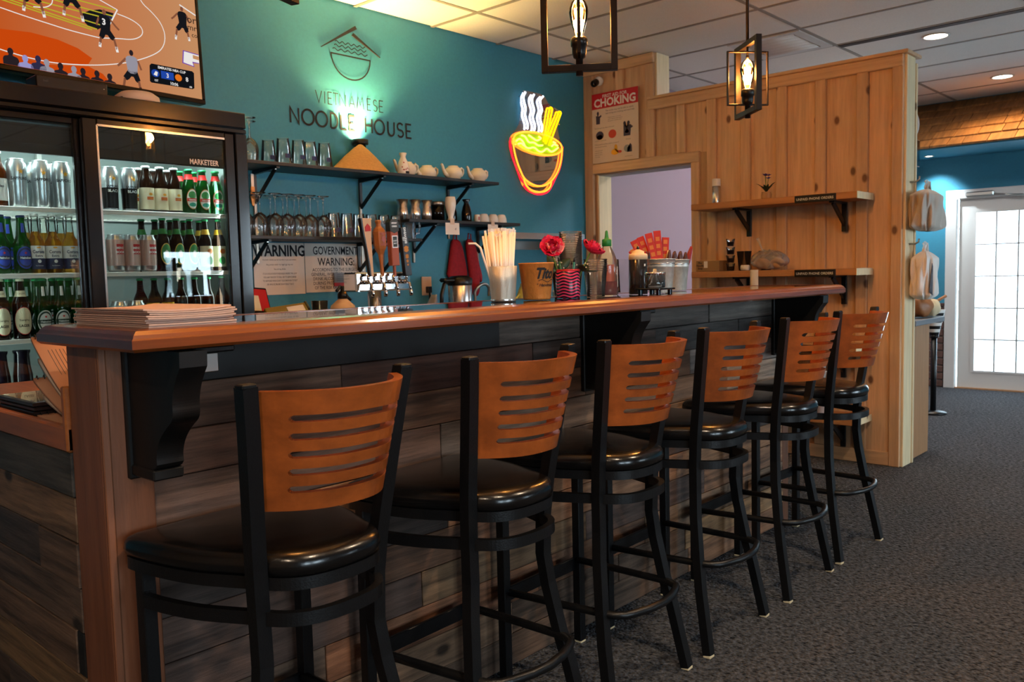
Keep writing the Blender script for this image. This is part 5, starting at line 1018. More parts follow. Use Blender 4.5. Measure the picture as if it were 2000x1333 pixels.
GL = {'V': [[(0, 1), (.5, 0), (1, 1)]], 'I': [[(.5, 0), (.5, 1)]], 'E': [[(1, 1), (0, 1), (0, 0), (1, 0)], [(0, .5), (.85, .5)]], 'T': [[(0, 1), (1, 1)], [(.5, 1), (.5, 0)]], 'N': [[(0, 0), (0, 1), (1, 0), (1, 1)]], 'A': [[(0, 0), (.5, 1), (1, 0)], [(.2, .33), (.8, .33)]], 'M': [[(0, 0), (.18, 1), (.5, .3), (.82, 1), (1, 0)]],
      'S': [arc(.5, .74, .46, .25, 30, 270)+arc(.5, .25, .48, .25, 90, -150)], 'O': [arc(.5, .5, .5, .5, 0, 360, 28)], 'D': [[(0, 0), (0, 1)]+arc(.35, .5, .65, .5, 90, -90)+[(0, 0)]], 'L': [[(0, 1), (0, 0), (1, 0)]], 'H': [[(0, 0), (0, 1)], [(1, 0), (1, 1)], [(0, .5), (1, .5)]], 'U': [[(0, 1), (0, .35)]+arc(.5, .35, .5, .35, 180, 360)+[(1, 1)]]}
def letters(seq, z0, z1, w_):
    for ch, xa, xb in seq:
        b = B()
        for st in GL[ch]: b.ribbon([(xa+(xb-xa)*u, z0+(z1-z0)*v) for u, v in st], w_, YW-.001)
        b.obj('letter', 'ink', em)
letters([('N', 2.006, 2.058), ('O', 2.08, 2.156), ('O', 2.17, 2.245), ('D', 2.268, 2.314), ('L', 2.338, 2.376), ('E', 2.398, 2.436), ('H', 2.512, 2.559), ('O', 2.578, 2.653), ('U', 2.681, 2.728), ('S', 2.752, 2.799), ('E', 2.823, 2.863)], 2.060, 2.142, .0115)
letters([('V', 2.173, 2.214), ('I', 2.228, 2.238), ('E', 2.256, 2.283), ('T', 2.29, 2.326), ('N', 2.335, 2.376), ('A', 2.401, 2.441), ('M', 2.456, 2.504), ('E', 2.530, 2.556), ('S', 2.575, 2.602), ('E', 2.620, 2.648)], 2.190, 2.256, .0056)

# ---------------------------------------------------------------- neon bowl
def neon(name, c, s): mat(name, c, 0.4, emit=c, estr=s)
neon('neon_white', 'dfe6ff', 3.5); neon('neon_orange', 'ff7a1e', 2.6); neon('neon_red', 'ff1430', 1.2); neon('neon_yellow', 'ffb400', 2.6); neon('neon_lime', 'd8ff50', 3.0); mat('lime_field', '8aa81e', 0.5, emit='88b010', estr=0.3)
ns = thing('neon_sign', (4.02, 2.505, 1.78), 'glowing neon noodle bowl sign with steam and chopsticks on the teal wall', 'neon sign')
NY = 2.468
def nt_(pts, m, nm, r=.0060, closed=False, y=NY): B().tube([(x, y, z) for x, z in pts], r, 8, closed).obj(nm, m, ns)
EDGE = [(3.856, 2.490), (3.844, 2.293), (3.822, 2.232), (3.72, 2.143), (3.727, 2.053), (3.80, 1.92), (3.838, 1.838), (3.908, 1.789), (4.022, 1.770), (4.13, 1.798), (4.175, 1.863), (4.268, 2.004), (4.31, 2.131), (4.262, 2.224), (4.254, 2.312), (4.30, 2.387), (4.25, 2.41), (4.171, 2.418), (4.105, 2.49), (3.98, 2.492)]
B().prism(smooth(EDGE, 2, True), 'y', 2.482, 2.487).obj('acrylic_back', 'acrylic', ns)
B().prism([(x, z) for x, z in smooth([(3.76, 2.146), (3.80, 2.18), (3.871, 2.196), (3.984, 2.203), (4.078, 2.198), (4.185, 2.182), (4.255, 2.155), (4.275, 2.13), (4.258, 2.10), (4.203, 2.08), (4.095, 2.066), (3.979, 2.070), (3.867, 2.088), (3.785, 2.115)], 2, True)], 'y', 2.479, 2.481).obj('broth_panel', 'lime_field', ns)
nt_(smooth([(3.75, 2.146), (3.79, 2.183), (3.871, 2.204), (3.984, 2.213), (4.078, 2.206), (4.185, 2.19), (4.262, 2.163), (4.288, 2.13), (4.265, 2.094), (4.203, 2.071), (4.095, 2.058), (3.979, 2.062), (3.867, 2.079), (3.778, 2.11)], 2, True), 'neon_orange', 'bowl_rim', closed=True)
BODY = [(3.75, 2.146), (3.755, 2.081), (3.779, 2.005), (3.812, 1.942), (3.855, 1.879), (3.92, 1.85), (3.992, 1.834), (4.066, 1.839), (4.131, 1.863), (4.199, 1.915), (4.245, 1.974), (4.275, 2.046), (4.288, 2.13)]
nt_(smooth(BODY, 3), 'neon_orange', 'bowl_line'); nt_(smooth([(3.855, 1.879), (3.864, 1.846), (3.898, 1.815), (3.949, 1.798), (4.033, 1.792), (4.108, 1.81), (4.147, 1.843), (4.153, 1.875)], 3), 'neon_orange', 'bowl_foot')
nt_(smooth([(3.735, 2.15)]+[(x-.018+.012*(x-3.75), z-.012) for x, z in BODY[:6]]+[(3.86, 1.83), (3.90, 1.80), (3.96, 1.780), (4.033, 1.775), (4.12, 1.795), (4.165, 1.84), (4.215, 1.91), (4.262, 1.97), (4.29, 2.046), (4.303, 2.14)], 3), 'neon_red', 'glow_edge', .005, y=2.476)
for pts in ([(3.89, 2.475), (3.866, 2.443), (3.872, 2.41), (3.892, 2.365), (3.877, 2.323), (3.894, 2.286), (3.910, 2.254), (3.902, 2.224)], [(3.983, 2.472), (3.957, 2.440), (3.962, 2.405), (3.984, 2.362), (3.961, 2.322), (3.969, 2.290), (3.988, 2.257), (3.976, 2.222)], [(4.082, 2.472), (4.048, 2.447), (4.046, 2.420), (4.070, 2.375), (4.040, 2.329), (4.048, 2.29), (4.066, 2.258), (4.055, 2.222)]): nt_(smooth(pts, 3), 'neon_white', 'steam_line', .0075)
for a, c in (((4.150, 2.394), (4.080, 2.155)), ((4.180, 2.392), (4.103, 2.150)), ((4.250, 2.372), (4.098, 2.142)), ((4.280, 2.378), (4.138, 2.134))): nt_([a, c], 'neon_yellow', 'chopstick_line', .006)
nt_(arc(4.165, 2.393, .015, .012, 180, 0, 8), 'neon_yellow', 'chopstick_line', .006); nt_(arc(4.265, 2.376, .015, .012, 190, 10, 8), 'neon_yellow', 'chopstick_line', .006)
for pts in ([(3.784, 2.13), (3.819, 2.153), (3.859, 2.131), (3.873, 2.099), (3.918, 2.09), (3.97, 2.108), (4.021, 2.079), (4.064, 2.079), (4.113, 2.114), (4.15, 2.09), (4.182, 2.093), (4.238, 2.126)], [(3.84, 2.175), (3.88, 2.172), (3.914, 2.129), (3.971, 2.141), (4.012, 2.119), (4.065, 2.127)], [(3.916, 2.183), (3.962, 2.167), (4.003, 2.151), (4.056, 2.175), (4.025, 2.184)], [(3.803, 2.112), (3.838, 2.122), (3.863, 2.105)], [(4.167, 2.13), (4.195, 2.149), (4.233, 2.139)], [(4.185, 2.162), (4.21, 2.157)]): nt_(smooth(pts, 3), 'neon_lime', 'noodle_line', .0058)
for x, z in ((3.87, 2.45), (3.76, 2.0), (4.28, 2.3), (4.10, 1.80)): B().tube([(x, 2.482, z), (x, TY, z)], .004, 8).obj('standoff', 'steel', ns)

# ---------------------------------------------------------------- uplight behind the hat
t = thing('uplight', (2.43, 2.455, 1.803), 'black cylinder spotlight shining up the wall behind the conical hat', 'light')
B().lathe([(0.032, 0.0), (0.032, .172), (.044, .172), (.046, .175), (.046, .200), (.040, .200), (.038, .185), (0, .183)], n=24).obj('housing', 'black_metal', t, world=False)
B().lathe([(0, .186), (.037, .186)], n=20, cap=False).obj('lens', 'lamp_disc', t, world=False)
lamp('uplight_beam', 'SPOT', (2.43, 2.450, 2.0), 95, (1.0, 0.66, 0.22), (PI+0.16, 0, 0), 0.03, spot=2.1, blend=0.6, parent=t)
lamp('uplight_core', 'SPOT', (2.43, 2.465, 1.995), 9, (1.0, 0.78, 0.30), (PI-0.25, 0, 0), 0.02, spot=2.2, blend=0.35, parent=t)

# ---------------------------------------------------------------- wall shelves on slotted standards
mat('shelf_dark', '14100f', 0.45); mat('standard', '9a8d80', 0.35, 0.8)
def wshelf(name, xa, xb, z, std, label, low_):
    t = thing('wall_shelf', ((xa+xb)/2, 2.38, z), label, 'shelf', 'black shelves on the teal wall')
    B().box((xa, 2.252, z), (xb, 2.498, z+.018), .002).obj('board', 'shelf_dark', t)
    for x in std:
        br = B().prism([(2.27, z-.001), (2.50, z-.001), (2.50, z-.16), (2.49, z-.16), (2.49, z-.022), (2.27, z-.010)], 'x', x-.009, x+.009).obj('bracket', 'black_metal', t)
        B().tube([(x, 2.30, z-.012), (x, 2.494, z-.165)], 0, sq=True, rx=.018, ry=.010, up=(1, 0, 0)).obj('brace', 'black_metal', br)
        B().box((x-.004, 2.292, z-.014), (x+.004, 2.30, z-.006)).obj('screw', 'steel', br)
    return t
wshelf('s', 1.36, 3.37, 1.785, [1.765, 2.45, 3.149], 'upper black shelf holding the straw hat, pint glasses and teapots', 0)
wshelf('s', 1.36, 2.70, 1.418, [1.70, 2.42, 2.60], 'lower black shelf crowded with upturned wine glasses and mugs', 0)
wshelf('s', 2.604, 3.565, 1.530, [2.847, 3.41], 'short black shelf holding steel shakers, dark bottles and white cups', 0)
for x, za, zb in ((1.765, 1.30, 1.78), (2.45, 1.25, 1.78), (3.149, 1.45, 1.78), (2.847, 1.30, 1.53), (3.41, 1.15, 1.53)):
    B().box((x-.008, 2.496, za), (x+.008, 2.508, zb), .002).obj('shelf_standard', 'standard', label={1.765: 'metal shelf standard rising beside the drinks fridge', 2.45: 'metal shelf standard below the conical hat', 3.149: 'metal shelf standard below the teapots', 2.847: 'metal shelf standard beside the clear mug', 3.41: 'metal shelf standard behind the red oven mitts'}[x], cat='shelf standard', group='shelf standards')
t = thing('standard_reflection', (1.745, 2.49, 1.63), 'orange reflection shape on the metal upright below the upper shelf next to the fridge', 'tag')
B().prism([(1.735, 1.70), (1.755, 1.70), (1.757, 1.64), (1.750, 1.605), (1.745, 1.60), (1.739, 1.605), (1.733, 1.64)], 'y', 2.482, 2.490).obj('tag', 'copper', t); B().box((1.737, 2.482, 1.70), (1.753, 2.49, 1.765)).obj('strap', 'standard', t)  # orange shape stands in for light reflected by the metal standard
ORDF = ['closest to the fridge', 'second from the fridge', 'third from the fridge', 'fourth from the fridge', 'fifth from the fridge', 'sixth from the fridge', 'farthest from the fridge']
# glassware prototypes
def put(proto, spots, z, labels, grp):
    for i, (x, y) in enumerate(spots):
        lb = labels[i] if isinstance(labels, list) else labels
        if i == 0 and not proto.get('_u'): proto.location = (x, y, z); ROOT[proto.name] = Vector((x, y, z)); proto['label'] = lb; proto['group'] = grp; proto['_u'] = 1
        else: c = copy_tree(proto, None, (x, y, z), None, lb, grp)
wine = t0('wine_glass', '', 'glass', '')
pobj(B().lathe([(.036, .001), (.040, .03), (.042, .06), (.038, .085), (.026, .105), (.008, .118)], n=20, cap=False).lathe([(.0345, .001), (.036, .001)], n=20, cap=False), 'bowl', 'clear_glass', wine)
pobj(B().lathe([(.008, .118), (.004, .13), (.0035, .19), (.006, .205)], n=10, cap=False), 'stem', 'clear_glass', wine); pobj(B().lathe([(.006, .205), (.030, .2135), (.033, .215), (.033, .217), (0, .218)], n=20, cap=False), 'foot', 'clear_glass', wine)
put(wine, [(1.649, 2.33), (1.703, 2.42)], 1.803, ['upturned wine glass on the upper shelf, hard by the fridge', 'upturned wine glass on the upper shelf, beside the pint glasses'], 'upturned wine glasses')
put(wine, [(1.60, 2.32), (1.68, 2.32), (1.769, 2.32), (1.84, 2.32), (1.91, 2.32), (1.98, 2.32), (2.062, 2.32)], 1.436, ['upturned wine glass in the front row of the lower shelf,  '.strip()+' '+q for q in ORDF], 'front row of upturned wine glasses')
put(wine, [(1.65, 2.43), (1.73, 2.43), (1.81, 2.43), (1.885, 2.43), (1.955, 2.43), (2.03, 2.43), (2.105, 2.43)], 1.436, ['upturned wine glass in the back row of the lower shelf,  '.strip()+' '+q for q in ORDF], 'back row of upturned wine glasses')
mat('blue_print', '1a2c5a', 0.4); mat('orange_print', 'd0502a', 0.5)
pint = t0('pint_glass', '', 'glass', '')
pobj(B().lathe([(.0425, .001), (.0305, .128), (.0305, .133), (.027, .134)], n=20, cap=False), 'glass', 'clear_glass', pint); pobj(B().lathe([(.0405, .030), (.0385, .052)], n=6, cap=False, a0=-PI*.62, a1=-PI*.38), 'print', 'blue_print', pint)
put(pint, [(1.808, 2.42), (1.835, 2.325), (1.925, 2.325), (2.0, 2.33), (2.087, 2.325)], 1.803, ['upturned pint glass in the back, next to the wine glasses on the upper shelf', 'upturned pint glass, first of the front four on the upper shelf', 'upturned pint glass, second of the front four on the upper shelf', 'upturned pint glass, third of the front four on the upper shelf', 'upturned pint glass, last one before the conical hat'], 'upturned pint glasses')
put(pint, [(2.135, 2.33), (2.22, 2.33), (2.39, 2.33), (2.48, 2.33), (2.57, 2.33)], 1.436, ['plain upturned beer glass in front, beside the wine glasses', 'plain upturned beer glass in front, beside the orange emblem', 'plain upturned beer glass in front, behind the spindle tap handle', 'plain upturned beer glass in front, behind the shield tap handle', 'plain upturned beer glass in front, beside the clear mug'], 'beer glasses on the lower shelf'); put(pint, [(2.19, 2.43), (2.29, 2.43), (2.38, 2.43), (2.47, 2.43), (2.56, 2.43)], 1.436, 'upturned beer glass in the back row behind the tap handles', 'beer glasses in the back row')
c = copy_tree(pint, None, (2.303, 2.33, 1.436), None, 'beer glass with a round orange printed emblem on the lower shelf', 'beer glasses on the lower shelf')
b = B(); f = lambda u, v: tuple(Vector(on_cyl(.0392, .075, -PI/2-.2)(u, v)))
for rr in (.022,):
    q = [f(rr*.8*math.cos(j*PI/10), rr*math.sin(j*PI/10)) for j in range(20)]; q2 = [f((rr-.005)*.8*math.cos(j*PI/10), (rr-.005)*math.sin(j*PI/10)) for j in range(20)]; b.add(q+q2, [(j, (j+1) % 20, 20+(j+1) % 20, 20+j) for j in range(20)])
b.add([f(-.003, -.026), f(.002, -.026), f(.002, .026), f(-.003, .026)], [(0, 1, 2, 3)]); pobj(b, 'emblem', 'orange_print', c)
t = thing('glass_mug', (2.655, 2.31, 1.436), 'clear glass beer mug with a handle at the end of the lower shelf', 'mug')
B().lathe([(0, .001), (.036, .001), (.036, .145), (.0325, .145), (.0325, .012), (0, .012)], n=14, sm=False).obj('glass', 'clear_glass', t, world=False); B().tube([(.036, 0, .125), (.062, -.01, .12), (.070, -.012, .075), (.062, -.01, .035), (.036, 0, .028)], .006, 8).obj('handle', 'clear_glass', t, world=False)
# hat, flask, teapots
mat('straw_hat', 'b58448', 0.75); noise_on('straw_hat', (60, 60, 160), 0.85, 1.12, 0.4, 3, dist=0.003)
t = thing('conical_hat', (2.345, 2.345, 1.803), 'woven conical straw hat resting on the upper shelf in front of the uplight', 'hat')
B().lathe([(.197, .0), (.150, .042), (.100, .087), (.050, .126), (.014, .150), (.004, .153), (0, .153)], n=40, cap=False, sy=.5).obj('crown', 'straw_hat', t, world=False); B().lathe([(.194, .001), (.198, -.001), (.199, .002), (.196, .004)], n=40, cap=False, sy=.5).obj('brim_band', 'straw_hat', t, world=False)
mat('flask_print', '9a4a40', 0.4)
t = thing('sake_flask', (2.613, 2.30, 1.803), 'white printed ceramic sake flask next to the conical hat', 'flask')
B().lathe([(0, .001), (.030, .001), (.034, .01), (.033, .045), (.026, .075), (.018, .092), (.015, .102), (.022, .120), (.021, .124), (.013, .115), (0, .112)], n=24).obj('body', 'white_gloss', t, world=False)
b = B(); rnd = random.Random(4)
for k in range(10): a = -PI/2+rnd.uniform(-1, 1); oval(b, [(0, 0), (.0335, .005), (.033, .045), (.026, .075), (.018, .092)], rnd.uniform(.02, .07), .010, .008, a, .0006, 8)
b.obj('print', 'flask_print', t, world=False); b = B().lathe([(.0345, .004), (.0345, .018)], n=8, cap=False, a0=-PI*.6, a1=-PI*.3); b.obj('dark_print', 'ink', t, world=False)
tea = t0('teapot', '', 'teapot', '')
pobj(B().lathe([(0, .001), (.034, .001), (.042, .008), (.056, .030), (.058, .045), (.050, .066), (.036, .078), (.032, .080), (.031, .086), (.029, .086), (.028, .078), (0, .072)], n=28), 'body', 'cream_gloss', tea)
pobj(B().tube([(-.045, 0, .028), (-.068, 0, .036), (-.082, 0, .060), (-.090, 0, .085), (-.098, 0, .092)], [.016, .013, .010, .008, .007], 10), 'spout', 'cream_gloss', tea); pobj(B().tube([(.050, 0, .064), (.072, 0, .078), (.086, 0, .070), (.086, 0, .048), (.072, 0, .030), (.052, 0, .026)], .0065, 8), 'handle', 'cream_gloss', tea)
put(tea, [(2.70, 2.37), (2.905, 2.42), (3.045, 2.335), (3.262, 2.335)], 1.803, ['cream teapot behind the printed sake flask', 'cream teapot in the back, between the flask and the two front teapots', 'cream teapot in front, second from the upper shelf end', 'cream teapot at the very end of the upper shelf'], 'cream teapots on the upper shelf')
# short shelf
Z4 = 1.548
shk = t0('steel_shaker', '', 'shaker', ''); pobj(B().lathe([(0, .001), (.030, .001), (.033, .04), (.030, .07), (.026, .078), (.036, .122), (.034, .122), (.025, .08), (0, .076)], n=24), 'cup', 'steel', shk)
put(shk, [(2.665, 2.38), (2.745, 2.36), (2.827, 2.35)], Z4, ['waisted steel jigger cup at the outer end of the short shelf', 'waisted steel jigger cup, middle of three on the short shelf', 'waisted steel jigger cup beside the black canister'], 'steel cups on the short shelf')
t = thing('black_canister', (2.925, 2.36, Z4), 'black canister with a steel rim between the steel cups and the white vase', 'canister'); B().lathe([(0, .001), (.042, .001), (.043, .10), (0, .10)], n=28).obj('body', 'black_gloss', t, world=False); B().lathe([(.043, .098), (.045, .10), (.045, .116), (.040, .118), (.038, .108), (0, .106)], n=28).obj('rim', 'steel_dull', t, world=False)
t = thing('white_vase', (2.975, 2.295, Z4), 'tall white ceramic vase standing on the short black shelf', 'vase'); B().lathe([(0, .001), (.020, .001), (.021, .008), (.016, .022), (.024, .05), (.034, .095), (.034, .12), (.029, .145), (.026, .146), (.028, .12), (0, .11)], n=24).obj('body', 'white_gloss', t, world=False)
flk = t0('dark_flask', '', 'flask', ''); pobj(B().lathe([(0, .001), (.030, .001), (.033, .01), (.032, .06), (.024, .095), (.016, .115), (.015, .122), (.026, .140), (.024, .143), (0, .130)], n=20), 'body', 'black_gloss', flk)
put(flk, [(3.085, 2.40), (3.155, 2.34)], Z4, ['dark ceramic sake flask half behind the white vase', 'dark ceramic sake flask beside the white cups'], 'dark flasks')
t = thing('thread_spool', (3.215, 2.305, Z4), 'small spool shaped white cup with a dark print beside the dark flasks', 'cup'); B().lathe([(0, .001), (.018, .001), (.018, .045), (.016, .047), (0, .044)], n=20).obj('body', 'white_gloss', t, world=False); B().lathe([(.0185, .012), (.0185, .034)], n=6, cap=False, a0=-PI*.65, a1=-PI*.4).obj('print', 'flask_print', t, world=False)
cup = t0('tea_cup', '', 'cup', ''); pobj(B().lathe([(.034, .001), (.036, .003), (.034, .03), (.026, .052), (.018, .057), (0, .057)], n=20, cap=False), 'body', 'white_gloss', cup)
put(cup, [(3.300, 2.33), (3.385, 2.33), (3.465, 2.33)], Z4, ['upturned white tea cup, next to the small printed cup', 'upturned white tea cup, middle of three', 'upturned white tea cup, nearest the shelf end'], 'upturned tea cups')
def note(x0, x1, z0, z1, label):
    t = thing('paper_note', ((x0+x1)/2, 2.248, z1), label, 'note'); B().grid(lambda u, v: (x0+(x1-x0)*u, 2.2490-.006*math.sin(u*PI)*v, z1-.012-(z1-.012-z0)*v), 6, 5).obj('sheet', 'paper', t); B().box((x0+(x1-x0)*.35, 2.2475, z1-.022), (x0+(x1-x0)*.65, 2.2505, z1+.012)).obj('tape', 'paper_warm', t)
    b = B().ribbon([(x0+(x1-x0)*.62, z0+.03), (x0+(x1-x0)*.7, z0+.04), (x0+(x1-x0)*.68, z0+.026)], .003, 2.2415); b.obj('scribble', 'ink_gray', t)
note(2.885, 3.000, 1.462, 1.545, 'white paper note taped to the short shelf edge under the white vase'); note(3.252, 3.345, 1.460, 1.545, 'white paper note taped to the short shelf edge under the tea cups')
# oven mitts
def mitt(pts, y, label):
    t = thing('oven_mitt', (pts[0][0], y, pts[0][1]), label, 'oven mitt', 'red oven mitts'); sp2 = smooth(pts, 2, True); b = B(); n = len(sp2); cx = sum(p[0] for p in sp2)/n; cz = sum(p[1] for p in sp2)/n
    rings = [(1.0, 0), (1.0, -.012), (.9, -.022), (.6, -.030)]; vs = [(cx+(x-cx)*k, y+d, cz+(z-cz)*k) for k, d in rings for x, z in sp2]+[(cx, y-.032, cz)]
    fs = [(i*n+j, i*n+(j+1) % n, (i+1)*n+(j+1) % n, (i+1)*n+j) for i in range(3) for j in range(n)]+[(3*n+j, 3*n+(j+1) % n, 4*n) for j in range(n)]+[tuple(range(n))[::-1]]
    b.add(vs, fs, 0, True).obj('body', 'red_cloth', t); x, z = pts[0]; B().tube([(x+.005, y-.012, z-.01), (x+.015, y-.012, z+.035), (x+.035, y-.012, z+.03), (x+.035, y-.012, z-.01)], .004, 6).obj('loop', 'red_cloth', t)
mitt([(3.165, 1.450), (3.225, 1.445), (3.25, 1.40), (3.275, 1.30), (3.295, 1.19), (3.20, 1.183), (3.105, 1.20), (3.130, 1.30), (3.150, 1.40)], 2.495, 'red oven mitt hanging flat behind, closer to the steel thermos pot')
mitt([(3.268, 1.452), (3.320, 1.448), (3.345, 1.40), (3.365, 1.30), (3.395, 1.22), (3.398, 1.17), (3.385, 1.165), (3.368, 1.19), (3.372, 1.10), (3.345, 1.07), (3.310, 1.09), (3.290, 1.18), (3.275, 1.30), (3.262, 1.40)], 2.468, 'red oven mitt with its thumb showing, in front beside the straws')
# signs behind the bar
def sign(x0, x1, z0, z1, y, label, lines, name='paper_sign'):
    t = thing(name, ((x0+x1)/2, y, z0), label, 'sign', None); B().box((x0, y-.003, z0), (x1, y, z1)).obj('sheet', 'paper', t)
    for txt, z, size, bold, xs, m in lines:
        b = B(); put_text(b, txt, on_wall_y((x0+x1)/2, y-.0036, z), size, bold=bold, xs=xs); b.obj('lettering', m, t)
    return t
sign(1.74, 2.052, 1.135, 1.412, 2.505, 'white warning sign in bold sans capitals next to the fridge', [('WARNING', 1.342, .082, .03, .80, 'ink'), ('Alcoholic drinks can be harmful to you and others', 1.318, .013, 0, .78, 'ink_gray'), ('Any person under the legal age may not', 1.292, .013, 0, .78, 'ink_gray'), ('buy strong drinks', 1.268, .013, 0, .78, 'ink_gray'), ('IT IS A VIOLATION PUNISHABLE UNDER THE LAW', 1.243, .014, 0, .66, 'ink_gray'), ('FOR ANY PERSON TO SELL OR TO SERVE DRINK', 1.224, .014, 0, .66, 'ink_gray'), ('TO ANYONE WHO IS NOT OLD ENOUGH TO BUY', 1.205, .014, 0, .66, 'ink_gray'), ('OR WHO IS DRUNK IN A PUBLIC PLACE', 1.186, .014, 0, .66, 'ink_gray')])
sign(2.056, 2.47, 1.140, 1.412, 2.504, 'white government warning sign in tall serif capitals below the lower shelf', [('GOVERNMENT', 1.350, .064, .012, .72, 'ink'), ('WARNING:', 1.288, .062, .012, .80, 'ink'), ('ACCORDING TO THE SURGEON', 1.256, .026, .01, .85, 'ink_gray'), ('GENERAL, WOMEN SHOULD NOT', 1.231, .026, .01, .85, 'ink_gray'), ('DRINK ALCOHOLIC BEVERAGES', 1.206, .026, .01, .85, 'ink_gray'), ('DURING PREGNANCY BECAUSE', 1.181, .026, .01, .85, 'ink_gray'), ('OF THE RISK OF BIRTH DEFECTS', 1.156, .026, .01, .8, 'ink_gray')])
t = thing('small_notice', (2.29, 2.49, 1.19), 'small gray notice with a red foot below the government warning sign', 'notice'); B().box((2.235, 2.485, 1.19), (2.36, 2.492, 1.246)).obj('plate', 'gray_top', t); B().box((2.235, 2.485, 1.17), (2.36, 2.492, 1.19)).obj('red_strip', 'red', t)
b = B()
for k in range(4): put_text(b, 'please drink with care', on_wall_y(2.298, 2.4845, 1.233-.011*k), .010)
b.obj('lettering', 'ink_gray', t)
# back counter
bc_ = thing('back_counter', (3.0, 2.2, 0), 'low back bar counter along the teal wall behind the bar', 'counter')
B().box((1.36, 1.95, 0), (4.50, 2.505, 0.92)).obj('cabinet', 'black_wood', bc_); B().box((1.34, 1.92, 0.92), (4.52, 2.507, 0.95), .004).obj('worktop', 'steel_dull', bc_)
# beer tap tower
tt = thing('beer_tap_tower', (2.26, 2.13, 0.95), 'chrome beer tap tower with four taps behind the bar', 'beer tap')
B().lathe([(.055, 0), (.055, .012), (.040, .018), (.037, .022), (.037, .20)], (2.235, 2.13, .95), 24).obj('column', 'chrome', tt)
B().box((2.072, 2.075, 1.142), (2.448, 2.185, 1.242), .008).obj('manifold', 'chrome', tt); B().box((2.10, 2.0, .951), (2.48, 2.12, .962), .003).obj('drip_tray', 'steel_dull', tt)
mat('tap_wood', 'a86a38', 0.45); noise_on('tap_wood', (40, 40, 4), 0.85, 1.15, .03); mat('tap_cream', 'd0b290', 0.5); mat('tap_rust', 'a0553c', 0.5); mat('tap_slate', '2f3a3a', 0.5); mat('tap_black', '141010', 0.35); mat('tap_gold', 'c08020', 0.5)
for k, x in enumerate((2.13, 2.215, 2.30, 2.39)):
    f = B().tube([(x, 2.075, 1.19), (x, 2.045, 1.19)], .012, 12).tube([(x, 2.05, 1.19), (x, 2.02, 1.178), (x, 2.01, 1.135)], .008, 10).lathe([(.008, 1.115), (.011, 1.120), (.011, 1.14), (.008, 1.145)], (x, 2.01, 0), 10).lathe([(.006, 0), (.010, .012), (.006, .03)], (x, 2.045, 1.20), 10).obj('faucet', 'chrome', tt)
    B().lathe([(.0085, 1.112), (.0085, 1.128)], (x, 2.01, 0), 10).obj('nozzle_cap', 'blue_print', f)
def tilt(b, x, ang, z0=1.22, y=2.045):
    M = Matrix.Translation((x, y, z0)) @ Matrix.Rotation(ang, 4, 'Y'); b.v = [tuple(M @ Vector(v)) for v in b.v]; return b
h1 = tilt(B().prism([(-.010, 0), (.010, 0), (.012, .06), (.022, .20), (.032, .275), (.034, .30), (-.030, .305), (-.028, .25), (-.014, .16), (-.008, .06)], 'y', -.010, .010), 2.15, -.10).obj('tap_handle', 'tap_cream', tt)
tilt(B().prism([(-.013, 0), (-.006, 0), (-.006, .06), (-.022, .25), (-.024, .305), (-.034, .305), (-.032, .25), (-.018, .14)], 'y', -.012, .012), 2.15, -.10).obj('handle_edge', 'tap_black', h1)
tilt(B().prism([(-.012, .235), (.022, .235), (.022, .258), (.006, .275), (-.012, .258)], 'y', -.0125, -.010), 2.15, -.10).obj('emblem', 'red', h1)
h2 = tilt(B().lathe([(.011, 0), (.010, .02), (.009, .06), (.014, .115), (.030, .145), (.034, .16), (.034, .235), (.026, .25), (.014, .262), (.013, .275), (.018, .29), (.012, .296), (0, .296)], n=8, sm=False), 2.225, -.06).obj('tap_handle', 'tap_wood', tt)
b = B(); put_text(b, 'SLEEPY', lambda u, v: (u, -.0345, .218+v), .015, bold=.03); put_text(b, 'WHITE', lambda u, v: (u, -.0345, .162+v), .015, bold=.03); tilt(b, 2.225, -.06).obj('lettering', 'flask_print', h2)
b = B(); leaf_ = [(0, .024), (.006, .012), (.018, .016), (.012, .004), (.022, -.004), (.008, -.012), (.004, -.022), (-.004, -.022), (-.008, -.012), (-.022, -.004), (-.012, .004), (-.018, .016), (-.006, .012)]; b.add([(0, -.035, .195)]+[(x*.8, -.035, .195+z) for x, z in leaf_], [(0, 1+i, 1+(i+1) % 13) for i in range(13)]); tilt(b, 2.225, -.06).obj('leaf_emblem', 'flask_print', h2)
h3 = tilt(B().box((-.026, -.018, .055), (.026, .018, .255), .003).prism([(-.006, 0), (.006, 0), (.006, .056), (-.006, .056)], 'y', -.006, .006), 2.310, -.04).obj('tap_handle', 'tap_rust', tt)
tilt(B().prism([(-.030, .24), (0, .228), (.030, .24), (.030, .285), (.018, .302), (-.018, .302), (-.030, .285)], 'y', -.022, .016), 2.310, -.04).obj('shield', 'tap_slate', h3)
b = B(); put_text(b, 'HENRY', lambda u, v: (u, -.0225, .277+v), .012, bold=.03); put_text(b, 'CREEK', lambda u, v: (u, -.0225, .260+v), .012, bold=.03); tilt(b, 2.310, -.04).obj('lettering', 'cap_white', h3)
tilt(B().box((-.019, -.0195, .15), (.019, -.018, .215)), 2.310, -.04).obj('label_frame', 'cap_white', h3); tilt(B().box((-.014, -.0205, .155), (.014, -.0192, .210)), 2.310, -.04).obj('label_field', 'tap_slate', h3)
b = B(); put_text(b, 'LAZY', lambda u, v: (u, -.021, .184+v), .010, bold=.02); put_text(b, 'BOY', lambda u, v: (u, -.021, .170+v), .010, bold=.02); tilt(b, 2.310, -.04).obj('lettering', 'cap_white', h3)
h4 = tilt(B().box((-.024, -.014, .0), (.024, .014, .262), .003), 2.398, -.10).obj('tap_handle', 'tap_black', tt)
b = B()
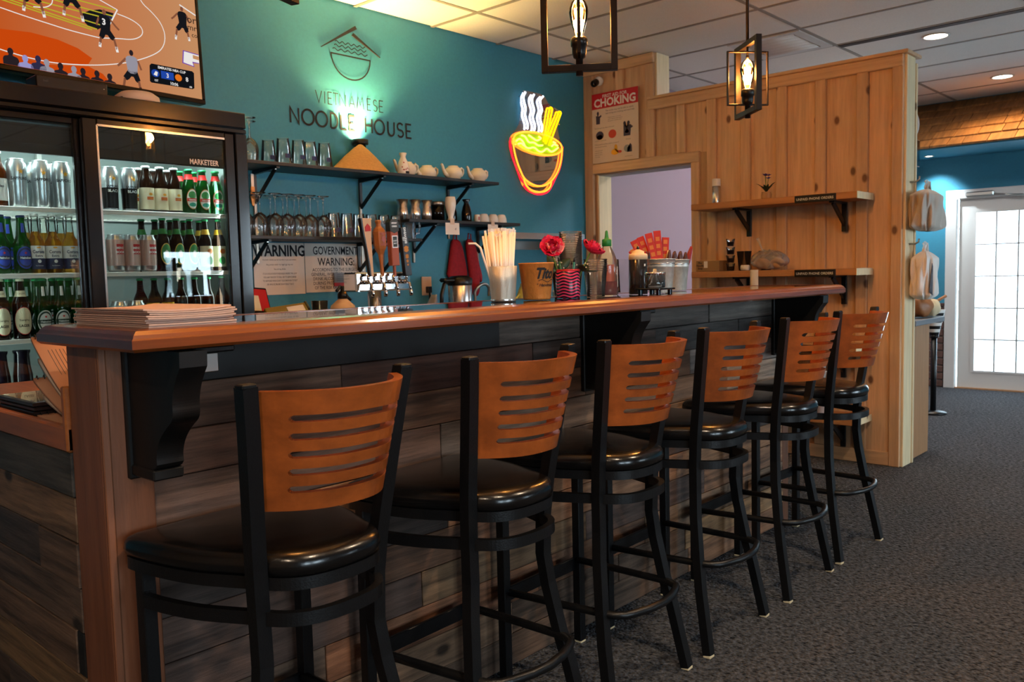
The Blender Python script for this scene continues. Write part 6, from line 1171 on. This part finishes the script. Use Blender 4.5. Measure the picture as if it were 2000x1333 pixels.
for rr, zc in ((.018, .145), (.013, .105), (.009, .08), (.006, .06)): b.add([(0, -.0146, zc)]+[(rr*math.cos(j*PI/6)*(1.1 if j % 2 else .7), -.0146, zc+rr*math.sin(j*PI/6)) for j in range(12)], [(0, 1+j, 1+(j+1) % 12) for j in range(12)])
tilt(b, 2.398, -.10).obj('flame_print', 'tap_gold', h4)
b = B()
vs, fs = text_geo('BREWING', .022, bold=.03, align='LEFT', xs=.9); b.add([(.010-v, -.0147, .175+u) for u, v in vs], fs); vs, fs = text_geo('CO', .014, bold=.03, align='LEFT'); b.add([(-.008-v, -.0147, .19+u) for u, v in vs], fs); tilt(b, 2.398, -.10).obj('lettering', 'cap_white', h4)
# growler, till, clipboard, thermos, outlet, cloth, faucet
mat('cream_plastic', 'c9ab88', 0.45)
t = thing('cream_jug', (1.995, 2.09, 0.95), 'squat cream jug with a black pump top below the warning signs', 'jug')
B().lathe([(0, .001), (.066, .001), (.070, .01), (.070, .09), (.060, .125), (.032, .150), (.022, .158), (.022, .166)], n=28).obj('body', 'cream_plastic', t, world=False); B().lathe([(.026, .160), (.026, .185), (.018, .195), (.010, .20), (.010, .225), (0, .226)], n=16).tube([(0, 0, .215), (-.02, -.01, .222), (-.05, -.02, .20)], .008, 8).tube([(.02, 0, .18), (.05, 0, .15)], .007, 8).obj('pump', 'black_plastic', t, world=False); B().lathe([(0, .0), (.006, .0), (.006, .004), (0, .004)], (0, -.022, .19), 8, M=Matrix.Rotation(PI/2, 3, 'X')).obj('button', 'tap_gold', t, world=False)
t = thing('till_screen', (1.60, 2.25, 0.95), 'dark till tablet with a red screen beside the fridge', 'till'); M = Matrix.Translation((1.58, 2.25, 1.11)) @ Matrix.Rotation(-.35, 4, 'X') @ Matrix.Rotation(.25, 4, 'Z')
B().box((-.10, -.008, -.06), (.10, .008, .075), .004, M=M).obj('case', 'black_plastic', t); B().box((-.09, -.0095, -.05), (.09, -.008, .065), M=M).obj('screen', 'red', t); B().box((-.09, -.0105, -.05), (.03, -.0095, .03), M=M).obj('receipt_window', 'label_cream', t); B().tube([(1.58, 2.27, .95), (1.58, 2.27, 1.08)], .015, 8).box((1.50, 2.2, .95), (1.66, 2.34, .962), .003).obj('stand', 'black_plastic', t)
mat('olive', '7a6620', 0.6)
t = thing('olive_box', (1.70, 2.10, 0.95), 'olive folder box with a white slip leaning behind the bar', 'box'); M = Matrix.Translation((1.70, 2.12, 1.025)) @ Matrix.Rotation(-.7, 4, 'X') @ Matrix.Rotation(-.15, 4, 'Z')
B().box((-.11, -.012, -.075), (.11, .012, .075), .003, M=M).obj('box', 'olive', t); B().box((0.0, -.0135, -.06), (.09, -.012, .06), M=M).obj('slip', 'paper', t); B().box((.105, -.014, -.08), (.118, .014, .08), .002, M=M).obj('black_edge', 'black_plastic', t); B().box((1.62, 2.12, .951), (1.78, 2.22, 1.0), .003).obj('stand', 'black_plastic', t)
t = thing('clear_cup', (1.86, 2.10, 0.95), 'clear plastic cup standing between the olive box and the cream jug', 'cup'); B().lathe([(0, .001), (.03, .001), (.042, .155), (.040, .155), (.028, .006), (0, .006)], n=20).obj('cup', 'cup_plastic', t, world=False)
t = thing('thermos_pot', (3.02, 2.28, 0.95), 'steel pump thermos pot with a black lid behind the bar', 'thermos')
B().lathe([(.072, 0), (.074, .01), (.074, .20), (.066, .215)], n=32).obj('body', 'steel', t, world=False); B().lathe([(.076, .205), (.078, .215), (.078, .245), (.05, .262), (0, .265)], n=32).box((-.15, -.03, .225), (.03, .03, .25), .01).tube([(-.085, 0, .235), (-.13, 0, .215), (-.155, 0, .15), (-.16, 0, .02)], .012, 8).obj('lid', 'black_plastic', t, world=False)
t = thing('wall_outlet', (2.95, 2.50, 1.10), 'beige wall outlet with a black plug beside the thermos pot', 'outlet'); B().box((2.905, 2.497, 1.095), (2.985, 2.507, 1.212), .003).obj('plate', 'paper_warm', t); B().box((2.93, 2.47, 1.11), (2.965, 2.497, 1.15), .004).tube([(2.945, 2.475, 1.12), (2.93, 2.46, 1.08), (2.91, 2.45, .955)], .006, 8).obj('plug', 'black_plastic', t)
t = thing('gray_cloth', (2.68, 2.2, 0.95), 'folded gray cloth standing up beside the thermos pot', 'cloth'); B().grid(lambda u, v: (2.60+.17*u*(.25+.75*(1-v))+.10*v, 2.20+.03*math.sin(u*9)*(1-v*.5)-.02*v, .951+.155*v), 14, 8, (0, .003, 0)).obj('fabric', 'gray_top', t)
t = thing('sink_faucet', (3.28, 2.40, 0.95), 'dark gooseneck faucet standing behind the steel tumbler', 'faucet'); B().tube([(3.27, 2.40, .95), (3.27, 2.40, 1.10)]+[(3.335-.065*math.cos(a), 2.40-.02*math.sin(a), 1.10+.055*math.sin(a)) for a in [k*PI/10 for k in range(1, 11)]]+[(3.40, 2.40, 1.075)], .010, 10).lathe([(.022, 0), (.022, .02), (.014, .03)], (3.27, 2.40, .95), 16).obj('spout', 'steel_dull', t); B().tube([(3.35, 2.42, .95), (3.35, 2.42, 1.02), (3.375, 2.40, 1.03)], .007, 8).obj('lever', 'black_plastic', t)
# small things glimpsed behind the bucket
t = thing('yellow_jug', (3.62, 2.28, 0.95), 'pale yellow jug glimpsed between the steel tumbler and copper bucket', 'jug'); mat('pale_yellow', 'c8c060', 0.4); B().lathe([(0, .001), (.05, .001), (.052, .12), (.035, .17), (.025, .19), (.028, .20)], n=20).obj('body', 'pale_yellow', t, world=False); B().tube([(-.05, 0, .13), (-.09, 0, .10), (-.05, 0, .04)], .008, 8).obj('handle', 'pale_yellow', t, world=False)
t = thing('white_tub', (4.02, 2.28, 0.95), 'white tub with a yellow label glimpsed behind the zebra tin', 'tub'); B().lathe([(0, .001), (.06, .001), (.068, .13), (.07, .13), (.07, .145), (0, .146)], n=24).obj('tub', 'white_gloss', t, world=False); B().lathe([(.0645, .03), (.0685, .10)], n=12, cap=False, a0=-PI*.8, a1=-PI*.3).obj('label', 'tap_gold', t, world=False)
# steel rail shelf with the cup dispenser
t = thing('steel_wall_shelf', (3.9, 2.4, 1.46), 'bright stainless steel shelf on the teal wall below the neon bowl', 'shelf'); B().box((3.48, 2.29, 1.478), (4.30, 2.50, 1.484)).box((3.48, 2.284, 1.448), (4.30, 2.292, 1.490), .002).obj('tray', 'steel', t); B().box((3.50, 2.496, 1.385), (4.285, 2.506, 1.445), .002).obj('backsplash', 'steel_dull', t)
for x in (3.55, 4.22): B().prism([(2.30, 1.478), (2.50, 1.478), (2.50, 1.36)], 'x', x-.003, x+.003).obj('gusset', 'steel_dull', t)
for k, x in enumerate((4.10, 4.155, 4.21)):
    o = thing('paper_cup', (x, 2.40, 1.40), ['white paper cup lying first in the nested row under the steel shelf', 'white paper cup lying in the middle of the nested row under the steel shelf', 'white paper cup lying last in the nested row under the steel shelf'][k], 'cup', 'nested white cups'); B().lathe([(0, 0), (.028, 0), (.042, .10), (.0435, .102), (.041, .103)], n=20, M=Matrix.Rotation(PI/2, 3, 'Y')).obj('cup', 'white_matte', o, world=False)
B().box((4.08, 2.358, 1.350), (4.27, 2.442, 1.358)).box((4.09, 2.395, 1.358), (4.096, 2.405, 1.478)).box((4.255, 2.395, 1.358), (4.261, 2.405, 1.478)).obj('cup_cradle', 'steel_dull', t)

# ---------------------------------------------------------------- pine wall: poster, camera, shelves
def LX(u, v, x=4.606): return None
t = thing('choking_poster', (4.605, 2.22, 2.02), 'first aid for choking poster with a red header on the pine partition', 'poster')
PY0, PY1, PZ0, PZ1 = 2.425, 2.010, 2.032, 2.545
B().box((4.600, PY1, PZ0), (4.603, PY0, PZ1)).obj('sheet', 'paper_warm', t); B().box((4.599, PY1, 2.432), (4.6005, PY0, PZ1)).obj('header', 'red', t)
px = lambda y, z: on_wall_x(4.5982, y, z)
b = B(); put_text(b, 'FIRST AID FOR', px(2.215, 2.508), .034, bold=.02); put_text(b, 'CHOKING', px(2.2175, 2.446), .082, bold=.035, xs=.98); b.obj('lettering', 'paper', t)
b = B()
for k, (tx, y, z, s) in enumerate((('The victim may not be able to speak', 2.30, 2.405, .017), ('Ask if they are choking and need help', 2.30, 2.385, .017), ('If they nod yes, act at once', 2.28, 2.355, .011), ('call for help and stand behind', 2.28, 2.342, .011), ('the person, wrap both arms', 2.28, 2.329, .011), ('Find the spot just above the navel', 2.40, 2.285, .013), ('make a fist   cover the fist', 2.40, 2.193, .010), ('If the person becomes unable to respond', 2.40, 2.165, .013), ('lower the person gently', 2.40, 2.148, .011), ('check the mouth', 2.40, 2.12, .010), ('open the airway', 2.40, 2.105, .010), ('give two breaths', 2.40, 2.09, .010), ('and repeat', 2.40, 2.075, .010), ('keep going', 2.12, 2.178, .010), ('until help comes', 2.13, 2.055, .010))): put_text(b, tx, px(y, z), s, align='LEFT')
b.obj('lettering', 'ink_gray', t)
def blob(y, z, parts):
    for pts, m in parts: B().add([(4.5984, y, z)]+[(4.5984, y-u, z+v) for u, v in pts], [(0, 1+i, 1+(i+1) % len(pts)) for i in range(len(pts))]).obj('figure', m, t)
ell = lambda rx, rz, cx=0, cz=0, n=12: [(cx+rx*math.cos(2*PI*k/n), cz+rz*math.sin(2*PI*k/n)) for k in range(n)]
mat('fig_navy', '3a3548', 0.7); mat('fig_red', 'b8402c', 0.7); mat('fig_yellow', 'd8a020', 0.7)
blob(2.37, 2.365, [([(-.016, -.045), (.018, -.045), (.020, 0), (.034, .010), (.028, .022), (.012, .012), (-.018, .018)], 'fig_navy'), (ell(.010, .013, 0, .035), 'fig_navy')]); blob(2.355, 2.235, [(ell(.036, .032), 'fig_navy'), (ell(.028, .018, -.002, -.012), 'fig_red')]); blob(2.240, 2.235, [(ell(.036, .032), 'fig_red')])
blob(2.11, 2.255, [([(-.03, -.05), (.03, -.05), (.034, 0), (.055, .01), (.03, .03), (.0, .02), (-.03, .03)], 'fig_navy'), (ell(.012, .015, -.020, .042), 'fig_navy'), (ell(.012, .015, .014, .042), 'fig_navy'), (ell(.020, .012, 0, -.02), 'fig_red')]); blob(2.22, 2.11, [(ell(.034, .022, 0, -.01), 'fig_yellow'), (ell(.014, .022, .01, .022), 'fig_yellow'), (ell(.018, .010, .045, -.012), 'fig_red')]); blob(2.11, 2.115, [(ell(.030, .026), 'gray_top'), ([(.0, -.028), (.042, -.028), (.040, .02), (.028, .034), (.018, .01)], 'fig_navy')])
t = thing('security_camera', (4.60, 2.37, 2.64), 'small black and white security camera high in the pine corner', 'camera'); B().lathe([(0, 0), (.034, 0), (.034, .02), (.02, .03), (0, .03)], (4.606, 2.355, 2.635), 20, M=Matrix.Rotation(-PI/2, 3, 'Y')).obj('base', 'white_gloss', t); B().lathe([(0, 0), (.020, 0), (.026, .012), (.026, .05), (.022, .058), (0, .06)], (4.585, 2.362, 2.632), 20, M=Matrix.Rotation(-PI/2-.5, 3, 'Y')).obj('head', 'black_gloss', t)
mat('shelf_pine', 'a8764a', 0.5); noise_on('shelf_pine', (26, 1.6, 26), .8, 1.15, .05, 5, ns=1.5)
mat('sign_black', '0e0e10', 0.4)
for k, zt in enumerate((1.645, 1.20, 0.745, 0.31)):
    t = thing('pine_shelf', (4.48, 0.9, zt), ['top pine wall shelf with a flower pot, on black brackets', 'second pine wall shelf from the top, holding cups and a bread bag', 'third pine wall shelf from the top, mostly behind the bar', 'lowest pine wall shelf near the floor'][k], 'shelf', 'pine shelves on the partition')
    B().box((4.352, 0.352, zt-.040), (4.610, 1.44, zt), .003).obj('board', 'shelf_pine', t, label=None); B().box((4.350, 0.350, zt-.0405), (4.61, 0.3525, zt+.0005)).obj('cut_end', 'pine_pale', t, label='pale sawn end of the shelf')
    for y in (1.15, 0.52):
        br = B().box((4.595, y-.016, zt-.22), (4.611, y+.016, zt-.04), .002).box((4.40, y-.016, zt-.052), (4.595, y+.016, zt-.040), .002).obj('bracket', 'black_metal', t)
        B().tube([(4.42, y, zt-.05), (4.598, y, zt-.175)], 0, sq=True, rx=.03, ry=.012, up=(0, 1, 0)).obj('brace', 'black_metal', br)
    if k < 3:
        sg = B().box((4.340, .472, zt-.046), (4.3505, .722, zt-.002), .002).obj('shelf_sign', 'sign_black', t); b = B(); put_text(b, 'UNPAID PHONE ORDERS', on_wall_x(4.3392, .597, zt-.032), .0205, bold=.015, xs=.98); b.obj('lettering', 'cap_white', sg)
t = thing('steel_flask', (4.45, 1.305, 1.645), 'slim steel flask with a frosted cap on the top pine shelf', 'flask'); B().lathe([(0, .001), (.026, .001), (.027, .006), (.027, .115), (0, .115)], n=24).obj('body', 'steel', t, world=False); B().lathe([(.026, .115), (.027, .118), (.027, .158), (.024, .163), (0, .163)], n=24).obj('cap', 'white_matte', t, world=False)
t = thing('flower_pot', (4.47, .965, 1.645), 'little potted artificial plant with violet flowers on the top pine shelf', 'plant'); mat('violet', '4a3a9a', 0.6); mat('pot_tan', 'a8835a', 0.6)
B().lathe([(0, .001), (.026, .001), (.030, .006), (.032, .03), (.028, .045), (.030, .05), (0, .048)], n=20).obj('pot', 'pot_tan', t, world=False); rnd = random.Random(2)
for k in range(14):
    a = rnd.uniform(0, 6.28); ln_ = rnd.uniform(.05, .10); dx = Vector((math.cos(a), math.sin(a), 0)); sd = Vector((-dx.y, dx.x, 0))
    B().grid(lambda u, v: Vector((0, 0, .045))+dx*(ln_*.7*u)+Vector((0, 0, ln_*u*(1.1-.5*u)))+sd*(.008*math.sin(PI*(u*.9+.05))*(v-.5)*2), 5, 2, (0, 0, .0006)).obj('leaf', 'leaf_dark', t, world=False)
for k in range(4):
    x, y, z = rnd.uniform(-.02, .02), rnd.uniform(-.02, .02), rnd.uniform(.12, .155); B().tube([(0, 0, .045), (x*.5, y*.5, .09), (x, y, z)], .0014, 5).obj('stem', 'stem_green', t, world=False)
    for q in range(5):
        a = q*1.257; d = Vector((math.cos(a), math.sin(a), .5)).normalized(); sd = d.cross(Vector((0, 0, 1))).normalized(); B().grid(lambda u, v: Vector((x, y, z))+d*(.020*u)+sd*(.008*math.sin(PI*(u*.85+.1))*(v-.5)*2), 3, 2, (0, 0, .0005)).obj('petal', 'violet', t, world=False)
mat('kraft', '8a6c44', 0.7); mat('dark_red_sauce', '3c0d10', 0.3)
t = thing('cardboard_box', (4.47, 1.345, 1.20), 'small printed cardboard box with a white tag on the second pine shelf', 'box'); B().box((4.40, 1.262, 1.2005), (4.54, 1.432, 1.272), .003).obj('box', 'kraft', t); B().box((4.398, 1.345, 1.225), (4.3995, 1.372, 1.268)).obj('tag', 'paper', t)
b = B()
for k, tx in enumerate(('Pho', 'Noodle', 'Soup')): put_text(b, tx, on_wall_x(4.3992, 1.40, 1.252-.018*k), .018, bold=.03)
b.obj('lettering', 'ink', t)
for k in range(4):
    z = 1.2005+k*.0535; t = thing('sauce_cup', (4.45, 1.205, z), 'clear lidded cup of dark sauce, '+['bottom', 'second', 'third', 'top'][k]+' of the stacked tower on the second pine shelf', 'cup', 'stacked sauce cups')
    B().lathe([(0, .001), (.022, .001), (.028, .044), (.030, .045), (.030, .049), (0, .051)], n=16).obj('cup', 'cup_plastic', t, world=False); B().lathe([(0, .003), (.021, .003), (.025, .030), (0, .030)], n=16).obj('sauce', 'dark_red_sauce' if k else 'black_gloss', t, world=False)
t = thing('takeout_cup', (4.44, 1.103, 1.2), 'wide clear plastic tub of ice beside the sauce cup tower', 'cup'); B().lathe([(0, .001), (.034, .001), (.046, .12), (.048, .121), (.048, .126), (.044, .126), (.032, .006), (0, .006)], n=20).obj('cup', 'cup_plastic', t, world=False)
t = thing('takeout_cup', (4.555, 1.01, 1.2), 'clear plastic tub of brown sauce half behind the bread bag', 'cup'); B().lathe([(0, .001), (.032, .001), (.044, .12), (.046, .126), (0, .127)], n=20).obj('cup', 'cup_plastic', t, world=False); mat('tea_brown', '6a2c18', 0.3); B().lathe([(0, .004), (.031, .004), (.041, .10), (0, .10)], n=20).obj('sauce', 'tea_brown', t, world=False)
thin('bag_film', 'f6f4f0', 1.45, 1.2, 0.22, 0.10)
t = thing('bread_bag', (4.45, .925, 1.2), 'clear plastic bag of bread rolls knotted at the top on the second pine shelf', 'bag'); mat('bread', 'b88c5c', 0.7)
def lump(c, r, seed, n=18, k=9, amp=.12):
    rnd = random.Random(seed); ph = [rnd.uniform(0, 6.28) for _ in range(6)]
    def fn(u, v):
        a = 2*PI*u; e = PI*(v-.5); w_ = 1+amp*(math.sin(3*a+ph[0])*math.sin(2*e+ph[1])+.6*math.sin(7*a+ph[2]+3*e)+.5*math.sin(5*e+ph[3]+2*a))
        return (c[0]+r[0]*w_*math.cos(e)*math.cos(a), c[1]+r[1]*w_*math.cos(e)*math.sin(a), max(c[2]-r[2]*.92, c[2]+r[2]*w_*math.sin(e)))
    return B().grid(fn, n, k)
lump((4.428, .925, 1.262), (.066, .118, .060), 5, 44, 22, .11).obj('film', 'bag_film', t); B().tube([(4.45, .97, 1.315), (4.45, .985, 1.335), (4.45, 1.00, 1.375), (4.45, 1.015, 1.405)], [.016, .005, .006, .011], 8).obj('twist', 'bag_film', t)
for y in (.87, .97): lump((4.428, y, 1.243), (.046, .045, .035), int(y*100), 18, 9, .03).obj('roll', 'bread', t)
t = thing('receipt_strip', (4.345, .99, 1.2), 'curled white receipt hanging over the front of the second pine shelf', 'receipt'); B().grid(lambda u, v: (4.349-.002-.03*max(0, v-.7), 1.015-.055*u, 1.205-.15*v), 2, 10, (-.0005, 0, 0)).obj('paper', 'paper', t); B().lathe([(0, 0), (.018, 0), (.018, .05), (0, .05)], (4.37, 1.085, 1.219), 16, M=Matrix.Rotation(PI/2, 3, 'X')).obj('curl', 'paper', t)
for k in range(7):
    o = thing('foam_cup', (4.47, .62, .31+k*.052), 'white foam takeout cup, '+['bottom', 'second', 'third', 'fourth', 'fifth', 'sixth', 'top'][k]+' of the stack seen behind the last stool', 'cup', 'white foam cups on the lowest shelf'); B().lathe([(0, .001), (.036, .001), (.044, .050), (.046, .050), (.046, .054), (0, .054)], n=20).obj('cup', 'white_matte', o, world=False)
# end of the partition: hooks with bags, the round speaker
mat('bag_white', 'e8e2dc', 0.75, spec=0.3); mat('bag_beige', 'c0b4a8', 0.75, spec=0.3)
for z in (1.70, 1.335): B().tube([(4.70, .175, z), (4.70, .14, z), (4.70, .12, z+.012), (4.70, .118, z+.03)], .005, 8).obj('coat_hook', 'steel_dull', wp)
def bagshape(t, c, w_, d_, h_, mt, seed):
    rnd = random.Random(seed); ph = [rnd.uniform(0, 6.28) for _ in range(4)]
    def fn(u, v):
        a = 2*PI*u; k = (.12+.88*min(1, (v/.16)**.7)) if v < .16 else 1.0
        k *= 1+(.12*math.sin(5*a+ph[0]+4*v)+.10*math.sin(9*a+ph[1]-3*v)+.06*math.sin(17*a+ph[2]+6*v))*min(1, .3+v*2); k *= 1.0 if v < .88 else 1-.55*((v-.88)/.12)**2
        sx = abs(math.cos(a))**.7*(1 if math.cos(a) > 0 else -1); sy = abs(math.sin(a))**.7*(1 if math.sin(a) > 0 else -1)
        return (c[0]+w_*k*sx, c[1]+d_*k*sy, c[2]-h_*v)
    B().grid(fn, 90, 26).obj('bag_body', mt, t); B().tube([(c[0]-.02, c[1], c[2]-.01), (c[0]-.012, c[1], c[2]+.03), (c[0]+.03, c[1]-.004, c[2]+.042), (c[0]+.045, c[1], c[2]-.005)], [.014, .006, .006, .010], 8).obj('knot', mt, t)
def ears(t, c, mt):
    for s in (-1, 1): B().grid(lambda u, v: (c[0]+s*(.008+.035*u*(.4+v)), c[1]+.006*math.sin(6*v)*u, c[2]-.01+.06*v*(1-.25*u)), 4, 5, (0, .0015, 0)).obj('knot_ear', mt, t)
t = thing('hanging_bag', (4.76, .12, 1.70), 'beige plastic carrier bag hanging from the upper hook on the partition end', 'bag'); bagshape(t, (4.80, .105, 1.66), .175, .062, .25, 'bag_beige', 3); ears(t, (4.79, .105, 1.665), 'bag_beige')
t = thing('hanging_bag', (4.75, .12, 1.33), 'white plastic carrier bag hanging from the lower hook on the partition end', 'bag'); bagshape(t, (4.77, .105, 1.295), .105, .058, .29, 'bag_white', 8); ears(t, (4.77, .105, 1.30), 'bag_white'); B().grid(lambda u, v: (4.72-.05*u*v, .044+.005*u, 1.20-.17*v+.02*u), 4, 6, (0, .002, 0)).obj('dark_print', 'ink_gray', t)
t = thing('round_speaker', (4.80, .21, 2.0), 'round white wall fixture with a chrome edge behind the partition end', 'speaker'); B().lathe([(0, 0), (.15, 0), (.15, .02), (.12, .045), (0, .055)], (4.801, .31, 2.05), 32, M=Matrix.Rotation(PI/2, 3, 'Y')).obj('shell', 'white_paint', t); B().box((4.81, .17, 1.80), (4.87, .20, 1.96), .004).obj('holder', 'chrome', t)
# cabinet behind the partition
t = thing('end_cabinet', (5.02, .55, 0), 'wood grain cabinet with a gray top behind the end of the partition', 'cabinet'); B().box((4.802, .20, .0), (5.20, 1.2, .835), .002).obj('carcass', 'oak_lam', t); B().box((5.20, .205, .09), (5.222, 1.19, .83), .003).obj('door', 'oak_lam', t); B().box((4.802, .16, .838), (5.39, 1.22, .872), .004).obj('countertop', 'gray_top', t); B().box((5.222, .25, .70), (5.235, .27, .80), .003).obj('handle', 'steel_dull', t)
t = thing('handbag', (5.18, .23, .872), 'brown handbag with a cream furry flap lying on the gray cabinet top', 'handbag'); mat('tan_leather', '9a6238', 0.5); mat('cream_fur', 'd8c4a0', 0.9)
lump((5.14, .235, .942), (.105, .066, .070), 3, 30, 14, .07).obj('body', 'tan_leather', t); lump((5.275, .215, .928), (.085, .058, .056), 9, 30, 14, .08).obj('flap', 'cream_fur', t); B().tube([(5.29, .20, .960), (5.36, .19, .978), (5.45, .175, 1.0)], .010, 8).obj('handle', 'tan_leather', t); B().tube([(5.07, .21, .99), (5.10, .21, 1.045), (5.15, .21, 1.035), (5.17, .21, .99)], .008, 8).obj('strap', 'tan_leather', t)
t = thing('striped_bin', (6.70, .60, 0), 'black and white striped basket on a black stand beyond the gray cabinet', 'basket')
for k in range(8): B().lathe([(.035+.0055*k, .64+.026*k), (.0400+.0055*k, .6655+.026*k)], n=24, cap=False).obj('band', 'white_matte' if k % 2 else 'black_plastic', t, world=False)
B().lathe([(.03, .62), (.035, .64), (0, .64)], n=20).tube([(0, 0, .62), (0, 0, .02)], .022, 10).lathe([(.10, 0), (.10, .015), (.03, .03)], n=24).obj('stand', 'black_metal', t, world=False)
